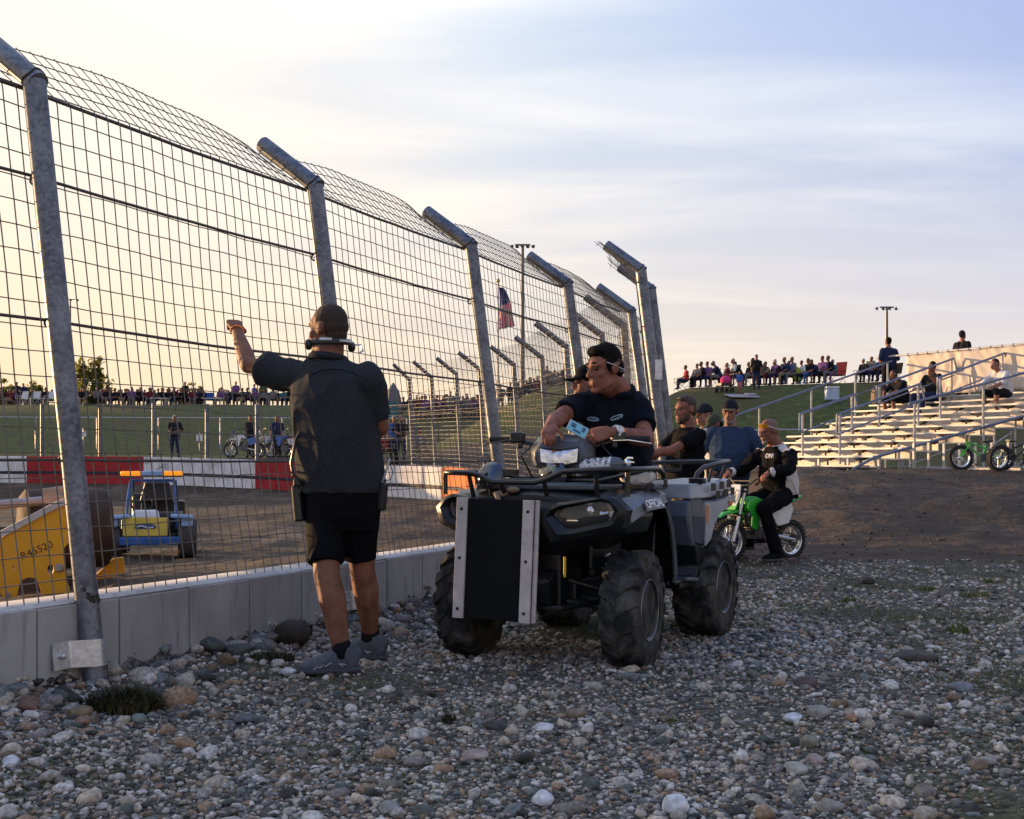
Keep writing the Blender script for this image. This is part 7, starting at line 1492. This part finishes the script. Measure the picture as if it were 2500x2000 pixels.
CH = chair_mesh('camp_chair'); CH2 = chair_mesh('high_back_chair', .6, 1.25); CH3 = chair_mesh('lawn_chair', .52, 1.0)
def chair(label, me, px, Y, rz, col, name='folding_chair', dz=0., frame_m=None):
    x = (px - 1250) / FPX * Y; o = bpy.data.objects.new(name, me); COL.objects.link(o); o.location = (x, Y, hz(x, Y) + dz); o.rotation_euler = (0, 0, R(rz)); o.scale = (1.12, 1.12, 1.08)
    for s, m in zip(o.material_slots, (TOPS[col], frame_m or B_BLK)): s.link = 'OBJECT'; s.material = m
    return tag(o, label, 'chair')
# right-hand hill: facing the track, to the left and towards us (local +y is forward)
FL = 118                                    # turns +y to face left and near
YH = 62.
RH = [(1660, CH3, 'white', 'white-backed lawn chair at the left end of the right hill row'), (1690, CH3, 'white', 'white-backed lawn chair behind the person in red on the right hill'), (1738, CH3, 'grey', 'empty pale folding chair left of the stroller on the hill'), (1766, CH2, 'white', 'tall white-backed chair behind the black framed one'), (1786, CH2, 'black', 'black framed director chair left of the person in white'), (1820, CH3, 'blue', 'blue checked lawn chair behind the standing man'),
      (1974, CH, 'black', 'black camp chair of the person with stretched-out legs'), (2012, CH2, 'maroon', 'wide maroon double camp chair, left half'), (2045, CH2, 'maroon', 'wide maroon double camp chair, right half'), (2100, CH, 'black', 'black camp chair beside the tall bleacher post'), (2112, CH2, 'green', 'dark green padded camp chair behind the post'), (2140, CH, 'navy', 'navy camp chair left of the light mast'), (2182, CH, 'black', 'black camp chair with rounded top at the standing man on the bleacher')]
for i, (px, me, col, lb) in enumerate(RH): chair(lb, me, px, YH + .5 + (i % 3) * .4, FL + (i * 37 % 30) - 15, col)
RP = [(1674, SIT, 'red', 'navy', 'seated spectator in red between two white lawn chairs'), (1712, SIT, 'black', 'black', 'dark seated spectator left of the empty pale chair on the hill'), (1790, SIT, 'white', 'red', 'seated spectator in a white top and red trousers on the hill'), (1828, SIT, 'black', 'black', 'seated spectator in black with a red print left of the standing man'), (1847, STAND, 'black', 'navy', 'man in black standing with his back to us on the right hill'), (1861, LEAN, 'grey', 'tan', 'spectator in grey sitting just right of the standing man on the hill'), (1876, LEAN, 'tan', 'maroon', 'spectator in tan bending forward right of the standing man'), (1892, SIT, 'purple', 'navy', 'slim seated spectator in purple apart on the crest'), (1915, SIT, 'navy', 'tan', 'spectator in navy with crossed legs left of the green jacket'), (1926, SIT, 'blue', 'navy', 'seated spectator in blue left of the green jacket'), (1973, SIT, 'black', 'blue', 'spectator in a black camp chair wearing blue jeans'), (2008, SIT, 'purple', 'black', 'spectator lying back in the maroon double chair'), (2033, SIT, 'teal', 'purple', 'spectator in teal upright in the maroon double chair'), (2148, SIT, 'navy', 'navy', 'spectator in navy slumped beside the light mast'), (2158, LEAN, 'blue', 'black', 'spectator leaning forward at the foot of the light mast')]
for j, (px, me, t_, w1, w2) in enumerate([(1702, SIT, 'grey', 'grey', 'between the two leftmost lawn chairs'), (1727, SIT, 'purple', 'purple', 'just left of the empty pale chair'), (1754, LEAN, 'navy', 'navy', 'left of the tall white-backed chair'), (1775, SIT, 'maroon', 'maroon', 'behind the pink stroller'), (1806, LEAN, 'black', 'black', 'behind the child in blue'), (1838, SIT, 'maroon', 'maroon', 'close behind the standing man'), (1869, SIT, 'green', 'green', 'between the two bending spectators'), (1902, LEAN, 'black', 'black', 'beside the slim one in purple'), (1934, SIT, 'grey', 'grey', 'touching the green jacket'), (1957, SIT, 'white', 'white', 'right of the green jacket'), (1990, LEAN, 'navy', 'navy', 'left of the maroon double chair'), (2022, SIT, 'black', 'black', 'in the middle of the maroon double chair'), (2108, SIT, 'black', 'black', 'in the green padded chair'), (2128, SIT, 'grey', 'grey', 'right of the green padded chair'), (2180, LEAN, 'black', 'black', 'below the man standing on the bleacher')]):
    RP.append((px, me, t_, ('black', 'navy', 'grey')[j % 3], 'spectator in %s on the right hill, %s' % (w1, w2)))
for i, (px, me, t_, l_, lb) in enumerate(RP): spectator(lb, me, px, (YH - 2.2 if me is STAND else YH), (FL + 60 if me is STAND else FL) + (i * 53 % 50) - 25, t_, l_, None, 0, 1.03 if me is STAND else 1.0 + .08 * (i % 3), i=i)
spectator('child in a blue top on the slope beside the pink stroller', CHILD, 1806, 58.5, 160, 'blue', 'pink', k=1.05, i=1)
x = (1768 - 1250) / FPX * 58.8; st = thing('stroller', 'black stroller with a pink hood parked on the hill slope', 'stroller', (x, 58.8, hz(x, 58.8)), R(110))
b = MB(); b.tube([(-.25, .3, .05), (-.25, -.2, .55), (-.25, -.45, .95), (.25, -.45, .95), (.25, -.2, .55), (.25, .3, .05)], .02, 6); b.box((0, 0, .42), (.46, .6, .12)); b.build('stroller_frame', B_BLK, st)
b = MB(); b.ell((0, -.1, .62), (.27, .3, .26)); b.build('hood', cc('magenta', (.5, .05, .2)), st)
for (wx, wy) in ((-.27, .3), (.27, .3), (-.27, -.3), (.27, -.3)): b = MB(); b.lathe([(.001, -.03), (.12, -.03), (.13, 0), (.12, .03), (.001, .03)], 14, Matrix.Translation((wx, wy, .12)) @ Matrix.Rotation(R(90), 4, 'Y')); b.build('wheel', B_TYRE, st)
x = (1944 - 1250) / FPX * YH; b = MB(); b.ell((0, 0, .62), (.32, .16, .36)); b.ell((.1, 0, .3), (.25, .16, .2)); o = organic('lime_jacket', b, .03, 1, mat('lime_cloth', (.30, .42, .03), .8), wr=.04, wscale=6); o.location = (x, YH, hz(x, YH)); tag(o, 'lime green jacket hung over a chair on the hill crest', 'jacket')
c = at(2031, 962, 56.); o = thing('cooler', 'pale blue cool box standing on the slope under the maroon chairs', 'cool box', (c.x, c.y, hz(c.x, c.y))); b = MB(); b.box((0, 0, .36), (.62, .42, .56)); b.build('cooler_body', mat('pale_blue_cooler', (.36, .46, .6), .5), o, smooth=0, bevel=.03); b = MB(); b.box((0, 0, .69), (.64, .44, .08)); b.build('cooler_lid', P_WHITE, o, smooth=0, bevel=.02)
x = (1800 - 1250) / FPX * 57.5; b = MB(); b.box((0, 0, 0), (1.6, 1.1, .03)); b.box((.5, .1, .06), (.5, .5, .08)); o = b.build('picnic_blanket', mat('lavender_blanket', (.3, .27, .3), .9), smooth=0, bevel=.01); o.location = (x + .25, 57.5, hz(x, 57.5) + .06); o.rotation_euler = (R(11), 0, .2); tag(o, 'pale lavender blanket spread on the slope by the child in blue', 'blanket')
# bleacher people
def on_row(label, me, u_, k, rz, t_, l_, hair, i, kk=1.0, dz=-.42):
    p = BO + P3(u_, k, Z0 + RISE * k + dz, .12); o = bpy.data.objects.new('person', me); COL.objects.link(o); o.location = p; o.rotation_euler = (0, 0, R(rz)); o.scale = (kk, kk, kk)
    for s, m in zip(o.material_slots, (SKINS[i % 3], TOPS[t_], TOPS[l_], hair)): s.link = 'OBJECT'; s.material = m
    tag(o, label, 'person')
on_row('man in a dark cap leaning forward on a high bleacher row', LEAN, 1.0, 8, 112, 'black', 'black', G_CAP, 2, 1.1)
on_row('heavy man raising a finger on a high bleacher row', RAISE, 1.85, 8.2, 112, 'black', 'navy', H_DARK, 2, 1.12)
on_row('person in a wide cap and shorts on the bleacher at the right edge', LEAN, 4.0, 8, 118, 'white', 'black', G_CAP, 0, 1.15)
on_row('man standing at the top left corner of the bleacher', POCKET, -.25, 9.6, 20, 'navy', 'black', H_DARK, 2, 1.03, -.12)
on_row('man whose head shows above the banner', STAND, 1.85, 10.2, -60, 'black', 'black', G_CAP, 1, 1.0, -.16)
p = BO + P3(.1, 8.2, Z0 + RISE * 8 + .05, .1); o = thing('tote_bag', 'tan bag standing on the upper left end of the bleacher', 'bag', p); b = MB(); b.box((0, 0, .2), (.34, .2, .38), (0, 0, .4), .9); b.build('bag_body', TOPS['tan'], o, smooth=0, bevel=.04); b = MB(); b.tube([(-.1, 0, .38), (-.06, 0, .55), (.06, 0, .55), (.1, 0, .38)], .012, 6); b.build('bag_handle', B_BLK, o)
# left-hand hill: a long row of people along the crest behind the fence
LP = [(4, 'c', 'black'), (20, 's', 'maroon'), (41, 'p', 'black'), (57, 'p', 'navy'), (86, 's', 'black'), (112, 's', 'black'), (127, 's', 'maroon'), (198, 's', 'black'), (205, 'l', 'purple'), (248, 's', 'grey'), (262, 's', 'black'), (280, 's', 'pink'), (296, 'l', 'red'), (305, 's', 'maroon'), (322, 's', 'purple'), (334, 's', 'tan'), (350, 'l', 'grey'), (366, 's', 'black'), (378, 's', 'navy'), (395, 's', 'black'), (412, 's', 'purple'), (424, 'l', 'black'), (440, 's', 'navy'), (452, 'p', 'black'), (462, 's', 'black'), (482, 's', 'navy'), (540, 's', 'purple'), (552, 's', 'grey'), (576, 'p', 'purple'), (604, 's', 'blue'), (621, 'p', 'blue'), (643, 'p', 'green'), (668, 's', 'blue'), (692, 's', 'teal'), (706, 's', 'pink'), (735, 's', 'navy'), (985, 's', 'navy'), (1003, 's', 'black'), (1030, 's', 'maroon'), (1050, 's', 'red'), (1066, 'l', 'pink'), (1086, 's', 'grey'), (1100, 'p', 'grey'), (1120, 's', 'black'), (1140, 's', 'purple'), (1152, 's', 'black'), (1168, 's', 'navy'), (1222, 'p', 'grey'), (1246, 'p', 'black'), (1263, 's', 'black'), (1296, 's', 'navy'), (1312, 's', 'purple'), (1335, 'p', 'tan'), (1350, 's', 'pink'), (1362, 's', 'grey'), (1378, 'p', 'navy')]
rl = random.Random(5)
for px in list(np.arange(236, 500, 9)) + list(np.arange(536, 760, 11)) + list(np.arange(1018, 1200, 8)) + list(np.arange(1255, 1400, 10)) + list(np.arange(2, 60, 11)): LP.append((float(px) + rl.uniform(-3, 3), rl.choice('sssl'), rl.choice(('black', 'black', 'navy', 'maroon', 'purple', 'black', 'grey'))))
for i, (px, q_, col) in enumerate(LP):
    Y = (83.5 if px < 800 else 70.) + (i * 31 % 7) * .25; me = {'s': SIT, 'l': LEAN, 'p': (STAND, POCKET)[i % 2], 'c': SIT}[q_]; act = {'s': 'sitting', 'l': 'leaning forward', 'p': 'standing', 'c': 'sitting'}[q_]; side = 'left of the standing man' if px < 760 else 'right of the standing man'
    lb = 'spectator in %s %s on the far hill crest, %s' % (col, act, side); spectator(lb, me, px, Y, 180 + (i * 67 % 80) - 40, col, ('black', 'navy', 'grey', 'tan')[i % 4], 'spectators along the far hill crest, ' + lb.split(' in ')[1], 0, 1.0 + .05 * (i % 3 - 1), i=i)
for i, (px, col, lb) in enumerate([(52, 'white', 'white plastic chair on the far crest by the two standing spectators'), (82, 'white', 'white plastic chair on the far crest left of the first fence post'), (122, 'white', 'white plastic chair on the far crest touching the first fence post'), (18, 'black', 'black camp chair at the left end of the far crest'), (97, 'black', 'empty black camp chair above the white chairs'), (255, 'red', 'dark red camp chair on the far crest right of the tall tree'), (512, 'blue', 'pale blue chair on the far crest below the raised fist'), (590, 'navy', 'navy camp chair between the standing spectators'), (660, 'blue', 'blue camp chair right of the standing pair on the far crest')]): chair(lb, CH, px, 82. if px in (52, 82, 122) else 84.2, 180 + i * 9 - 30, col, frame_m=P_WHITE if col == 'white' else None)
for i, (px, w_, lb) in enumerate([(90, .9, 'white tarp on the slope below the white chairs'), (390, 1.2, 'white cloth lying before the seated crowd'), (520, 1.4, 'pale table near the small tree'), (800, 1., 'white tarp behind the man at the fence'), (970, 1., 'white folding table under the far spectators')]):
    Y = 80.; x = (px - 1250) / FPX * Y; o = thing('folding_table', lb.replace('tarp', 'table').replace('cloth lying', 'table standing'), 'table', (x, Y, hz(x, Y))); b = MB(); b.box((0, 0, .5), (w_, .6, .04)); b.build('table_top', P_WHITE, o, smooth=0)
    for s in (-1, 1):
        for y in (-.2, .2): b = MB(); b.tube([(s * w_ * .4, y, 0), (s * w_ * .4, y, .5)], .02, 6); b.build('leg', A_POST, o)
# hooded shelter and people by the far wall
x = (960 - 1250) / FPX * 70; o = thing('pop_up_shelter', 'grey pointed shelter among the far spectators right of the man at the fence', 'shelter', (x, 70, hz(x, 70))); b = MB(); b.lathe([(.55, 0), (.5, 1.1), (.36, 1.7), (.03, 2.2), (.001, 2.2)], 6); b.build('canopy', TOPS['grey'], o, smooth=0); b = MB(); b.box((0, -.5, .5), (.5, .06, 1.)); b.build('door_flap', TOPS['teal'], o, smooth=0)
spectator('man in a black vest and dark jeans standing behind the far white wall', POCKET, 427, 48.6, 172, 'black', 'navy', k=1.06, i=2, dz=-.05)
for i, (px, t_, l_, me, lb) in enumerate([(612, 'black', 'black', STAND, 'man in black standing over the white and blue motorcycle'), (676, 'navy', 'black', STAND, 'man in navy standing between the parked motorcycles'), (962, 'blue', 'navy', STAND, 'man in blue standing behind the far wall right of the man at the fence'), (978, 'black', 'navy', POCKET, 'man in a dark cap carrying a white bag behind the far wall'), (1024, 'grey', 'tan', SIT, 'person in grey sitting behind the far mesh by the wall'), (940, 'red', 'black', SIT, 'person in red sitting behind the far wall beside the man in blue')]):
    spectator(lb, me, px, 47.5 if px < 800 else 42.5, 170 + i * 13, t_, l_, k=1.0, i=i)
# ------------------------------------------------------------------ camera, sun, sky
cam = bpy.data.cameras.new('camera'); co = bpy.data.objects.new('camera', cam); COL.objects.link(co)
co.location = (0, 0, CAMZ); co.rotation_euler = (R(90), 0, 0)
cam.sensor_width = 36; cam.lens = 36 * FPX / 2500; cam.shift_y = 130 / 2500; cam.clip_end = 2000; cam.clip_start = .05
sc.camera = co
SUN_AZ, SUN_EL = R(-60), R(4.3)            # azimuth from straight ahead, negative is left
sd_ = Vector((math.sin(SUN_AZ) * math.cos(SUN_EL), math.cos(SUN_AZ) * math.cos(SUN_EL), math.sin(SUN_EL)))
sun = bpy.data.lights.new('sun', 'SUN'); sun.energy = 5.0; sun.angle = R(.6); sun.color = (1., .62, .30)
so = bpy.data.objects.new('sun', sun); COL.objects.link(so); so.rotation_euler = sd_.to_track_quat('Z', 'Y').to_euler(); so.location = (-20, 20, 30)
w = bpy.data.worlds.new('World'); sc.world = w; w.use_nodes = True; nt = w.node_tree; n = nt.nodes; L = nt.links
bg = n['Background']; sky = n.new('ShaderNodeTexSky'); sky.sky_type = 'NISHITA'; sky.sun_disc = False
sky.sun_elevation = SUN_EL; sky.sun_rotation = SUN_AZ; sky.air_density = 1.0; sky.dust_density = 1.2; sky.ozone_density = 2.2
bg.inputs['Strength'].default_value = .15
tc = n.new('ShaderNodeTexCoord'); sep = n.new('ShaderNodeSeparateXYZ'); L.new(tc.outputs['Generated'], sep.inputs[0])
def math_(op, a, b=None, c=None):
    q = n.new('ShaderNodeMath'); q.operation = op
    for i, x in enumerate((a, b, c)):
        if x is None: continue
        if isinstance(x, (int, float)): q.inputs[i].default_value = x
        else: L.new(x, q.inputs[i])
    return q.outputs[0]
# high thin cloud sheet: direction projected on a flat layer overhead
den = math_('ADD', math_('MAXIMUM', sep.outputs['Z'], 0.), .10)
cu = n.new('ShaderNodeCombineXYZ'); L.new(math_('DIVIDE', sep.outputs['X'], den), cu.inputs[0]); L.new(math_('DIVIDE', sep.outputs['Y'], den), cu.inputs[1])
mp = n.new('ShaderNodeMapping'); mp.inputs['Rotation'].default_value = (0, 0, R(-14)); mp.inputs['Scale'].default_value = (.36, 1.15, 1); L.new(cu.outputs[0], mp.inputs['Vector'])
n1 = n.new('ShaderNodeTexNoise'); n1.inputs['Scale'].default_value = 1.25; n1.inputs['Detail'].default_value = 9; n1.inputs['Roughness'].default_value = .52; n1.inputs['Distortion'].default_value = .5; L.new(mp.outputs[0], n1.inputs['Vector'])
dotn = n.new('ShaderNodeVectorMath'); dotn.operation = 'DOT_PRODUCT'; L.new(tc.outputs['Generated'], dotn.inputs[0]); dotn.inputs[1].default_value = sd_
sunny = math_('MAXIMUM', dotn.outputs['Value'], 0.); around = math_('MULTIPLY_ADD', dotn.outputs['Value'], .5, .5)
thick = math_('ADD', n1.outputs['Fac'], math_('MULTIPLY', math_('SUBTRACT', sunny, .58), .55))
ms = n.new('ShaderNodeMapRange'); ms.interpolation_type = 'SMOOTHSTEP'; ms.inputs['From Min'].default_value = .26; ms.inputs['From Max'].default_value = .62; L.new(thick, ms.inputs['Value'])
low = n.new('ShaderNodeMapRange'); low.inputs['From Min'].default_value = 0.; low.inputs['From Max'].default_value = .09; low.inputs['To Min'].default_value = .35; L.new(sep.outputs['Z'], low.inputs['Value'])
cmask = math_('MULTIPLY', ms.outputs[0], .80)
# cloud colour: bright and warm round the sun, cooler away from it
def ramp(stops):
    q = n.new('ShaderNodeValToRGB'); L.new(around, q.inputs['Fac']); el = q.color_ramp.elements
    while len(el) < len(stops): el.new(.5)
    for i, (p, c) in enumerate(stops): el[i].position = p; el[i].color = (*c, 1)
    return q
cc = ramp([(.22, (.70, .71, .78)), (.48, (.58, .74, .95)), (.78, (.94, .94, .94)), (.975, (1., .94, .82))])
# clear evening air between the cloud streaks: bluest across from the sun's side, dusky rose opposite it
ca = ramp([(.18, (.40, .44, .60)), (.50, (.13, .31, .80)), (.75, (.50, .69, .96)), (.95, (.86, .88, .90))])
va = n.new('ShaderNodeVectorMath'); va.operation = 'SCALE'; va.inputs['Scale'].default_value = 5.0; L.new(ca.outputs['Color'], va.inputs[0])
mb = n.new('ShaderNodeMix'); mb.data_type = 'RGBA'; mb.inputs['Factor'].default_value = .88; L.new(sky.outputs[0], mb.inputs['A']); L.new(va.outputs[0], mb.inputs['B'])
vm = n.new('ShaderNodeVectorMath'); vm.operation = 'SCALE'; vm.inputs['Scale'].default_value = 5.4; L.new(cc.outputs['Color'], vm.inputs[0])
mx = n.new('ShaderNodeMix'); mx.data_type = 'RGBA'; L.new(cmask, mx.inputs['Factor']); L.new(mb.outputs['Result'], mx.inputs['A']); L.new(vm.outputs[0], mx.inputs['B'])
# evening haze low over the horizon
hc = n.new('ShaderNodeValToRGB'); L.new(sunny, hc.inputs['Fac']); hc.color_ramp.elements[0].position = .1; hc.color_ramp.elements[0].color = (1., .82, .58, 1); hc.color_ramp.elements[1].position = .95; hc.color_ramp.elements[1].color = (1., .64, .27, 1)
h2 = n.new('ShaderNodeVectorMath'); h2.operation = 'SCALE'; h2.inputs['Scale'].default_value = 4.8; L.new(hc.outputs['Color'], h2.inputs[0])
hf = math_('MULTIPLY', math_('EXPONENT', math_('MULTIPLY', math_('MAXIMUM', sep.outputs['Z'], 0.), -4.3)), .96)
mx2 = n.new('ShaderNodeMix'); mx2.data_type = 'RGBA'; L.new(hf, mx2.inputs['Factor']); L.new(mx.outputs['Result'], mx2.inputs['A']); L.new(h2.outputs[0], mx2.inputs['B'])
mx = mx2
L.new(mx.outputs['Result'], bg.inputs['Color'])
vs = sc.view_settings; vs.view_transform = 'Standard'; vs.look = 'None'; vs.exposure = .66; vs.gamma = 1.
sc.render.engine = 'CYCLES'; sc.cycles.use_denoising = True; sc.cycles.max_bounces = 6; sc.cycles.diffuse_bounces = 3; sc.cycles.glossy_bounces = 3; sc.cycles.transparent_max_bounces = 8
